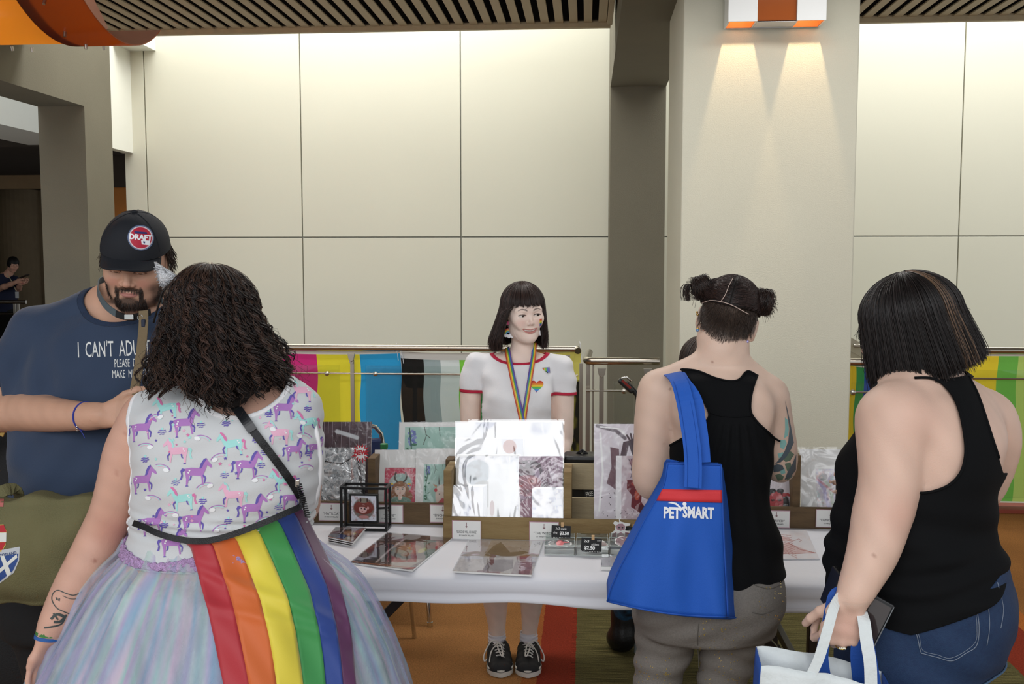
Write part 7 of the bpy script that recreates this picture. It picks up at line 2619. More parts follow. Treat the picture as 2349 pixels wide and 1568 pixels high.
# ================================================================= PERSON IN CAP AND NAVY T-SHIRT
def man():
 p=Pic(2.90,260)
 A,z,X,st,Y0,k=p.A,p.z,p.X,p.st,p.Y0,p.k
 t=thing('person','bearded person in a black cap and navy T-shirt looking down','person',(X(250),Y0,0))
 T=Frame(at(313,606,Y0-0.05),yaw=9,pitch=20,roll=5,sc=1.10)
 b=Body()
 b.stack([st(712,225,365,0.080,0.04),st(760,110,430,0.12,0.02),st(830,66,466,0.145),st(900,52,474,0.16),st(1000,46,480,0.165),st(1100,44,482,0.165),st(1200,60,468,0.155),st(1320,75,455,0.15),st(1400,85,445,0.14)],k=0.04)
 b.chain([T(0,0.03,-0.03),T(0,0.035,-0.09),A(288,725,0.04)],[0.062,0.064,0.085],k=0.03)
 sl,sr=A(85,770,0.0),A(440,775,0.0)
 b.cone(A(258,712,0.045),sl,0.088,0.066,0.04).cone(A(300,732,0.03),sr,0.075,0.066,0.04)
 el=A(-8,945,-0.05)
 wr=A(238,953,-0.28)
 b.chain([sl,A(25,870,-0.02),el],[0.066,0.062,0.056],k=0.03,smooth=3)
 b.chain([el,A(60,945,-0.13),A(120,950,-0.19),A(185,954,-0.25),wr],[0.054,0.050,0.045,0.036,0.031],k=0.02,smooth=3)
 hand(b,wr,(0.97,-0.12,0.15),(0.0,0.30,0.95),(-0.15,-0.9,0.3),curl=(40,50,35),size=1.1,th_curl=10,k=0.007)
 el2=A(470,960,-0.02)
 wr2=A(390,960,-0.27)
 b.chain([sr,A(462,870,-0.01),el2],[0.066,0.062,0.056],k=0.03,smooth=3)
 b.chain([el2,A(440,960,-0.15),wr2],[0.052,0.045,0.031],k=0.02,smooth=3)
 hand(b,wr2,(-0.97,-0.12,0.1),(0.0,0.3,0.95),(0.15,-0.9,0.3),curl=(40,50,35),size=1.1,k=0.007)
 for px in(170,350):
  b.chain([A(px,1380),Vector((X(px),Y0,0.50)),Vector((X(px),Y0+0.01,0.30)),Vector((X(px),Y0+0.03,0.09))],[0.12,0.08,0.07,0.048],k=0.04)
 head(b,T,smile=0.0,lids=1.0,jaw=1.14,nose=1.15)
 zc=T(0,0.0,-0.128).z
 V0,F0,Vh,Fh=body_head(b,T,0.009,0.0020,zc)
 h0,h1=box_of([wr,wr+Vector((0.26,-0.1,0.09)),wr+Vector((0.2,0.1,-0.07))],0.03)
 V0,F0=clip(V0,F0,lambda v:np.minimum(np.minimum(v[:,0]-wr.x-0.004,X(372)-v[:,0]),np.minimum(wr.y+0.12-v[:,1],np.minimum(wr.z+0.12-v[:,2],v[:,2]-wr.z+0.12))))
 Vn,Fn=b.mesh(0.0035,lo=(wr.x,h0[1]-0.02,h0[2]-0.03),hi=(h1[0],wr.y+0.11,h1[2]+0.02))
 V,Fc=join([(V0,F0),(Vn,tris(Fn)),(Vh,tris(Fh))])
 cols=skin_cols(V,T,'C79C84',lip='B07A70',brow='2A201A',blush=0.30,beard='2A1E18')
 np_mesh('body',V,Fc,skin('tan'),t,cols=cols)
 eyes(t,T,look=0,down=30,iris='3A2A1E')
 g=Body()
 g.stack([st(706,235,355,0.10,0.04),st(752,100,440,0.135,0.02),st(830,48,478,0.160),st(900,40,486,0.178),st(1000,34,490,0.190),st(1080,30,492,0.195),st(1150,40,486,0.19),st(1215,50,478,0.18)],k=0.04)
 g.cone(A(252,722,0.03),sl,0.094,0.080,0.04).cone(A(300,728,0.03),sr,0.090,0.080,0.04)
 g.chain([sl,A(38,855,-0.02),A(10,920,-0.035)],[0.082,0.088,0.092],k=0.03)
 g.chain([sr,A(456,855,-0.01),A(470,920,-0.02)],[0.082,0.088,0.090],k=0.03)
 def folds(x,y,zz):
  u=(x-X(100))*1.0
  r=0.006*np.sin((x-X(90))*60+zz*12)*np.exp(-((x-X(150))/0.10)**2)*np.exp(-((zz-z(880))/0.14)**2)
  return r+0.003*np.sin(x*24+zz*30+1.2)+0.0022*np.sin(x*45-zz*38)+0.004*np.sin(zz*42+x*9)*np.exp(-((zz-z(1100))/0.08)**2)
 Vg,Fg=g.mesh(0.0075,disp=folds)
 nc=np.array(A(288,672,-0.02))
 hc=np.array(A(14,892,-0.03))
 hd=np.array((A(10,930,-0.04)-A(50,830,-0.0)).normalized())
 hc2=np.array(A(470,900,-0.02))
 def fcl(v):
  q=(v-nc)/np.array([0.125,0.17,z(672)-z(742)])
  f1=(1-np.sqrt((q**2).sum(1)))*0.11
  f2=np.where(v[:,0]<X(60),(v-hc)@hd,-1)
  f3=np.where(v[:,0]>X(440),hc2[2]-v[:,2],-1)
  return np.maximum.reduce([f1,f2,f3,z(1195)-v[:,2]])
 navy=mat('navy_jersey','2B3A52',rough=0.85,sheen=0.15,bump=0.1,bscale=260,var=0.06,vscale=5)
 Va,Fa=clip(Vg,Fg,lambda v:fcl(v)+0.016)
 garment('t_shirt',Va,Fa,navy,t,th=0.003,label='navy T-shirt with white lettering')
 Vt,Ft=clip(Vg,Fg,fcl)
 Vt,Ft=clip(Vt,Ft,lambda v:-(fcl(v)+0.017))
 Vt,Ft=clip(Vt,Ft,lambda v:z(1180)-v[:,2])
 for Vq,Fq in pieces(Vt,Ft):
  garment('ribbing',Vq,Fq,mat('navy_rib','223048',rough=0.85,bump=0.3,bscale=300),t,th=0.006)
 tree=bvh(Vg,tris(Fg))
 ink=mat('shirt_ink','D8DAD8',rough=0.8)
 px_text('lettering',"I  CAN'T  ADULT  TODAY",47,177,804,tree,Y0-0.16,ink,t,sx=0.40,bold=0.0002,label="white lettering reading I CAN'T ADULT TODAY",align='LEFT')
 px_text('lettering',"PLEASE  DON'T",25,262,834,tree,Y0-0.16,ink,t,sx=0.40,bold=0.0,label="white lettering reading PLEASE DON'T",align='LEFT')
 px_text('lettering','MAKE  ME  ADULT',24,257,859,tree,Y0-0.16,ink,t,sx=0.42,bold=0.0,label='white lettering reading MAKE ME ADULT',align='LEFT')
 tr=Body()
 tr.stack([st(1180,60,468,0.165,0.0),st(1300,68,462,0.165),st(1400,20,458,0.155),st(1440,10,450,0.15)],k=0.04)
 for px in(100,355):
  tr.chain([A(px,1400),Vector((X(px),Y0,0.50)),Vector((X(px),Y0+0.01,0.30)),Vector((X(px),Y0+0.02,0.07))],[0.125,0.095,0.088,0.085],k=0.03)
 Vp,Fp=tr.mesh(0.011)
 Vp,Fp=clip(Vp,Fp,lambda v:np.maximum(0.03-v[:,2],v[:,2]-z(1185)))
 garment('trousers',Vp,Fp,mat('black_trousers','121214',rough=0.85,bump=0.15),t)
 for px in(100,355):
  fb=Body()
  x=X(px)
  fb.chain([Vector((x,Y0+0.07,0.045)),Vector((x,Y0-0.04,0.048)),Vector((x,Y0-0.15,0.036))],[0.042,0.042,0.034],k=0.02)
  Vf,Ff=fb.mesh(0.006)
  Vf[:,2]=np.maximum(Vf[:,2],0.002)
  np_mesh('boot',Vf,Ff,mat('black_boot','141414',rough=0.45,bump=0.1),t)
 cap=Body()
 E=lambda c,r,kk=0.01:cap.ell(T(*c),[q*T.s for q in r],T.R,kk)
 E((0,0.006,0.045),(0.086,0.103,0.100))
 E((0,-0.035,0.048),(0.070,0.060,0.080),0.03)
 Vc,Fk=cap.mesh(0.0032)
 Lc=T.inv(Vc)
 Vc,Fk=clip(Vc,Fk,lambda v:(lambda L:0.047-L[:,2]-0.00*L[:,1])(T.inv(v)))
 mc=mat('cap_black','15181F',rough=0.8,bump=0.12,bscale=350)
 cp=garment('cap',Vc,Fk,mc,t,th=0.003,label='black baseball cap with a round red DRAFT badge')
 ctree=bvh(Vc,Fk)
 def brim(u,v):
  a=(u-0.5)*2
  x=0.076*a
  yb_=-0.094*math.sqrt(max(0,1-(x/0.090)**2))+0.003
  ln_=0.060*math.sqrt(max(0,1-abs(a)**3.2))
  return T(x*(1-0.04*v),yb_-ln_*v,0.0500-0.006*v-0.016*a*a*(0.4+v)-0.004*v)
 MB().grid(31,9,brim).build('brim',mc,cp,smooth=True,solid=0.004)
 pb=T(0,0.004,0.146)
 MB().lathe([(0.0005,-0.003),(0.009,-0.002),(0.0085,0.003),(0.0005,0.005)],pb,14,T.R).build('top_button',mc,cp,smooth=True)
 for a in(-0.95,0.95,2.2,-2.2,PI,0.0):
  pts=[]
  for i in range(14):
   th=0.10+1.35*i/13
   dr=T.R@Vector((math.sin(a)*math.sin(th),-math.cos(a)*math.sin(th),math.cos(th)))
   h=ctree.ray_cast(T(0,0,0.05)+dr*0.3,-dr)[0]
   if h:
    pts.append(h+dr*0.0004)
  if len(pts)>3 and a!=0.0:
   MB().tube(pts,0.0009,4).build('seam',mc,cp)
 def disc(r,n=36,cx=0,cy=0):
  return[(cx+r*math.cos(2*PI*i/n),cy+r*math.sin(2*PI*i/n))for i in range(n)]
 bx,by,Yb=323,545,Y0-0.2
 kw=dict(step=0.008)
 cam_decal('badge_rim',[[(bx+x,by+y*1.02)for x,y in disc(27)]],ctree,Yb,mat('badge_navy','5A6A8A',rough=0.6),cp,off=0.0015,**kw)
 cam_decal('badge_ring',[[(bx+x,by+y*1.02)for x,y in disc(24.5)]],ctree,Yb,mat('badge_pale','D8C8CC',rough=0.6),cp,off=0.0022,**kw)
 cam_decal('badge_disc',[[(bx+x,by+y*1.02)for x,y in disc(22.3)]],ctree,Yb,mat('badge_crimson','B4203A',rough=0.6),cp,off=0.0029,**kw)
 wt=mat('badge_letters','ECECF0',rough=0.6)
 px_text('badge_lettering','DRAFT',15.5,bx-0.5,by-0.5,ctree,Yb,wt,cp,sx=0.98,bold=0.0011,rot=-0.08,off=0.0037,label='white badge lettering reading DRAFT')
 cam_decal('badge_mark',[[(bx+2,by+6),(bx+20,by+7),(bx+19,by+17),(bx+3,by+15)]],ctree,Yb,wt,cp,off=0.0037,**kw)
 cam_decal('badge_mark',[[(bx+6,by+8),(bx+10,by+9),(bx+9,by+13),(bx+6,by+12)]],ctree,Yb,mat('badge_blue','22306A',rough=0.6),cp,off=0.0044,**kw)
 cam_decal('badge_mark',[[(bx-13,by-15),(bx+12,by-13),(bx+13,by-9),(bx-13,by-10)]],ctree,Yb,mat('badge_blue','22306A',rough=0.6),cp,off=0.0037,**kw)
 q=at(240,545,Y0-0.06)
 MB().tube([at(242,531,Y0-0.08),at(237,545,Y0-0.06),at(236,556,Y0-0.05)],0.0035,6).build('side_logo',mat('cap_side','9AB0A4',rough=0.5,var=0.4,vscale=200),cp,label='pale embroidered mark on the cap side')
 hm=hair_mat('black_hair','1E1815','3A2E28')
 n=700
 ph=np.concatenate([RNG.uniform(1.35,2.4,n//3),RNG.uniform(-2.4,-1.35,n//3),RNG.uniform(2.2,4.0,n-2*(n//3))])
 P=hair_paths(T,ph,RNG.uniform(-0.030,0.015,n),rx=0.080,ry=0.098,rz=0.090,th0=1.15,off=RNG.uniform(0,0.004,n),flare=RNG.uniform(0.02,0.15,n),k=12)
 tt=np.linspace(0,1,12)
 out_=np.array(T.R@Vector((1,0,0)))
 sg=np.where(np.arctan2(np.sin(ph),np.cos(ph))>0,1.0,-1.0)
 fl=RNG.uniform(0.0,0.011,n)[:,None]*(tt[None]**2.2)
 P+=fl[...,None]*sg[:,None,None]*out_
 P[...,2]+=fl*0.5
 strands('hair',P,np.linspace(1,0.4,12)*0.0012,hm,t,cols=strand_cols(n,'1A1412','40322A'))
 P=[]
 for i in range(40):
  c_=T(0.083,0.0,0.018)
  r=RNG.uniform(0.010,0.018)
  a0=RNG.normal(0,0.2)
  P.append([np.array(c_)+np.array(T.R@Vector((r*math.sin(a)+RNG.normal(0,0.0008),RNG.normal(0,0.002),-0.008+0.6*r*(1-math.cos(a)))))for a in np.linspace(0.2,2.7,12)+a0])
 strands('curl',np.array(P),0.0009,hm,t,cols=strand_cols(40,'1A1412','40322A'))
 hb=bvh(Vh,tris(Fh))
 roots=[]
 L=T.inv(Vh)
 m=(((np.abs(L[:,0])<0.040)&(L[:,2]<-0.066+0.2*0)&(L[:,2]>-0.106)&(L[:,1]<-0.045)&~((np.abs(L[:,0])<0.018)&(L[:,2]>-0.074)))|((np.abs(np.abs(L[:,0])-0.030)<0.005)&(L[:,2]<-0.036)&(L[:,2]>-0.07)&(L[:,1]<-0.05))|((np.abs(L[:,0])<0.030)&(np.abs(L[:,2]+0.038+0.10*np.abs(L[:,0]))<0.0045)&(L[:,1]<-0.07))|((np.abs(L[:,0])>0.050)&(L[:,2]<-0.005)&(L[:,2]>-0.085)&(L[:,1]<-0.0)&(L[:,1]>-0.045)&(RNG.random(len(L))<0.5)))
 idx=np.nonzero(m)[0]
 idx=RNG.choice(idx,min(2400,len(idx)),replace=False)
 Rt=Vh[idx]
 cen=np.array(T(0,0.01,-0.03))
 d=Rt-cen
 d/=np.linalg.norm(d,axis=1)[:,None]
 dn=np.array(T.R@Vector((0,0,-1)))
 ln_=RNG.uniform(0.004,0.009,len(Rt))[:,None]
 side=RNG.normal(0,0.3,d.shape)
 P=np.stack([Rt-d*0.001,Rt+(d*0.45+dn*0.6+side*0.3)*ln_*0.6,Rt+(d*0.5+dn*1.1+side*0.6)*ln_],1)
 strands('beard',P,np.array([1,0.8,0.4])*0.00045,hm,t,cols=strand_cols(len(Rt),'1C1512','3A2A22'))
 gs=mat('strap_grey','5C6A70',rough=0.6,bump=0.6,bscale=500)
 blk=mat('strap_black','101114',rough=0.5,bump=0.2,bscale=400)
 s_=thing('camera_strap','grey and black neck strap with a brown webbing tail on the bearded person','strap',at(290,720,Y0-0.15))
 cn=catmull([at(372,690,Y0-0.02),at(330,640,Y0+0.12),at(240,640,Y0+0.06),at(224,660,Y0-0.02),at(232,686,Y0-0.09),at(248,706,Y0-0.13),at(268,720,Y0-0.155)],6)
 cn=[Vector(q)for q in cn]
 cc=at(300,668,Y0+0.02)
 MB().ribbon(cn,[(q-cc)for q in cn],0.021,0.003).build('webbing',gs,s_,smooth=False)
 c2=[Vector(q)for q in catmull([at(266,719,Y0-0.158),at(282,725,Y0-0.165),at(300,728,Y0-0.17),at(320,724,Y0-0.17),at(345,715,Y0-0.14)],5)]
 MB().ribbon(c2,[(q-cc)for q in c2],0.019,0.004).build('black_band',blk,s_)
 MB().obox(at(296,727,Y0-0.178),(0.026,0.006,0.016)).build('buckle',M_chrome,s_,bevel=0.002)
 MB().tube([at(322+6*math.cos(a),728+6*math.sin(a),Y0-0.18)for a in np.linspace(0,2*PI,15)[:-1]],0.0013,6,closed=True).build('ring',M_chrome,s_)
 MB().obox(at(329,741,Y0-0.185),(0.012,0.008,0.022)).build('clip',mat('navy_knot','20283C',rough=0.6),s_,bevel=0.003)
 cw=[Vector(q)for q in catmull([at(329,712,Y0-0.175),at(329,745,Y0-0.185),at(324,800,Y0-0.20),at(315,860,Y0-0.23),at(306,905,Y0-0.27)],5)]
 cam0=Vector((0,0,HC))
 MB().ribbon(cw,(0,-1,0),0.0265,0.003).build('brown_tail',mat('khaki_webbing','7A6A50',rough=0.8,bump=0.4,bscale=400),s_,label='brown webbing tail held in the hand')
 br=A(196,954,-0.26)
 d=(wr-A(120,950,-0.19)).normalized()
 M=d.to_track_quat('Z','Y').to_matrix()
 bl=MB().lathe([(0.0385,-0.0018),(0.0415,-0.0014),(0.0415,0.0014),(0.0385,0.0018)],br,26,M).build('bracelet',mat('cord_blue','3240A0',rough=0.7),t,smooth=True,auto=40,label='blue knotted cord bracelet with silver beads')
 for i in range(3):
  MB().lathe([(0.0003,-0.0025),(0.0025,0),(0.0003,0.0025)],br+Vector((-0.004,-0.040,-0.022-0.006*i)),8).build('bead',M_chrome,bl,smooth=True)
 MB().tube([br+Vector((-0.002,-0.03,-0.032)),br+Vector((0.010,-0.035,-0.045)),br+Vector((0.014,-0.035,-0.055))],0.0011,5).build('cord_end',mat('cord_blue','3240A0',rough=0.7),bl)
 bag=thing('messenger_bag','olive canvas shoulder bag with a blue and white saltire patch','bag',(X(70),Y0-0.32,0.75))
 can=mat('olive_canvas','6F6B4A',rough=0.85,bump=0.3,bscale=350,var=0.08,vscale=6,col2='65603F')
 bb=Body()
 pts_t=[(-120,1160),(-60,1150),(0,1148),(40,1142),(90,1145),(130,1150),(205,1130),(250,1125)]
 Ybg=Y0-0.33
 bb.stack([(at(70,1372,Ybg).z,at(50,1250,Ybg).x,Ybg+0.02,0.175,0.045),(at(70,1330,Ybg).z,at(48,1250,Ybg).x,Ybg,0.195,0.062),(at(70,1250,Ybg).z,at(55,1250,Ybg).x,Ybg-0.005,0.205,0.070),(at(70,1190,Ybg).z,at(62,1250,Ybg).x,Ybg,0.200,0.060),(at(70,1150,Ybg).z,at(66,1250,Ybg).x,Ybg+0.015,0.19,0.035)],k=0.02,n=4,cap=0.012)
 def bf(x,y,zz):
  return 0.006*np.sin(x*26-zz*20+1.5)*np.exp(-((zz-at(70,1250,Ybg).z)/0.10)**2)+0.004*np.sin(x*48+zz*22)+0.007*np.sin(x*33+0.6)*smoothstep(0,1,(zz-at(70,1200,Ybg).z)/0.05)
 Vb,Fb=bb.mesh(0.0065,disp=bf)
 Vb[:,2]+=0.012*(Vb[:,0]-at(60,1250,Ybg).x)/0.2*smoothstep(at(70,1230,Ybg).z,at(70,1150,Ybg).z,Vb[:,2])
 np_mesh('bag_body',Vb,Fb,can,bag)
 btree=bvh(Vb,Fb)
 up_=[Vector(q)for q in catmull([at(-60,1168,Ybg-0.02),at(-20,1140,Ybg+0.02),at(18,1122,Ybg+0.05),at(40,1128,Ybg+0.09),at(46,1150,Ybg+0.12)],4)]
 MB().ribbon(up_,(0.1,-1,0.4),0.035,0.004).build('shoulder_strap',can,bag)
 nv=mat('patch_blue','2E4C8A',rough=0.7,bump=0.3,bscale=500)
 pw=mat('patch_white','D8DAD4',rough=0.7)
 kw=dict(step=0.01)
 cam_decal('saltire_patch',[[(6,1265),(38,1263),(36,1290),(26,1312),(0,1330),(-12,1325),(-14,1290),(-6,1268)]],btree,Ybg-0.05,mat('patch_edge','B8BCC0',rough=0.7),bag,off=0.0012,**kw)
 cam_decal('saltire_field',[[(6,1278),(35,1277),(33,1291),(24,1309),(0,1327),(-10,1322),(-12,1290),(-8,1280)]],btree,Ybg-0.05,nv,bag,off=0.0020,**kw)
 cam_decal('saltire_cross',[[(4,1277),(11,1277),(22,1313),(15,1320)],[(33,1277),(34,1284),(-8,1318),(-10,1311)]],btree,Ybg-0.05,pw,bag,off=0.0028,**kw)
 px_text('patch_lettering','SCOTLAND',8,16,1271,btree,Ybg-0.05,mat('patch_ink','3A4A74',rough=0.7),bag,sx=0.8,off=0.0022,rot=0.05,bold=0.0003)
 rd=mat('patch_red','B0242C',rough=0.7)
 cam_decal('shield_patch',[[(-30,1206),(6,1208),(11,1222),(8,1250),(0,1262),(-30,1262)]],btree,Ybg-0.05,mat('patch_gold','C8A24A',rough=0.6),bag,off=0.0012,**kw)
 cam_decal('shield_red',[[(-30,1209),(5,1210),(9,1224),(-30,1220)],[(-30,1240),(7,1244),(0,1258),(-30,1258)]],btree,Ybg-0.05,rd,bag,off=0.0020,**kw)
 cam_decal('shield_white',[[(-30,1221),(9,1225),(8,1243),(-30,1239)]],btree,Ybg-0.05,pw,bag,off=0.0020,**kw)
 cam_decal('small_patch',[[(-20,1142),(6,1146),(4,1162),(-20,1158)]],btree,Ybg-0.05,mat('patch_pink','B86A64',rough=0.7),bag,off=0.0016,**kw)
 bp=thing('backpack','black backpack at the left picture edge behind the olive bag','backpack',(X(-60),Y0+0.2,0.7))
 pb_=Body()
 pb_.stack([(0.34,X(-50),Y0+0.20,0.12,0.10),(0.45,X(-50),Y0+0.20,0.16,0.12),(0.75,X(-68),Y0+0.18,0.155,0.12),(1.0,X(-62),Y0+0.18,0.155,0.12),(1.22,X(-60),Y0+0.2,0.13,0.09)],n=3.5,k=0.02)
 Vq,Fq=pb_.mesh(0.010)
 np_mesh('pack',Vq,Fq,mat('pack_black','17181A',rough=0.8,bump=0.3,bscale=200),bp)
 MB().ribbon([Vector(q)for q in catmull([at(-40,985,Y0+0.0),at(-60,1040,Y0+0.02),at(-50,1110,Y0+0.05)],4)],(0,-1,0),0.05,0.006).build('pack_strap',blk,bp)
 kc=at(3,985,Y0-0.06)
 kg=thing('key_tag','brass key tag hanging at the left picture edge','tag',kc)
 MB().obox(kc,(0.030,0.003,0.036),Matrix.Rotation(0.5,3,'Y')).build('tag_plate',mat('brass','B89A5A',rough=0.35,metal=0.8),kg,bevel=0.003)
 px_t=mat('brass_dark','4A3A20',rough=0.5)
 text('tag_number','35',0.022,kc+Vector((0,-0.0022,0)),(math.cos(-0.5),0,math.sin(0.5)),(-math.sin(0.5),0,math.cos(0.5)),px_t,kg,bold=0.0005)
 MB().tube([kc+Vector((0,0,0.02)),at(12,966,Y0-0.03),at(20,950,Y0-0.0)],0.002,6).build('tag_cord',mat('brass','B89A5A',rough=0.35,metal=0.8),kg)
man()
# ================================================================= PERSON WITH TWO HAIR BUNS AND THE BLUE BAG
def bag_person():
 p=Pic(2.72,1660)
 A,z,X,st,Y0,k=p.A,p.z,p.X,p.st,p.Y0,p.k
 t=thing('person','person with two dark hair buns and black racerback top, back to the camera','person',(X(1650),Y0,0))
 T=Frame(at(1668,738,Y0+0.02),yaw=171,pitch=12,roll=-13,sc=1.0)
 b=Body()
 b.stack([st(835,1610,1705,0.060,0.01),st(870,1545,1745,0.090),st(920,1522,1768,0.108),st(980,1535,1772,0.118),st(1060,1545,1764,0.115),st(1130,1552,1758,0.108),st(1200,1535,1768,0.115),st(1270,1505,1783,0.135),st(1340,1470,1793,0.150),st(1400,1458,1788,0.150)],k=0.03)
 b.chain([T(0,0.010,-0.035),T(0,0.015,-0.080),A(1658,815,0.0),A(1652,845,0.01)],[0.050,0.047,0.050,0.064],k=0.022)
 sl,sr=A(1512,893,0.0),A(1765,905,0.0)
 b.cone(A(1630,842,0.01),sl,0.052,0.050,0.03).cone(A(1680,842,0.01),sr,0.052,0.046,0.03)
 b.chain([sl,A(1502,960,0.0),A(1500,1020,0.01),A(1494,1080,0.02),A(1496,1108,0.035)],[0.052,0.049,0.048,0.046,0.042],k=0.02,smooth=3)
 b.chain([A(1496,1108,0.035),A(1510,1090,0.14),A(1535,1060,0.26)],[0.042,0.040,0.026],k=0.01,smooth=2)
 hand(b,A(1535,1060,0.26),(0.3,0.9,0.1),(0.6,-0.2,0.8),(-0.7,0.1,0.7),size=0.92)
 b.chain([sr,A(1777,970,0.01),A(1788,1030,0.02),A(1790,1072,0.035)],[0.046,0.043,0.041,0.0385],k=0.02,smooth=3)
 b.chain([A(1790,1072,0.035),A(1780,1060,0.14),A(1745,1030,0.26)],[0.0385,0.037,0.026],k=0.01,smooth=2)
 hand(b,A(1745,1030,0.26),(-0.3,0.9,0.1),(-0.6,-0.2,0.8),(0.7,0.1,0.7),size=0.92)
 b.ell(A(1590,930,-0.080),(0.045,0.020,0.055),k=0.05).ell(A(1732,935,-0.078),(0.040,0.018,0.055),k=0.05)
 head(b,T,face=False)
 zc=T(0,0,-0.120).z
 V0,F0,Vh,Fh=body_head(b,T,0.0075,0.0026,zc)
 V,Fc=join([(V0,F0),(Vh,Fh)])
 c=np.tile(np.array(lin('DDBFAC')),(len(V),1))
 c*=(1+0.04*np.sin(V[:,0]*60+V[:,2]*40)*np.sin(V[:,2]*75+V[:,1]*30))[:,None]
 L=T.inv(V)
 s_=(L[:,2]<0.034+0.10*0)&(L[:,2]>-0.062)&(L[:,1]>0.012)
 nape=-0.040-0.016*np.cos(np.clip(L[:,0]/0.055,-1.5,1.5)*2.2)
 w=smoothstep(-0.012,0.012,L[:,2]-nape)*smoothstep(0.0,0.02,L[:,1]-0.004+0.3*np.maximum(0,L[:,2]))*(L[:,2]>-0.075)*(np.abs(L[:,0])<0.078)
 w=(w*(0.80+0.2*RNG.random(len(V))))[:,None]
 c=c*(1-w)+np.array(lin('3A322C'))*w
 for(mx,my)in((1607,916),(1527,1026),(1638,833),(1540,895)):
  q=np.array(A(mx,my,-0.09))
  d=np.linalg.norm((V-q)[:,[0,2]],axis=1)
  w=(np.exp(-(d/0.003)**2)*0.8*(V[:,1]<Y0))[:,None]
  c=c*(1-w)+np.array(lin('8A5A48'))*w
 np_mesh('body',V,Fc,skin('fair'),t,cols=c)
 btree=bvh(V0,F0)
 tt_={'ink':[],'teal':[],'green':[]}
 tt_['ink']+=[[(1797,925),(1803,945),(1811,980),(1818,1015),(1812,1030),(1804,1045),(1792,1058),(1778,1065),(1790,1050),(1799,1034),(1806,1012),(1808,985),(1803,955)],[(1824,1040),(1824,1075),(1812,1092),(1800,1098),(1806,1080),(1816,1062)],[(1774,1068),(1784,1064),(1795,1066),(1798,1074),(1788,1080),(1776,1082)],[(1752,1072),(1760,1078),(1764,1090),(1760,1100),(1752,1092),(1756,1086)],[(1770,1074),(1772,1078),(1770,1082),(1768,1078)],[(1765,1078),(1775,1077),(1775,1079),(1765,1080)],[(1786,1052),(1794,1048),(1806,1040),(1800,1050),(1790,1060)]]
 tt_['teal']+=[[(1799,960),(1805,965),(1808,985),(1806,1000),(1798,1006),(1800,985)],[(1790,1010),(1800,1008),(1804,1016),(1798,1030),(1790,1026)],[(1785,1040),(1797,1036),(1798,1044),(1788,1050)],[(1788,1072),(1800,1070),(1803,1082),(1794,1086)]]
 tt_['green']+=[[(1800,1045),(1812,1036),(1820,1042),(1812,1056),(1802,1060),(1796,1054)],[(1780,1090),(1790,1086),(1799,1092),(1796,1100),(1786,1102)],[(1800,1064),(1812,1060),(1816,1072),(1806,1080)],[(1806,1092),(1816,1084),(1818,1094),(1804,1106)]]
 for n_,col in(('teal','8ABAB4'),('green','687A68'),('ink','566068')):
  cam_decal('tattoo',tt_[n_],btree,Y0-0.03,mat('tat_'+n_,col,rough=0.5),t,step=0.006,off={'teal':0.0006,'green':0.0011,'ink':0.0016}[n_],label={'teal':'teal shading of the leaf tattoo','green':'green leaves of the arm tattoo','ink':'dark feathers and outlines of the arm tattoo'}[n_])
 for(ex,ey,col,r)in((1599,716,'C8A45A',0.0035),(1600,721,'C8A45A',0.0035),(1600,757,'6A8AB0',0.005),(1601,753,'C8A45A',0.003),(1714,783,'A8A0D8',0.0048),(1706,776,'C8A45A',0.003)):
  MB().lathe([(0.0003,-r),(r*0.8,-r*0.6),(r,0),(r*0.8,r*0.6),(0.0003,r)],A(ex,ey,-0.015),10).build('ear_stud',mat('stud_'+col,col,rough=0.15,metal=0.8 if col=='C8A45A' else 0.2,coat=0.5),t,smooth=True)
 g=Body()
 g.stack([st(838,1605,1712,0.068,0.01),st(868,1540,1750,0.099),st(920,1515,1776,0.118),st(980,1526,1780,0.128),st(1060,1538,1769,0.125),st(1130,1545,1764,0.120),st(1200,1528,1778,0.13),st(1270,1497,1795,0.152),st(1345,1460,1804,0.17)],k=0.03)
 g.cone(A(1630,840,0.008),A(1530,885,0.0),0.061,0.056,0.03).cone(A(1680,840,0.008),A(1752,897,0.0),0.061,0.052,0.03)
 g.ell(A(1590,930,-0.082),(0.050,0.026,0.060),k=0.05).ell(A(1732,935,-0.080),(0.045,0.026,0.060),k=0.05)
 g.chain([A(1655,822,0.0),A(1652,848,0.01)],[0.058,0.078],k=0.025)
 def folds(x,y,zz):
  dy=np.maximum(0,z(948)-zz)
  gath=0.0042*np.sin((x-X(1672))*(330/(1+7*dy)))*np.exp(-((x-X(1672))/(0.055+0.35*dy))**2)*smoothstep(0,0.02,dy)*np.exp(-dy*2.2)
  return gath*(y<Y0)+0.003*np.sin(x*26+zz*34)*smoothstep(0,0.1,dy)+0.0035*np.sin(zz*55+x*22)*smoothstep(z(1100),z(1250),zz)[...]*1.0
 Vg,Fg=g.mesh(0.0055,disp=folds)
 LB=np.array([[z(y),X(x,y)]for x,y in((1440,1400),(1500,1016),(1543,1015),(1590,992),(1616,968),(1626,948),(1615,922),(1600,895),(1582,868),(1562,848),(1555,830))][::-1])
 pts_l=[(1562,846),(1582,866),(1602,896),(1617,924),(1627,950),(1617,970),(1596,990),(1560,1008),(1535,1022)]
 pts_r=[(1738,860),(1728,888),(1722,918),(1723,945),(1738,968),(1762,990),(1778,1005),(1790,1012)]
 neck=[(1565,846),(1600,850),(1640,866),(1672,873),(1695,870),(1711,853),(1722,852),(1739,862)]
 NK=np.array(neck,float)
 PLp,PRp=np.array(pts_l,float),np.array(pts_r,float)
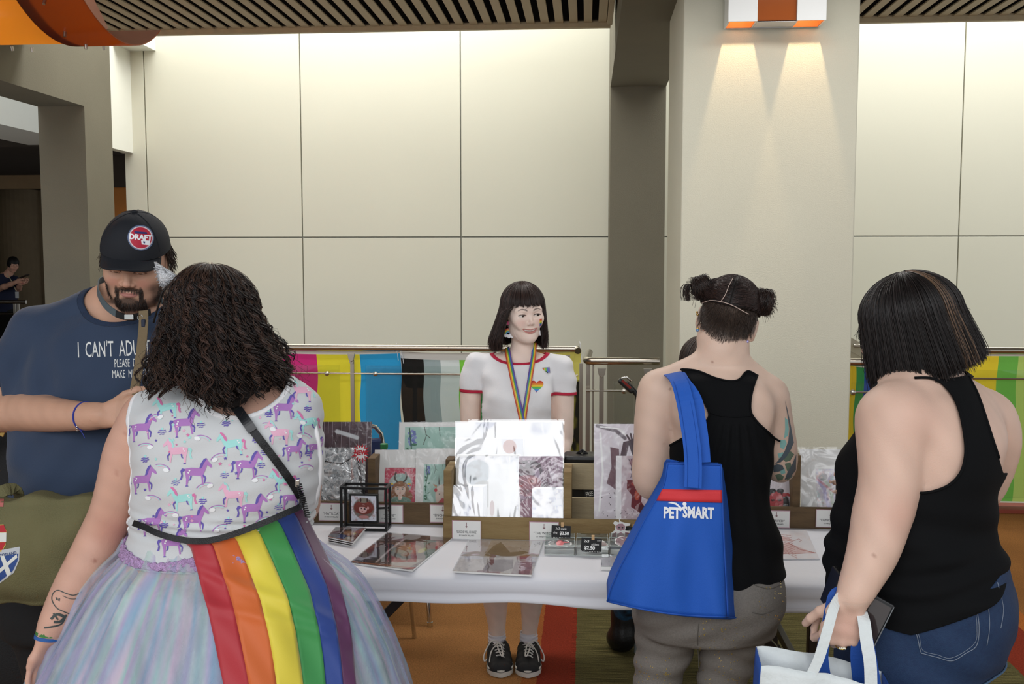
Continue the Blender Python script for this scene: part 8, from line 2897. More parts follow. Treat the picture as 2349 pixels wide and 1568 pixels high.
 def fcl(v):
  px,py=proj(v)
  back=v[:,1]<Y0+0.03
  kk=k*0.96
  ny=np.interp(px,NK[:,0],NK[:,1])
  f1=np.where((px>1560)&(px<1738),(ny-py)*kk,np.where(py<835,0.05,-1))
  el=(np.interp(py,PLp[:,1],PLp[:,0])-px)*kk
  er=(px-np.interp(py,PRp[:,1],PRp[:,0]))*kk
  f2=np.where(py<1022,el,-1)
  f3=np.where(py<1012,er,-1)
  fa=0.068-np.linalg.norm((v-np.array(sl))[:,[0,2]]/np.array([1,1.9]),axis=1)
  fb=0.062-np.linalg.norm((v-np.array(sr))[:,[0,2]]/np.array([1,1.7]),axis=1)
  r=np.where(back,np.maximum.reduce([f1,f2,f3]),np.maximum.reduce([fa,fb,(852-py)*kk]))
  hem=z(1334)+0.035*smoothstep(X(1740),X(1795),v[:,0])*1.0
  return np.maximum(r,hem-v[:,2])
 blk=mat('black_jersey','0D0E10',rough=0.9,spec=0.2,bump=0.08,bscale=300)
 Va,Fa=clip(Vg,Fg,fcl)
 garment('racerback_top',Va,Fa,blk,t,th=0.0025,label='black racerback tank top gathered below the yoke')
 cam0=Vector((0,0,HC))
 gtree=bvh(Vg,tris(Fg))
 def on(x,y,off=0.002,tr=gtree):
  d=(at(x,y,Y0)-cam0).normalized()
  h=tr.ray_cast(cam0,d)[0]
  return(h-d*off)if h else at(x,y,Y0-0.05)
 for nm_,pts in(('binding',pts_l),('binding',pts_r),('binding',neck),('yoke_seam',[(1625,944),(1650,953),(1690,956),(1724,953)])):
  C3=[on(q[0],q[1])for q in catmull([(x,y,0)for x,y in pts],5)]
  MB().tube(C3,0.0028 if nm_=='binding' else 0.0012,6).build(nm_,blk,t,smooth=True)
 tr=Body()
 tr.stack([st(1290,1492,1790,0.142),st(1340,1466,1797,0.158),st(1400,1455,1789,0.160),st(1432,1456,1778,0.152)],k=0.03)
 tr.ell(A(1560,1375,-0.08),(0.10,0.085,0.085),k=0.05).ell(A(1700,1375,-0.08),(0.10,0.085,0.085),k=0.05)
 tr.chain([A(1535,1420),A(1520,1500,0.0),A(1507,1560,0.0),A(1505,1640,0.01),A(1508,1740,0.03),A(1512,1900,0.06)],[0.093,0.070,0.060,0.058,0.056,0.040],k=0.02,smooth=2)
 tr.chain([A(1690,1410),A(1672,1500,0.0),A(1656,1560,0.0),A(1654,1640,0.01),A(1652,1740,0.03),A(1650,1900,0.06)],[0.096,0.070,0.062,0.058,0.056,0.040],k=0.02,smooth=2)
 def jf(x,y,zz):
  a=0.0035*np.sin(zz*95+18*np.abs(x-X(1600))+np.sin(x*30))*np.exp(-((zz-z(1520))/0.09)**2)
  b_=0.0028*np.sin(zz*70-x*40)*np.exp(-((zz-z(1400))/0.05)**2)
  return a+b_
 Vp,Fp=tr.mesh(0.0065,disp=jf)
 Vp,Fp=clip(Vp,Fp,lambda v:np.maximum(0.09-v[:,2],v[:,2]-z(1298)))
 gm=mat('grey_denim','75706A',rough=0.8,var=0.14,vscale=240,bump=0.25,bscale=400)
 garment('trousers',Vp,Fp,gm,t,th=0.002,label='grey slim trousers with small gold paint flecks')
 ptree=bvh(Vp,Fp)
 rg=np.random.default_rng(4)
 fl=[]
 for i in range(190):
  if i<60:
   x,y=rg.uniform(1465,1545),1520+rg.normal(30,14)
  elif i<150:
   x,y=rg.uniform(1605,1700),rg.uniform(1420,1568)
  else:
   x,y=rg.uniform(1725,1785),rg.uniform(1330,1420)
  r=rg.uniform(0.6,1.7)
  a=rg.uniform(0,3)
  fl.append([(x+r*math.cos(a+q)*rg.uniform(0.5,1.4),y+r*math.sin(a+q)*rg.uniform(0.5,1.4))for q in(0,1.2,2.5,3.9,5.1)])
 cam_decal('gold_flecks',fl,ptree,Y0-0.1,mat('gold_paint','D8BC72',rough=0.3,metal=0.6),t,off=0.0015,step=0.02,kind='stuff')
 for pts in([(1722,1338),(1762,1350),(1792,1340)],[(1726,1404),(1750,1408),(1776,1398)],[(1603,1430),(1600,1470),(1603,1520),(1602,1568)]):
  C3=[on(q[0],q[1],0.001,ptree)for q in catmull([(x,y,0)for x,y in pts],5)]
  MB().tube(C3,0.0011,5).build('seam',mat('grey_seam','5E5A54',rough=0.8),t)
 for px,dy in((1512,0.07),(1650,0.07)):
  fb=Body()
  x=X(px)
  fb.chain([Vector((x,Y0+dy-0.03,0.045)),Vector((x,Y0+dy+0.06,0.045)),Vector((x+0.01,Y0+dy+0.16,0.032))],[0.038,0.038,0.030],k=0.02)
  fb.cone(Vector((x,Y0+dy,0.05)),Vector((x,Y0+dy-0.01,0.12)),0.04,0.038,0.02)
  Vf,Ff=fb.mesh(0.006)
  Vf[:,2]=np.maximum(Vf[:,2],0.002)
  np_mesh('shoe',Vf,Ff,mat('black_shoe','141414',rough=0.5),t)
 hm=hair_mat('dark_hair','241B18','3A2B27')
 zl=0.033
 def zf(ph):
  u=np.arctan2(np.sin(ph),np.cos(ph))
  return zl-0.006*np.cos(u*2)+0*ph
 hair_sheet('hair',T,np.linspace(-PI,PI,81),lambda ph:np.where(np.abs(np.arctan2(np.sin(ph),np.cos(ph)))>1.2,zf(ph),0.02),mat('bun_under','1A1412',rough=0.6),t,off=-0.001,th0=0.0,rx=0.078,ry=0.096,rz=0.084,k=16)
 bl,br_=A(1606,660,0.0),A(1743,691,0.0)
 P,cl=[],[]
 for i in range(7600):
  side=1 if i%2 else-1
  tgt=np.array(bl if side>0 else br_)
  ph=RNG.uniform(0.06,PI-0.03)*side
  th=RNG.uniform(0.05,1.66)
  r0=np.array(T(math.sin(ph)*math.sin(th)*0.0795,-math.cos(ph)*math.sin(th)*0.0975+0.012,0.040+math.cos(th)*0.0855))
  if T.inv(r0[None])[0][2]<0.029:
   continue
  e=tgt+RNG.normal(0,0.006,3)
  pts=[]
  for q in np.linspace(0,1,9):
   m_=r0*(1-q)+e*q
   Lm=T.inv(m_[None])[0]
   d=np.array([Lm[0]/0.081,(Lm[1]-0.012)/0.099,(Lm[2]-0.04)/0.087])
   nn=np.linalg.norm(d)
   if nn<1.0:
    Lm=np.array([0,0.012,0.04])+(Lm-np.array([0,0.012,0.04]))/max(nn,0.3)*(1.0+0.02*RNG.random())
    m_=np.array(T(*Lm))
   pts.append(m_)
  P.append(pts)
 P=np.array(P)
 strands('swept_strands',P,np.linspace(1,0.8,9)*0.0007,hm,t,cols=strand_cols(len(P),'1C1513','443430'))
 for bi,(c_,rr)in enumerate(((bl,0.031),(br_,0.035))):
  bb_=Body()
  bb_.ell(c_+Vector((0,0,0)),(rr*0.8,rr*0.8,rr*0.9))
  Vq,Fq=bb_.mesh(0.004)
  bn=np_mesh('hair_bun',Vq,Fq,mat('bun_under','1A1412',rough=0.6),t,label=('left' if bi==0 else 'right')+' hair bun')
  S=[]
  ax=Vector((1,0.1,-0.2)).normalized()if bi else Vector((1,0.1,0.35)).normalized()
  u=ax.cross(Vector((0,1,0))).normalized()
  w_=ax.cross(u).normalized()
  for i in range(900):
   R1=rr*RNG.uniform(0.55,1.0)
   R2=rr*RNG.uniform(0.15,0.55)
   a0=RNG.uniform(0,2*PI)
   kk=RNG.uniform(0.6,1.3)
   off=RNG.uniform(-0.5,0.5)*rr
   pts=[]
   for a in np.linspace(0,3.6,14):
    pts.append(np.array(c_+(u*math.cos(a0+a)+w_*math.sin(a0+a))*R1*(1+0.1*math.sin(a*3+i))+ax*(off+R2*math.sin(a*kk))))
   S.append(pts)
  for i in range(26):
   d=Vector((RNG.normal(-0.6 if bi==0 else 0.5,0.6),RNG.normal(0,0.3),RNG.normal(-0.2 if bi else 0.1,0.7))).normalized()
   s0=c_+d*rr*0.8
   S.append([np.array(s0+d*(0.022*q)+Vector((0,0,-0.010*q*q)))for q in np.linspace(0,1,14)])
  if bi==0:
   for i in range(90):
    s0=c_+Vector((-0.020+RNG.normal(0,0.006),RNG.normal(0,0.006),0.010))
    S.append([np.array(s0+Vector((-0.016*math.sin(q*2.2)+RNG.normal(0,0.0003),0,-0.050*q*q+0.006*q)))for q in np.linspace(0,1,14)])
  o=strands('bun_strands',np.array(S),np.linspace(1,0.6,14)*0.00075,hm,bn,cols=strand_cols(len(S),'1A1412','40302A'))
 MB().tube([br_+Vector((-0.026,-0.004,0.004))+Vector((0,0.010*math.cos(a),0.012*math.sin(a)))for a in np.linspace(0,2*PI,13)[:-1]],0.0016,5,closed=True).build('hair_tie',mat('pink_tie','C86A9A',rough=0.5),t,label='pink hair tie')
 hb=bvh(Vh,tris(Fh))
 Lh=T.inv(Vh)
 nape_h=-0.040-0.016*np.cos(np.clip(Lh[:,0]/0.055,-1.5,1.5)*2.2)
 idx=np.nonzero((Lh[:,2]<0.037)&(Lh[:,2]>nape_h-0.004)&(Lh[:,1]>0.020)&(np.abs(Lh[:,0])<0.072))[0]
 idx=RNG.choice(idx,min(9000,len(idx)),replace=False)
 Rt=Vh[idx]
 d=Rt-np.array(T(0,0.01,0.0))
 d/=np.linalg.norm(d,axis=1)[:,None]
 dn=np.array(T.R@Vector((0,0,-1)))
 P=np.stack([Rt,Rt+(d*0.35+dn*0.9+RNG.normal(0,0.12,d.shape))*RNG.uniform(0.006,0.011,len(Rt))[:,None]],1)
 strands('stubble',P,np.array([1,0.4])*0.0005,hm,t,cols=strand_cols(len(Rt),'2A221E','5A4A40'))
 sc_=mat('scalp','C8B2A6',rough=0.7)
 def scalp(pts,w):
  C3=[]
  for x,y,_ in catmull([(x,y,0)for x,y in pts],5):
   d_=(at(x,y,Y0)-cam0).normalized()
   q=at(x,y,Y0-0.1)
   lo_,hi_=Y0-0.16,Y0+0.03
   for _i in range(60):
    yy=lo_+(hi_-lo_)*_i/59
    Lm=T.inv(np.array(at(x,y,yy))[None])[0]
    if(Lm[0]/0.0815)**2+((Lm[1]-0.012)/0.0995)**2+((Lm[2]-0.04)/0.0875)**2<1:
     break
   C3.append(at(x,y,yy-0.0045))
  MB().tube(C3,w,5).build('part_line',sc_,t,smooth=True)
 scalp([(1681,638),(1672,655),(1664,675),(1653,692)],0.0010)
 scalp([(1610,695),(1628,689),(1652,691),(1680,700),(1706,714),(1718,720)],0.0011)
# ================= blue bag
 bag_blue(p,btree,gtree)
 return t
def bag_blue(p,btree,gtree):
 Yf=2.50
 P=lambda x,y,d=0.0:at(x,y,Yf+d)
 bag=thing('tote_bag','large blue fabric tote bag with a red band hanging from the shoulder','bag',P(1600,1300))
 bl=mat('bag_blue','1C5ABC',rough=0.7,bump=0.25,bscale=700,var=0.03,vscale=7)
 edge=mat('bag_edge','1850AC',rough=0.65)
 rd=mat('bag_red','D8383E',rough=0.65,bump=0.2,bscale=700)
 dep=0.15
 outl_l=[(1062,1531),(1110,1524),(1150,1503),(1200,1474),(1250,1449),(1300,1422),(1350,1400),(1376,1393)]
 outl_r=[(1065,1654),(1150,1657),(1250,1661),(1350,1666),(1412,1669)]
 def front(u,v):
  y=1063+(1400-1063)*v+12*u*v
  yl=1062+(1378-1062)*v
  xl_=np.interp(yl,[q[0]for q in outl_l],[q[1]for q in outl_l])
  yr=1065+(1414-1065)*v
  xr_=np.interp(yr,[q[0]for q in outl_r],[q[1]for q in outl_r])
  x=xl_+(xr_-xl_)*u
  yy=yl+(yr-yl)*u
  if v>0.0:
   yy+=16*math.sin(u*PI)*v**4*0.6
  d=-0.035*math.sin(v*PI*0.55)*math.sin(max(0.0,u)*PI)**0.6
  d+=0.055*(1-u)**2*v*0.9+0.010*math.sin(u*9+v*2)*v+0.007*math.sin(u*17-v*5)*v*v+0.05*(1-v)*0.3
  return P(x,yy,d)
 MB().grid(40,40,front).build('front_panel',bl,bag,smooth=True,solid=0.002)
 B=lambda u,v:front(u,v)+Vector((0.012*(1-u),dep*(0.6+0.4*v)*(0.55 if v<0.01 else 1),0.0))
 MB().grid(16,16,lambda u,v:B(u,v)+Vector((0,0,-0.006))).build('rear_panel',bl,bag,smooth=True,solid=0.002)
 def gr(u,v):
  a=front(1.0,v)
  y=1078+(1419-1078)*v
  x=np.interp(y,[1078,1200,1300,1380,1419],[1676,1697,1712,1722,1727])
  c=P(x,y,dep+0.015)
  q=a*(1-u)+c*u
  return q+Vector((-0.010*math.sin(u*PI)*(1-0.5*v),0,0))
 MB().grid(10,30,gr).build('side_gusset',bl,bag,smooth=True,solid=0.002)
 def gl(u,v):
  a=front(0.0,v)
  c=B(0.0,v)+Vector((-0.01,0,0))
  q=a*(1-u)+c*u
  return q+Vector((0.03*math.sin(u*PI)*(1-v),0,0))
 MB().grid(8,24,gl).build('side_gusset',bl,bag,smooth=True,solid=0.002)
 def bt(u,v):
  a=front(u,1.0)
  c=(gl(1.0,1.0)*(1-u)+gr(1.0,1.0)*u)
  return a*(1-v)+c*v+Vector((0,0,-0.012*math.sin(v*PI)**0.5*math.sin(u*PI)**0.3))
 MB().grid(20,8,bt).build('bottom_panel',bl,bag,smooth=True,solid=0.002)
 for fn in(lambda s:front(0.0,s),lambda s:front(1.0,s),lambda s:gr(1.0,s),lambda s:front(s,1.0),lambda s:front(s,0.0)):
  MB().tube([fn(i/24)+Vector((0,-0.001,0))for i in range(25)],0.0026,6).build('edge_piping',edge,bag,smooth=True)
 v0,v1=0.165,0.248
 MB().grid(30,4,lambda u,v:front(0.005+0.99*u,v0+(v1-v0)*v+0.02*(1-u))+Vector((0,-0.004,0))).build('red_band',rd,bag,smooth=True,solid=0.002)
 MB().grid(8,4,lambda u,v:gl(0.05+0.6*u,v0+0.03+(v1-v0)*v)+Vector((-0.004,-0.002,-0.01*u))).build('red_band',rd,bag,smooth=True,solid=0.001)
 V=[]
 n=60
 F_=[]
 for j in range(n+1):
  for i in range(n+1):
   V.append(list(front(i/n,j/n)))
 for j in range(n):
  for i in range(n):
   a=j*(n+1)+i
   F_.append([a,a+1,a+n+2,a+n+1])
 tr=bvh(np.array(V),np.array(F_))
 wt=mat('logo_white','EDEFF2',rough=0.6)
 px_text('logo_lettering','PET',33,1541,1177,tr,Yf,wt,bag,sx=0.70,bold=0.0016,rot=0.0,off=0.003)
 px_text('logo_lettering','SMART',33,1602,1176.5,tr,Yf,wt,bag,sx=0.66,bold=0.0016,rot=0.0,off=0.003)
 cam_decal('logo_swoosh',[[(1533,1154.5),(1541,1151.5),(1552,1153.5),(1562,1161.5),(1566,1167.5),(1558,1163.5),(1550,1157.5),(1541,1155.5)],[(1558,1169.5),(1563,1163.5),(1572,1158.5),(1574,1160.5),(1568,1164.5),(1562,1171.5)],[(1570+4.6*math.cos(a),1155+4.2*math.sin(a))for a in np.linspace(0,2*PI,15)[:-1]]],tr,Yf,wt,bag,off=0.0036,step=0.01,label='white bouncing ball mark above the lettering')
 cam0=Vector((0,0,HC))
 hp=[(1589,1118,-0.022),(1590,1095,-0.018),(1590,1062,-0.012),(1587,1020,-0.002),(1580,970,0.015),(1571,920,0.035),(1560,880,0.075),(1549,862,0.13),(1540,856,0.19),(1532,856,0.235),(1522,866,0.30),(1518,900,0.33),(1530,1000,0.30),(1560,1070,0.20)]
 def nrm(i,pts):
  c=at(1530,895,2.72)
  return(Vector(pts[i])-c)
 for dx,dd,nm_ in((0,0.0,'handle'),(10,0.016,'handle')):
  pts=[at(x+dx*(1 if y>880 else 0.5)*(2.0 if 880<y<1065 else 1),y+(0 if dx==0 else-2),Yf+d+dd)for x,y,d in(hp if dx==0 else hp[2:])]
  pts=[Vector(q)for q in catmull(pts,4)]
  ns=[]
  for q in pts:
   wgt=max(0.0,min(1.0,(at(1500,860,Yf).z-q.z)/-0.001))if False else 0
   up=max(0.0,1-abs(q.z-at(1540,858,2.7).z)/0.035)
   fr=1 if q.y<2.72 else-1
   ns.append(Vector((-0.25*up,-fr*(1-up*0.7),up*1.3)))
  w=[0.047 if i>14 or dx else 0.034 for i in range(len(pts))]
  w=[0.043]*len(pts)
  MB().ribbon(pts,ns,w,0.003).build(nm_,bl,bag,smooth=False)
  if dx==0:
   for o in(-0.014,0.014):
    MB().tube([q+Vector((o,-0.0028,0))for q in pts[:26]],0.0006,4).build('stitching',edge,bag)
bag_person()
# ================================================================= SEATED PERSON half hidden behind, only hair, brow and boots show
def hidden_person():
 p=Pic(4.25,1620)
 A,z,X,st,Y0,k=p.A,p.z,p.X,p.st,p.Y0,p.k
 t=thing('person','seated person with short dark hair, mostly hidden behind the blue bag owner','person',(X(1620),Y0,0))
 T=Frame(at(1610,846,Y0),yaw=4,pitch=10,sc=1.0)
 b=Body()
 b.stack([(z(905),X(1612),Y0+0.02,0.06,0.06),(z(935),X(1612),Y0+0.02,0.17,0.09),(z(1000),X(1612),Y0+0.02,0.165,0.11),(z(1100),X(1612),Y0+0.03,0.15,0.11),(0.56,X(1612),Y0+0.04,0.17,0.13)],k=0.03)
 b.chain([T(0,0.012,-0.04),T(0,0.02,-0.10),A(1612,925,0.02)],[0.050,0.050,0.065],k=0.02)
 for sx in(-1,1):
  b.chain([Vector((X(1612)+sx*0.17,Y0+0.02,z(955))),Vector((X(1612)+sx*0.20,Y0-0.02,z(1075))),Vector((X(1612)+sx*0.13,Y0-0.22,z(1150)))],[0.048,0.042,0.030],k=0.02,smooth=2)
  hand(b,Vector((X(1612)+sx*0.13,Y0-0.22,z(1150))),(-sx*0.4,-0.8,-0.1),(-sx,0,0.2),(0,-0.1,1),size=0.9)
 head(b,T,smile=0,lids=0.5)
 zc=T(0,0,-0.12).z
 V0,F0,Vh,Fh=body_head(b,T,0.009,0.0028,zc)
 V,Fc=join([(V0,F0),(Vh,Fh)])
 np_mesh('body',V,Fc,skin('warm2'),t,cols=skin_cols(V,T,'D8B09C',browz=0.034))
 eyes(t,T,down=10)
 g=Body()
 g.stack([(z(915),X(1612),Y0+0.02,0.09,0.08),(z(940),X(1612),Y0+0.02,0.185,0.105),(z(1000),X(1612),Y0+0.02,0.18,0.125),(z(1100),X(1612),Y0+0.03,0.165,0.125),(0.52,X(1612),Y0+0.04,0.185,0.145)],k=0.03)
 for sx in(-1,1):
  g.chain([Vector((X(1612)+sx*0.17,Y0+0.02,z(955))),Vector((X(1612)+sx*0.20,Y0-0.0,z(1050)))],[0.058,0.056],k=0.02)
 Vg,Fg=g.mesh(0.009)
 Vg,Fg=clip(Vg,Fg,lambda v:np.maximum(v[:,2]-z(918),0.51-v[:,2]))
 blk=mat('black_jersey','0D0E10',rough=0.9,spec=0.2,bump=0.08,bscale=300)
 garment('t_shirt',Vg,Fg,blk,t)
 tr=Body()
 for sx,fx,fy in((-1,X(1424),at(1424,1490,4.3).y),(1,X(1752),Y0-0.05)):
  hip=Vector((X(1612)+sx*0.10,Y0+0.05,0.55))
  kn=Vector((X(1612)+sx*0.24,Y0-0.22,0.54))
  ft=Vector((at(1430 if sx<0 else 1752,1420,Y0+0.02).x,Y0+0.02,0.17))
  tr.chain([hip,kn],[0.095,0.072],k=0.03).chain([kn,ft],[0.066,0.048],k=0.02)
 Vt,Ft=tr.mesh(0.010)
 garment('leggings',Vt,Ft,mat('patterned_leggings','1A1C28',rough=0.7,col2='2A5A80',vscale=26),t)
 for sx,px in((-1,1420),(1,1752)):
  yb=atz(px,1486,0.0).y
  x=at(px,1486,yb).x
  ft=Vector((at(1430 if sx<0 else 1752,1420,Y0+0.02).x,Y0+0.02,0.17))
  fb=Body()
  toe=Vector((x-(0.012 if sx<0 else 0),yb+0.02,0.040))
  fb.chain([ft+Vector((0,0.01,0.0)),Vector((ft.x,Y0+0.02,0.065)),(Vector((ft.x,Y0+0.02,0.055))+toe)/2,toe],[0.056,0.052,0.050,0.040],k=0.03)
  fb.cone(Vector((ft.x,Y0+0.05,0.04)),Vector((ft.x,Y0+0.03,0.04)),0.04,0.04,0.02)
  Vf,Ff=fb.mesh(0.005)
  Vf[:,2]=np.maximum(Vf[:,2],0.003)
  o=np_mesh('boot',Vf,Ff,mat('black_boot2','121213',rough=0.4,bump=0.12,bscale=80),t)
  for i in range(5):
   c_=ft*(1-i/5)+toe*(i/5)+Vector((0,-0.045,0.018))
   MB().tube([c_+Vector((-0.022,0.008,-0.004)),c_+Vector((0,-0.006,0)),c_+Vector((0.022,0.008,-0.004))],0.0022,5).build('lace',mat('boot_lace','2A2A2C',rough=0.7),o)
 hm=hair_mat('short_hair','2A221F','4A3B34')
 def zf(ph):
  u=np.abs(np.arctan2(np.sin(ph),np.cos(ph)))
  return np.where(u<0.7,0.040,np.where(u<1.2,0.040-(u-0.7)/0.5*0.075,-0.045))
 hair_sheet('hair',T,np.linspace(-PI,PI,81),zf,mat('hair_under','1E1614',rough=0.6),t,off=-0.003,th0=0.02,rx=0.084,ry=0.1,rz=0.09)
 n=1300
 ph=RNG.uniform(-PI,PI,n)
 P=hair_paths(T,ph+RNG.normal(0,0.06,n),zf(ph)+RNG.normal(0,0.010,n),rx=0.084,ry=0.1,rz=0.09,off=RNG.uniform(0,0.010,n),flare=RNG.normal(0.05,0.05,n),th0=RNG.uniform(0.02,0.5,n),k=12)
 strands('hair_strands',P,np.linspace(1,0.4,12)*0.0013,hm,t,cols=strand_cols(n,'221A18','54453C'))
 c=thing('stool','black stool under the seated person behind the table','stool',(X(1612),Y0+0.06,0))
 MB().lathe([(0.17,0.42),(0.18,0.43),(0.18,0.455),(0.17,0.465)],(X(1612),Y0+0.08,0),24).build('seat',M_black,c,smooth=True,auto=40)
 for i in range(4):
  a=PI/4+i*PI/2
  MB().tube([(X(1612)+0.12*math.cos(a),Y0+0.08+0.12*math.sin(a),0.42),(X(1612)+0.19*math.cos(a),Y0+0.08+0.19*math.sin(a),0.003)],0.011,8).build('leg',M_chrome,c,smooth=True)
hidden_person()
# ================================================================= PERSON WITH THE BLACK BOB, denim shorts, turned away to the left
def right_person():
 p=Pic(2.36,2120)
 A,z,X,Y0,k=p.A,p.z,p.X,p.Y0,p.k
 t=thing('person','person with a black bob, black tank top and denim shorts, holding a white tote','person',(X(2120),Y0,0))
 ang=R_(46)
 T=Frame(at(2086,764,Y0+0.03),yaw=-103,pitch=14,roll=0,sc=1.03)
 S=lambda y,cx,a,bb,dy=0.0:(z(y),X(cx,y),Y0+dy,a,bb)
 b=Body()
 b.stack([S(878,2112,0.080,0.070,0.02),S(905,2128,0.135,0.100),S(950,2143,0.175,0.125),S(1000,2138,0.178,0.150),S(1060,2114,0.166,0.166),S(1120,2102,0.162,0.160),S(1180,2098,0.162,0.158),S(1250,2095,0.172,0.168),S(1320,2103,0.195,0.188),S(1400,2116,0.192,0.180),S(1450,2112,0.18,0.17)],k=0.04,ang=ang)
 b.chain([T(0,0.015,-0.04),T(0,0.018,-0.085),A(2098,890,0.02)],[0.054,0.058,0.085],k=0.03)
 sl=A(2052,962,-0.10)
 sr=A(2252,965,0.13)
 b.cone(A(2110,905,0.0),sl,0.080,0.078,0.04).cone(A(2135,905,0.04),sr,0.080,0.075,0.04)
 wr=A(1954,1374,-0.22)
 b.chain([sl,A(2043,1030,-0.12),A(2040,1110,-0.14),A(2022,1185,-0.155),A(2003,1262,-0.18),A(1976,1326,-0.20),wr],[0.078,0.063,0.0575,0.0555,0.0475,0.0365,0.0285],k=0.02,smooth=3)
 b.chain([sr,A(2275,1020,0.14),A(2255,1110,0.18),A(2200,1190,0.26)],[0.074,0.060,0.050,0.045],k=0.02,smooth=3)
 b.chain([A(2200,1190,0.26),A(2120,1180,0.34),A(2040,1150,0.36)],[0.045,0.038,0.026],k=0.02,smooth=2)
 hand(b,A(2040,1150,0.36),(-0.9,0.2,0.2),(0,0.3,0.9),(0.2,0.9,-0.2),size=0.92)
 kn,tips=hand(b,wr,(-0.30,-0.04,-0.95),(-0.92,0.15,0.33),(0.10,-0.98,0.10),curls=((62,70,45),(66,72,45),(68,74,45),(70,74,45)),size=1.02,th_curl=35,k=0.007,spread=2)
 for px,dy in((2060,-0.07),(2165,0.07)):
  b.chain([A(px,1440,dy),A(px,1560,dy),Vector((X(px),Y0+dy,0.44)),Vector((X(px),Y0+dy,0.30)),Vector((X(px),Y0+dy,0.08))],[0.115,0.088,0.062,0.060,0.038],k=0.03)
  b.chain([Vector((X(px)+0.03,Y0+dy-0.02,0.04)),Vector((X(px)-0.13,Y0+dy+0.10,0.028))],[0.038,0.028],k=0.02)
 head(b,T,smile=0,lids=0.6,ears=False)
 zc=T(0,0,-0.122).z
 V0,F0,Vh,Fh=body_head(b,T,0.008,0.0022,zc)
 h0,h1=box_of([wr,*kn,*tips],0.03)
 V0,F0=clip(V0,F0,lambda v:np.minimum(np.minimum(v[:,0]-h0[0]+0.05,h1[0]+0.0-v[:,0]),np.minimum(h1[1]+0.0-v[:,1],np.minimum(wr.z-0.004-v[:,2],v[:,2]-h0[2]+0.03))))
 Vn,Fn=b.mesh(0.0026,lo=(h0[0]-0.02,h0[1]-0.02,h0[2]-0.02),hi=(h1[0],h1[1],wr.z))
 V,Fc=join([(V0,F0),(Vn,tris(Fn)),(Vh,tris(Fh))])
 c=skin_cols(V,T,'DDBBA8',browz=0.036,blush=0.3)
 for q,r,w0 in((A(2060,1180,-0.2),0.05,0.30),(A(1940,1440,-0.24),0.04,0.35),(A(2100,960,-0.15),0.06,0.18)):
  w=np.exp(-(np.linalg.norm(V-np.array(q),axis=1)/r)**2)[:,None]*w0
  c=c*(1-w)+np.array(lin('D09080'))*w
 for(mx,my)in((2050,1039),(2038,1034),(2008,1182),(1995,1262)):
  q=np.array(A(mx,my,-0.2))
  d=np.linalg.norm((V-q)[:,[0,2]],axis=1)
  w=(np.exp(-(d/0.0017)**2)*0.7*(V[:,1]<Y0))[:,None]
  c=c*(1-w)+np.array(lin('8A5A48'))*w
 np_mesh('body',V,Fc,skin('fair2'),t,cols=c)
 eyes(t,T,down=25)
 for sx in(-1,):
  L_=[]
  for i in range(14):
   a=-0.9+1.8*i/13
   s0=T(sx*0.031+0.012*math.sin(a),-0.0850-0.001*math.cos(a),0.0105)
   L_.append([np.array(s0),np.array(T(sx*0.031+0.014*math.sin(a),-0.0900,0.0085)),np.array(T(sx*0.031+0.016*math.sin(a),-0.0945,0.0095))])
  strands('eyelashes',np.array(L_),0.0005,mat('lash','141010',rough=0.6),t)
 rg_=kn[2]*0.55+(kn[2]+Vector((0,0.01,-0.02)))*0.45
 fd=Vector((-0.30,-0.04,-0.95)).normalized()
 rc=kn[2]+(fd*0.3+Vector((0,0.9,0))*0.2)*0.03
 ring=MB().tube([rc+Vector((0.0115*math.cos(a),0.004*math.sin(a)-0.002,0.0115*math.sin(a)*0.25))+Vector((0,0.0115*math.sin(a),0))for a in np.linspace(0,2*PI,21)[:-1]],0.0013,6,closed=True).build('ring',mat('gold','D8B860',rough=0.15,metal=1.0),t,smooth=True,label='gold ring with pale stones')
 for i in range(4):
  MB().lathe([(0.0003,-0.003),(0.003,0),(0.0003,0.003)],rc+Vector((-0.005+i*0.0035,-0.0145,-0.002)),8).build('stone',mat('stone','E8E4D0',rough=0.1,coat=1.0),ring,smooth=True)
 g=Body()
 g.stack([S(872,2112,0.090,0.080,0.02),S(905,2128,0.145,0.110),S(950,2143,0.185,0.135),S(1000,2138,0.188,0.160),S(1060,2112,0.178,0.180),S(1120,2100,0.176,0.174),S(1180,2096,0.176,0.172),S(1250,2094,0.188,0.184),S(1320,2101,0.204,0.199),S(1400,2113,0.212,0.202)],k=0.04,ang=ang)
 g.cone(A(2110,902,0.0),A(2075,940,-0.07),0.086,0.074,0.04).cone(A(2135,902,0.04),A(2235,955,0.11),0.088,0.080,0.04)
 g.ell(A(2190,1395,-0.08),(0.124,0.114,0.125),k=0.05).ell(A(2235,1395,0.03),(0.088,0.094,0.115),k=0.05)
 def folds(x,y,zz):
  a=0.0045*np.sin(zz*110+(x-X(2000))*-16+np.sin(x*20))*np.exp(-((zz-z(1285))/0.07)**2)
  b_=0.0045*np.sin(zz*62+x*14)*np.exp(-((zz-z(1200))/0.10)**2)
  return a+b_+0.003*np.sin(x*22+y*19+zz*24)*smoothstep(z(1000),z(1150),zz)
 Vg,Fg=g.mesh(0.0058,disp=folds)
 cam0=Vector((0,0,HC))
 topx=proj
 hole=[(2010,905),(2060,880),(2098,866),(2132,866),(2158,876),(2180,898),(2197,930),(2208,970),(2215,1020),(2213,1055),(2203,1085),(2180,1110),(2150,1124),(2118,1130),(2090,1128),(2040,1135),(1994,1140),(1984,1060),(1992,960)]
 hp_=np.array(hole,float)
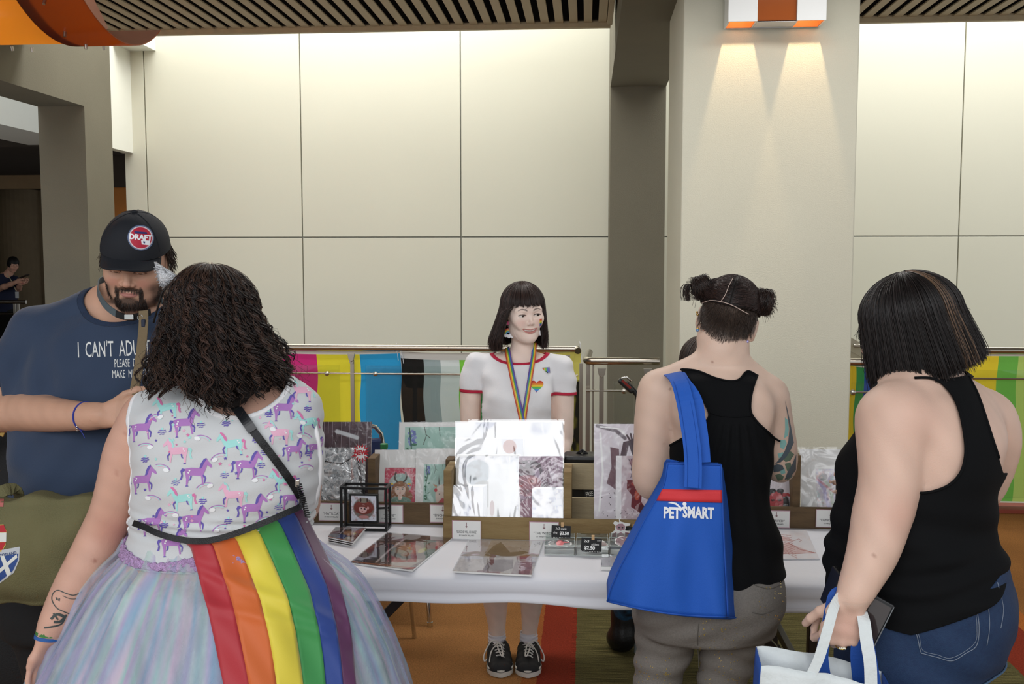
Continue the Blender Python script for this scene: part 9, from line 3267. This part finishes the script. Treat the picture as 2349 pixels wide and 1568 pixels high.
 def poly_sd(px,py,P):
  d=np.full(len(px),1e9)
  ins=np.zeros(len(px),bool)
  n=len(P)
  for i in range(n):
   ax,ay=P[i]
   bx,by=P[(i+1)%n]
   ex,ey=bx-ax,by-ay
   wx,wy=px-ax,py-ay
   tt=np.clip((wx*ex+wy*ey)/(ex*ex+ey*ey),0,1)
   d=np.minimum(d,np.hypot(wx-ex*tt,wy-ey*tt))
   c_=(ay>py)!=(by>py)
   if by!=ay:
    ins^=c_&(px<(bx-ax)*(py-ay)/(by-ay)+ax)
  return np.where(ins,-d,d)
 far=[(2224,868),(2242,900),(2258,945),(2277,1005),(2292,1050),(2302,1085),(2345,1085),(2360,900),(2260,850)]
 fp_=np.array(far,float)
 def fcl(v):
  x,y=topx(v)
  near=(v[:,1]-Y0)<(v[:,0]-X(2120))*1.05+0.0
  f1=-poly_sd(x,y,hp_)*k
  f2=-poly_sd(x,y,fp_)*k
  f3=v[:,2]-z(858)-0.16*(v[:,0]-X(2160))*0.2
  side=np.where(near,np.maximum(f1,f2),0.075-np.linalg.norm((v-np.array(sr))[:,[0,2]]/np.array([1,1.6]),axis=1))
  hem=z(1384)+(z(1286)-z(1384))*smoothstep(X(2040),X(2300),v[:,0])+0.012*smoothstep(X(2020),X(1960),v[:,0])
  hem=np.interp(v[:,0],[X(1960),X(2000),X(2042),X(2150),X(2220),X(2295)],[z(1372),z(1384),z(1387),z(1345),z(1318),z(1286)])
  return np.maximum.reduce([side,f3,hem-v[:,2]])
 blk=mat('black_jersey','0D0E10',rough=0.9,spec=0.2,bump=0.08,bscale=300)
 Va,Fa=clip(Vg,Fg,fcl)
 garment('tank_top',Va,Fa,blk,t,th=0.0025,label='black racerback tank top')
 gtree=bvh(Vg,tris(Fg))
 def on(x,y,off=0.001,tr=gtree):
  d=(at(x,y,Y0)-cam0).normalized()
  h=tr.ray_cast(cam0,d)[0]
  return(h-d*off)if h else None
 C3=[q for q in(on(a[0],a[1])for a in catmull([(x,y,0)for x,y in hole[2:15]],4))if q]
 MB().tube(C3,0.0032,6).build('armhole_binding',blk,t,smooth=True)
 C3=[q for q in(on(a[0],a[1])for a in catmull([(x,y,0)for x,y in((2222,862),(2242,900),(2258,945),(2277,1005),(2292,1050))],4))if q]
 MB().tube(C3,0.0032,6).build('armhole_binding',blk,t,smooth=True)
 C3=[q for q in(on(a[0],a[1],-0.008)for a in catmull([(x,y,0)for x,y in((2200,920),(2214,955),(2222,1000),(2220,1035))],4))if q]
 if len(C3)>3:
  MB().ribbon(C3,(0.2,-1,0),0.014,0.003).build('lace_edge',mat('black_lace','1E1E22',rough=0.6,var=0.6,vscale=300,bump=1.0,bscale=300),t,label='black lace edge inside the arm hole')
 s_=Body()
 s_.stack([S(1270,2100,0.196,0.190),S(1330,2106,0.203,0.196),S(1400,2117,0.203,0.192),S(1460,2113,0.196,0.184),S(1500,2105,0.185,0.175)],k=0.04,ang=ang)
 s_.ell(A(2190,1400,-0.08),(0.11,0.10,0.11),k=0.05).ell(A(2235,1400,0.03),(0.075,0.08,0.10),k=0.05)
 s_.chain([A(2050,1450,-0.06),A(2040,1580,-0.07)],[0.125,0.112],k=0.03).chain([A(2165,1450,0.04),A(2158,1580,0.04)],[0.120,0.100],k=0.03)
 Vs,Fs=s_.mesh(0.0065,disp=lambda x,y,zz:0.002*np.sin(x*40+zz*60)*np.sin(y*30)+0.003*np.sin(zz*70+x*30)*np.exp(-((zz-z(1520))/0.05)**2))
 Vs,Fs=clip(Vs,Fs,lambda v:np.maximum(v[:,2]-0.028-np.interp(v[:,0],[X(1960),X(2000),X(2042),X(2150),X(2220),X(2295)],[z(1372),z(1384),z(1387),z(1345),z(1318),z(1286)]),(z(1572)+(z(1528)-z(1572))*smoothstep(X(2120),X(2240),v[:,0]))-v[:,2]))
 den=mat('denim_blue','223A5C',rough=0.8,var=0.12,vscale=90,bump=0.25,bscale=500,weave=0.15,wscale=500,col2='1C3050')
 garment('shorts',Vs,Fs,den,t,th=0.003,label='dark blue denim shorts with rolled cuffs')
 stree=bvh(Vs,Fs)
 cu,cf=clip(Vs,Fs,lambda v:v[:,2]-(z(1548)+(z(1504)-z(1548))*smoothstep(X(2120),X(2240),v[:,0])))
 ce=np.array([X(2110),Y0,0])
 d=cu-ce
 d[:,2]=0
 cu=cu+d/np.linalg.norm(d,axis=1)[:,None]*0.006
 garment('rolled_cuff',cu,cf,mat('denim_pale','4A6480',rough=0.85,var=0.15,vscale=90,bump=0.3,bscale=400),t,th=0.004,label='paler rolled hem of the shorts')
 st_=mat('denim_stitch','7A8494',rough=0.8)
 def stitch(pts,w=0.0009,m=st_,off=0.0015):
  C3=[q for q in(on(a[0],a[1],off,stree)for a in catmull([(x,y,0)for x,y in pts],6))if q]
  if len(C3)>2:
   MB().tube(C3,w,5).build('stitching',m,t)
 stitch([(2077,1384),(2092,1420),(2104,1460),(2112,1494),(2120,1499),(2150,1507),(2184,1515),(2215,1498),(2240,1480),(2246,1440),(2240,1395),(2228,1350)])
 stitch([(2081,1386),(2097,1422),(2109,1461),(2117,1491),(2150,1501),(2184,1508),(2234,1477),(2241,1440),(2236,1395),(2224,1352)],0.0006)
 stitch([(2090,1374),(2130,1378),(2180,1370),(2228,1352)])
 stitch([(2095,1380),(2130,1384),(2180,1376),(2226,1358)],0.0006)
 stitch([(2245,1311),(2256,1350),(2268,1400),(2270,1440),(2264,1480)],0.0007)
 stitch([(2283,1312),(2292,1350),(2302,1395),(2296,1440)],0.0007)
 stitch([(2190,1332),(2220,1325),(2246,1313),(2285,1295)],0.0007)
 ph=thing('smartphone','black smartphone sticking out of the side pocket of the denim shorts','phone',at(2012,1420,Y0-0.24))
 c_=at(2004,1424,Y0-0.215)
 M=Matrix.Rotation(R_(24),3,'Y')@Matrix.Rotation(R_(-25),3,'Z')
 MB().obox(c_,(0.048,0.010,0.105),M).build('case',mat('phone_case','111214',rough=0.35),ph,bevel=0.003)
 MB().obox(c_+M@Vector((0,-0.0055,0)),(0.040,0.001,0.090),M).build('screen',mat('phone_screen','3A3230',rough=0.08,coat=1.0),ph)
 MB().obox(c_+M@Vector((0.0235,-0.001,0)),(0.002,0.011,0.098),M).build('bumper',mat('phone_grey','6A6E72',rough=0.4),ph)
 w_=thing('wallet','dark wallet held in front of the denim shorts','wallet',at(1912,1350,Y0-0.16))
 MB().obox(at(1914,1350,Y0-0.14),(0.022,0.07,0.085),Matrix.Rotation(R_(18),3,'Y')).build('cover',mat('wallet_black','16171C',rough=0.5),w_,bevel=0.003)
 nt_=MB().obox(at(1936,1044,Y0+0.03),(0.004,0.03,0.045),Matrix.Rotation(R_(30),3,'Y')).build('name_badge',mat('badge_rose','C8566A',rough=0.5),t,bevel=0.001,label='small red and white badge on the chest')
 hm=hair_mat('black_bob','171312','2A2220')
 def zf(ph_):
  u=np.arctan2(np.sin(ph_),np.cos(ph_))
  a=np.abs(u)
  z_=np.where(a<0.14,0.070,np.where(a<0.30,0.070-(a-0.14)/0.16*0.188,-0.108-0.010*np.cos((a-0.30)*1.2)))
  return z_+0.016*smoothstep(1.4,3.0,a)
 kw=dict(rx=0.086,ry=0.107,rz=0.092)
 def sweep(P,u):
  P[...,1]+=0.010*u*(P[...,1]>0)
  return P
 hair_sheet('hair',T,np.linspace(-PI,PI,161),zf,mat('bob_under','100D0C',rough=0.6),t,off=-0.004,flare=0.05,th0=0.02,curl=0.06,back=sweep,**kw)
 n=5200
 ph_=RNG.uniform(-PI,PI,n)
 P=hair_paths(T,ph_+0.02*np.sin(ph_*37),zf(ph_)+RNG.normal(0,0.0040,n)-0.010*(RNG.random(n)<0.1),off=RNG.uniform(-0.002,0.008,n),flare=RNG.normal(0.09,0.045,n),th0=RNG.uniform(0.02,0.25,n),curl=RNG.uniform(0.0,0.12,n),k=18,back=sweep,**kw)
 P+=RNG.normal(0,0.0006,(n,1,3))
 cols=strand_cols(n,'120F0E','2C2422')
 hi=(np.abs(np.arctan2(np.sin(ph_-2.35),np.cos(ph_-2.35)))<0.16)|(np.abs(np.arctan2(np.sin(ph_+2.2),np.cos(ph_+2.2)))<0.10)
 pick=hi&(RNG.random(n)<0.5)
 cols[pick]=strand_cols(int(pick.sum()),'5A4434','8A6E58')
 strands('hair_strands',P,np.linspace(1,0.55,18)*0.00085,hm,t,cols=cols)
 top=at(2090,652,Y0+0.03)
 S_=[]
 for i in range(500):
  a=RNG.normal(0,1)
  s0=np.array(top)+RNG.normal(0,0.006,3)
  e=np.array(at(2178+16*a,735+RNG.normal(0,14),Y0-0.02+RNG.normal(0,0.02)))
  m_=np.array(at(2128+8*a,652+5*abs(a),Y0+0.0))
  pts=[s0*(1-q)**2+2*m_*q*(1-q)+e*q*q for q in np.linspace(0,1,12)]
  S_.append(pts)
 strands('ponytail_strands',np.array(S_),np.linspace(1,0.5,12)*0.0009,hm,t,cols=strand_cols(500,'171210','3E322C'))
 MB().tube([top+Vector((0.003*math.cos(a),0.012*math.sin(a),0.009*math.cos(a)))for a in np.linspace(0,2*PI,13)[:-1]],0.0016,5,closed=True).build('hair_tie',mat('tie_blue','6A9AB8',rough=0.5),t,label='pale blue hair tie')
# ================= white and blue tote
 tote=thing('tote_bag','white tote bag with blue-backed handles held at the bottom right','bag',at(1880,1600,Y0-0.25))
 wt=mat('tote_white','DCE2E2',rough=0.75,bump=0.3,bscale=60,var=0.03,vscale=10)
 bl=mat('tote_blue','1F4FA4',rough=0.7,bump=0.2,bscale=500)
 Yt=Y0-0.28
 tp=[(1746,1527),(1760,1527),(1842,1536),(1900,1545),(1925,1554),(1945,1556),(1985,1567),(2020,1578),(2050,1590)]
 tx=np.array([q[0]for q in tp],float)
 ty=np.array([q[1]for q in tp],float)
 def fr(u,v,d=0.0):
  x=1746+(2050-1746)*u
  y=np.interp(x,tx,ty)
  q=at(x,y,Yt+d)
  return q+Vector((0.010*math.sin(v*3)*(u-0.5),0.006*math.sin(u*14+v*6)-0.02*math.sin(v*PI)*math.sin(u*PI),-0.34*v))
 MB().grid(36,22,lambda u,v:fr(u,v)).build('front_panel',wt,tote,smooth=True,solid=0.002)
 MB().grid(20,12,lambda u,v:fr(u,v,0.0)+Vector((0.006,0.10,0.003))).build('rear_panel',wt,tote,smooth=True,solid=0.002)
 for uu in(0.0,1.0):
  MB().grid(6,12,lambda u,v:fr(uu,v)*(1-u)+(fr(uu,v)+Vector((0.006,0.10,0.003)))*u).build('side_panel',bl,tote,smooth=True,solid=0.002)
 MB().grid(20,4,lambda u,v:fr(u,1.0)*(1-v)+(fr(u,1.0)+Vector((0.006,0.10,0.003)))*v).build('bottom_panel',wt,tote,smooth=True,solid=0.002)
 grip=(kn[0]+kn[3])/2+Vector((0.0,0.035,0.012))
 def strap(pts,w,m1,m2,nm_,nn=(0,-1,0)):
  C_=[Vector(q)for q in catmull(pts,5)]
  o=MB().ribbon(C_,nn,w,0.0016).build(nm_,m1,tote)
  if m2:
   MB().ribbon([q+Vector((0,0.0022,0))for q in C_],nn,[x_*1.10 for x_ in(w if hasattr(w,'__len__')else[w]*len(C_))],0.0016).build(nm_+'_lining',m2,tote,label='blue lining of the handle')
 strap([at(1862,1545,Yt-0.004),at(1880,1505,Yt),at(1898,1445,Yt+0.01),at(1912,1395,Yt+0.03),at(1926,1368,Yt+0.06),at(1940,1362,Yt+0.09)],0.022,wt,None,'handle')
 strap([at(1892,1552,Yt+0.07),at(1886,1500,Yt+0.06),at(1896,1450,Yt+0.06),at(1906,1395,Yt+0.06),at(1916,1362,Yt+0.07),at(1935,1355,Yt+0.10)],0.026,bl,None,'rear_handle')
 strap([at(1998,1572,Yt-0.004),at(1996,1520,Yt),at(1988,1470,Yt+0.01),at(1982,1425,Yt+0.03),at(1976,1400,Yt+0.06)],0.026,wt,None,'handle')
 strap([at(1972,1568,Yt+0.07),at(1966,1510,Yt+0.05),at(1968,1470,Yt+0.045),at(1974,1430,Yt+0.05),at(1976,1405,Yt+0.07)],0.028,bl,None,'rear_handle')
 strap([at(2016,1582,Yt+0.01),at(2008,1530,Yt+0.01),at(1998,1475,Yt+0.02),at(1984,1420,Yt+0.04)],0.012,bl,None,'handle_lining')
 return t
right_person()
# ================================================================= PERSON WITH A PHONE, far behind at the left
def far_person():
 p=Pic(15.6,25)
 A,z,X,Y0,k=p.A,p.z,p.X,p.Y0,p.k
 t=thing('person','distant person in a navy polo shirt looking down at a phone at the far left','person',(X(20),Y0,0))
 T=Frame(at(30,607,Y0),yaw=50,pitch=32,sc=1.0)
 b=Body()
 x0=X(10)
 b.stack([(z(628),X(20),Y0+0.05,0.08,0.08),(z(640),X(10),Y0+0.06,0.20,0.12),(z(670),X(8),Y0+0.08,0.21,0.15),(z(700),X(8),Y0+0.08,0.20,0.15),(0.85,X(8),Y0+0.08,0.19,0.14)],k=0.04,ang=R_(20))
 b.chain([T(0,0.02,-0.04),T(0,0.03,-0.10),A(18,630,0.04)],[0.055,0.055,0.075],k=0.03)
 sh=A(-12,640,0.0)
 b.chain([sh,A(-10,662,-0.08),A(10,657,-0.22),A(36,647,-0.28)],[0.065,0.05,0.045,0.032],k=0.03,smooth=2)
 b.chain([A(34,642,0.05),A(42,662,0.0),A(46,650,-0.22)],[0.06,0.045,0.032],k=0.03,smooth=2)
 hand(b,A(36,647,-0.28),(0.9,-0.1,0.25),(0,-0.3,0.9),(-0.2,-0.9,0.2),curl=(30,40,30))
 hand(b,A(46,650,-0.22),(0.9,-0.1,0.3),(0,-0.3,0.9),(0.1,-0.9,-0.3),curl=(30,40,30))
 for sx in(-1,1):
  b.chain([Vector((x0+sx*0.09,Y0+0.08,0.86)),Vector((x0+sx*0.10,Y0+0.08,0.48)),Vector((x0+sx*0.10,Y0+0.08,0.06))],[0.10,0.065,0.045],k=0.04)
  b.chain([Vector((x0+sx*0.10,Y0+0.10,0.035)),Vector((x0+sx*0.11,Y0-0.08,0.03))],[0.04,0.035],k=0.02)
 head(b,T,lids=0.8)
 V,Fc=b.mesh(0.009)
 np_mesh('body',V,Fc,skin('far'),t,cols=skin_cols(V,T,'C89A84'))
 g=Body()
 g.stack([(z(626),X(19),Y0+0.05,0.09,0.09),(z(638),X(10),Y0+0.06,0.215,0.135),(z(670),X(8),Y0+0.08,0.225,0.165),(z(715),X(8),Y0+0.08,0.215,0.165)],k=0.04,ang=R_(20))
 g.chain([sh,A(-11,655,-0.05)],[0.078,0.072],k=0.03).chain([A(34,642,0.05),A(40,655,0.02)],[0.072,0.066],k=0.03)
 Vg,Fg=g.mesh(0.012)
 Vg,Fg=clip(Vg,Fg,lambda v:v[:,2]-z(627))
 garment('polo_shirt',Vg,Fg,mat('polo_navy','181E38',rough=0.85),t)
 tr=Body()
 tr.stack([(z(708),X(8),Y0+0.08,0.21,0.155),(0.86,X(8),Y0+0.08,0.20,0.155)],k=0.04,ang=R_(20))
 for sx in(-1,1):
  tr.chain([Vector((x0+sx*0.09,Y0+0.08,0.86)),Vector((x0+sx*0.10,Y0+0.08,0.48)),Vector((x0+sx*0.10,Y0+0.08,0.08))],[0.115,0.08,0.07],k=0.04)
 Vt,Ft=tr.mesh(0.013)
 Vt,Ft=clip(Vt,Ft,lambda v:0.06-v[:,2])
 garment('trousers',Vt,Ft,mat('black_trousers','121214',rough=0.85,bump=0.15),t)
 hm=hair_mat('far_hair','1A1412','2E2420')
 zf=lambda ph:np.where(np.abs(np.arctan2(np.sin(ph),np.cos(ph)))<0.8,0.065,-0.02)+0*ph
 hair_sheet('hair',T,np.linspace(-PI,PI,61),zf,mat('bob_under','100D0C',rough=0.6),t,off=0.004,th0=0.02,rx=0.080,ry=0.098,rz=0.088)
 ln=mat('id_cord','C8C0A0',rough=0.7)
 MB().tube([A(16,628,-0.10),A(24,640,-0.14),A(38,668,-0.14)],0.006,5).build('lanyard',ln,t)
 MB().obox(A(39,676,-0.15),(0.055,0.01,0.10)).build('id_card',mat('id_card','B8BCC0',rough=0.4),t)
 ph=thing('smartphone','phone held by the distant person in the navy polo shirt','phone',A(54,634,-0.28))
 MB().obox(A(54,634,-0.28),(0.16,0.10,0.010),Matrix.Rotation(R_(-22),3,'Y')).build('phone_body',M_black,ph,bevel=0.003)
 MB().tube([A(20.5,603,-0.07),A(21,608,-0.07)],0.010,6).build('earbud',mat('earbud_white','E8E8EA',rough=0.4),t)
far_person()
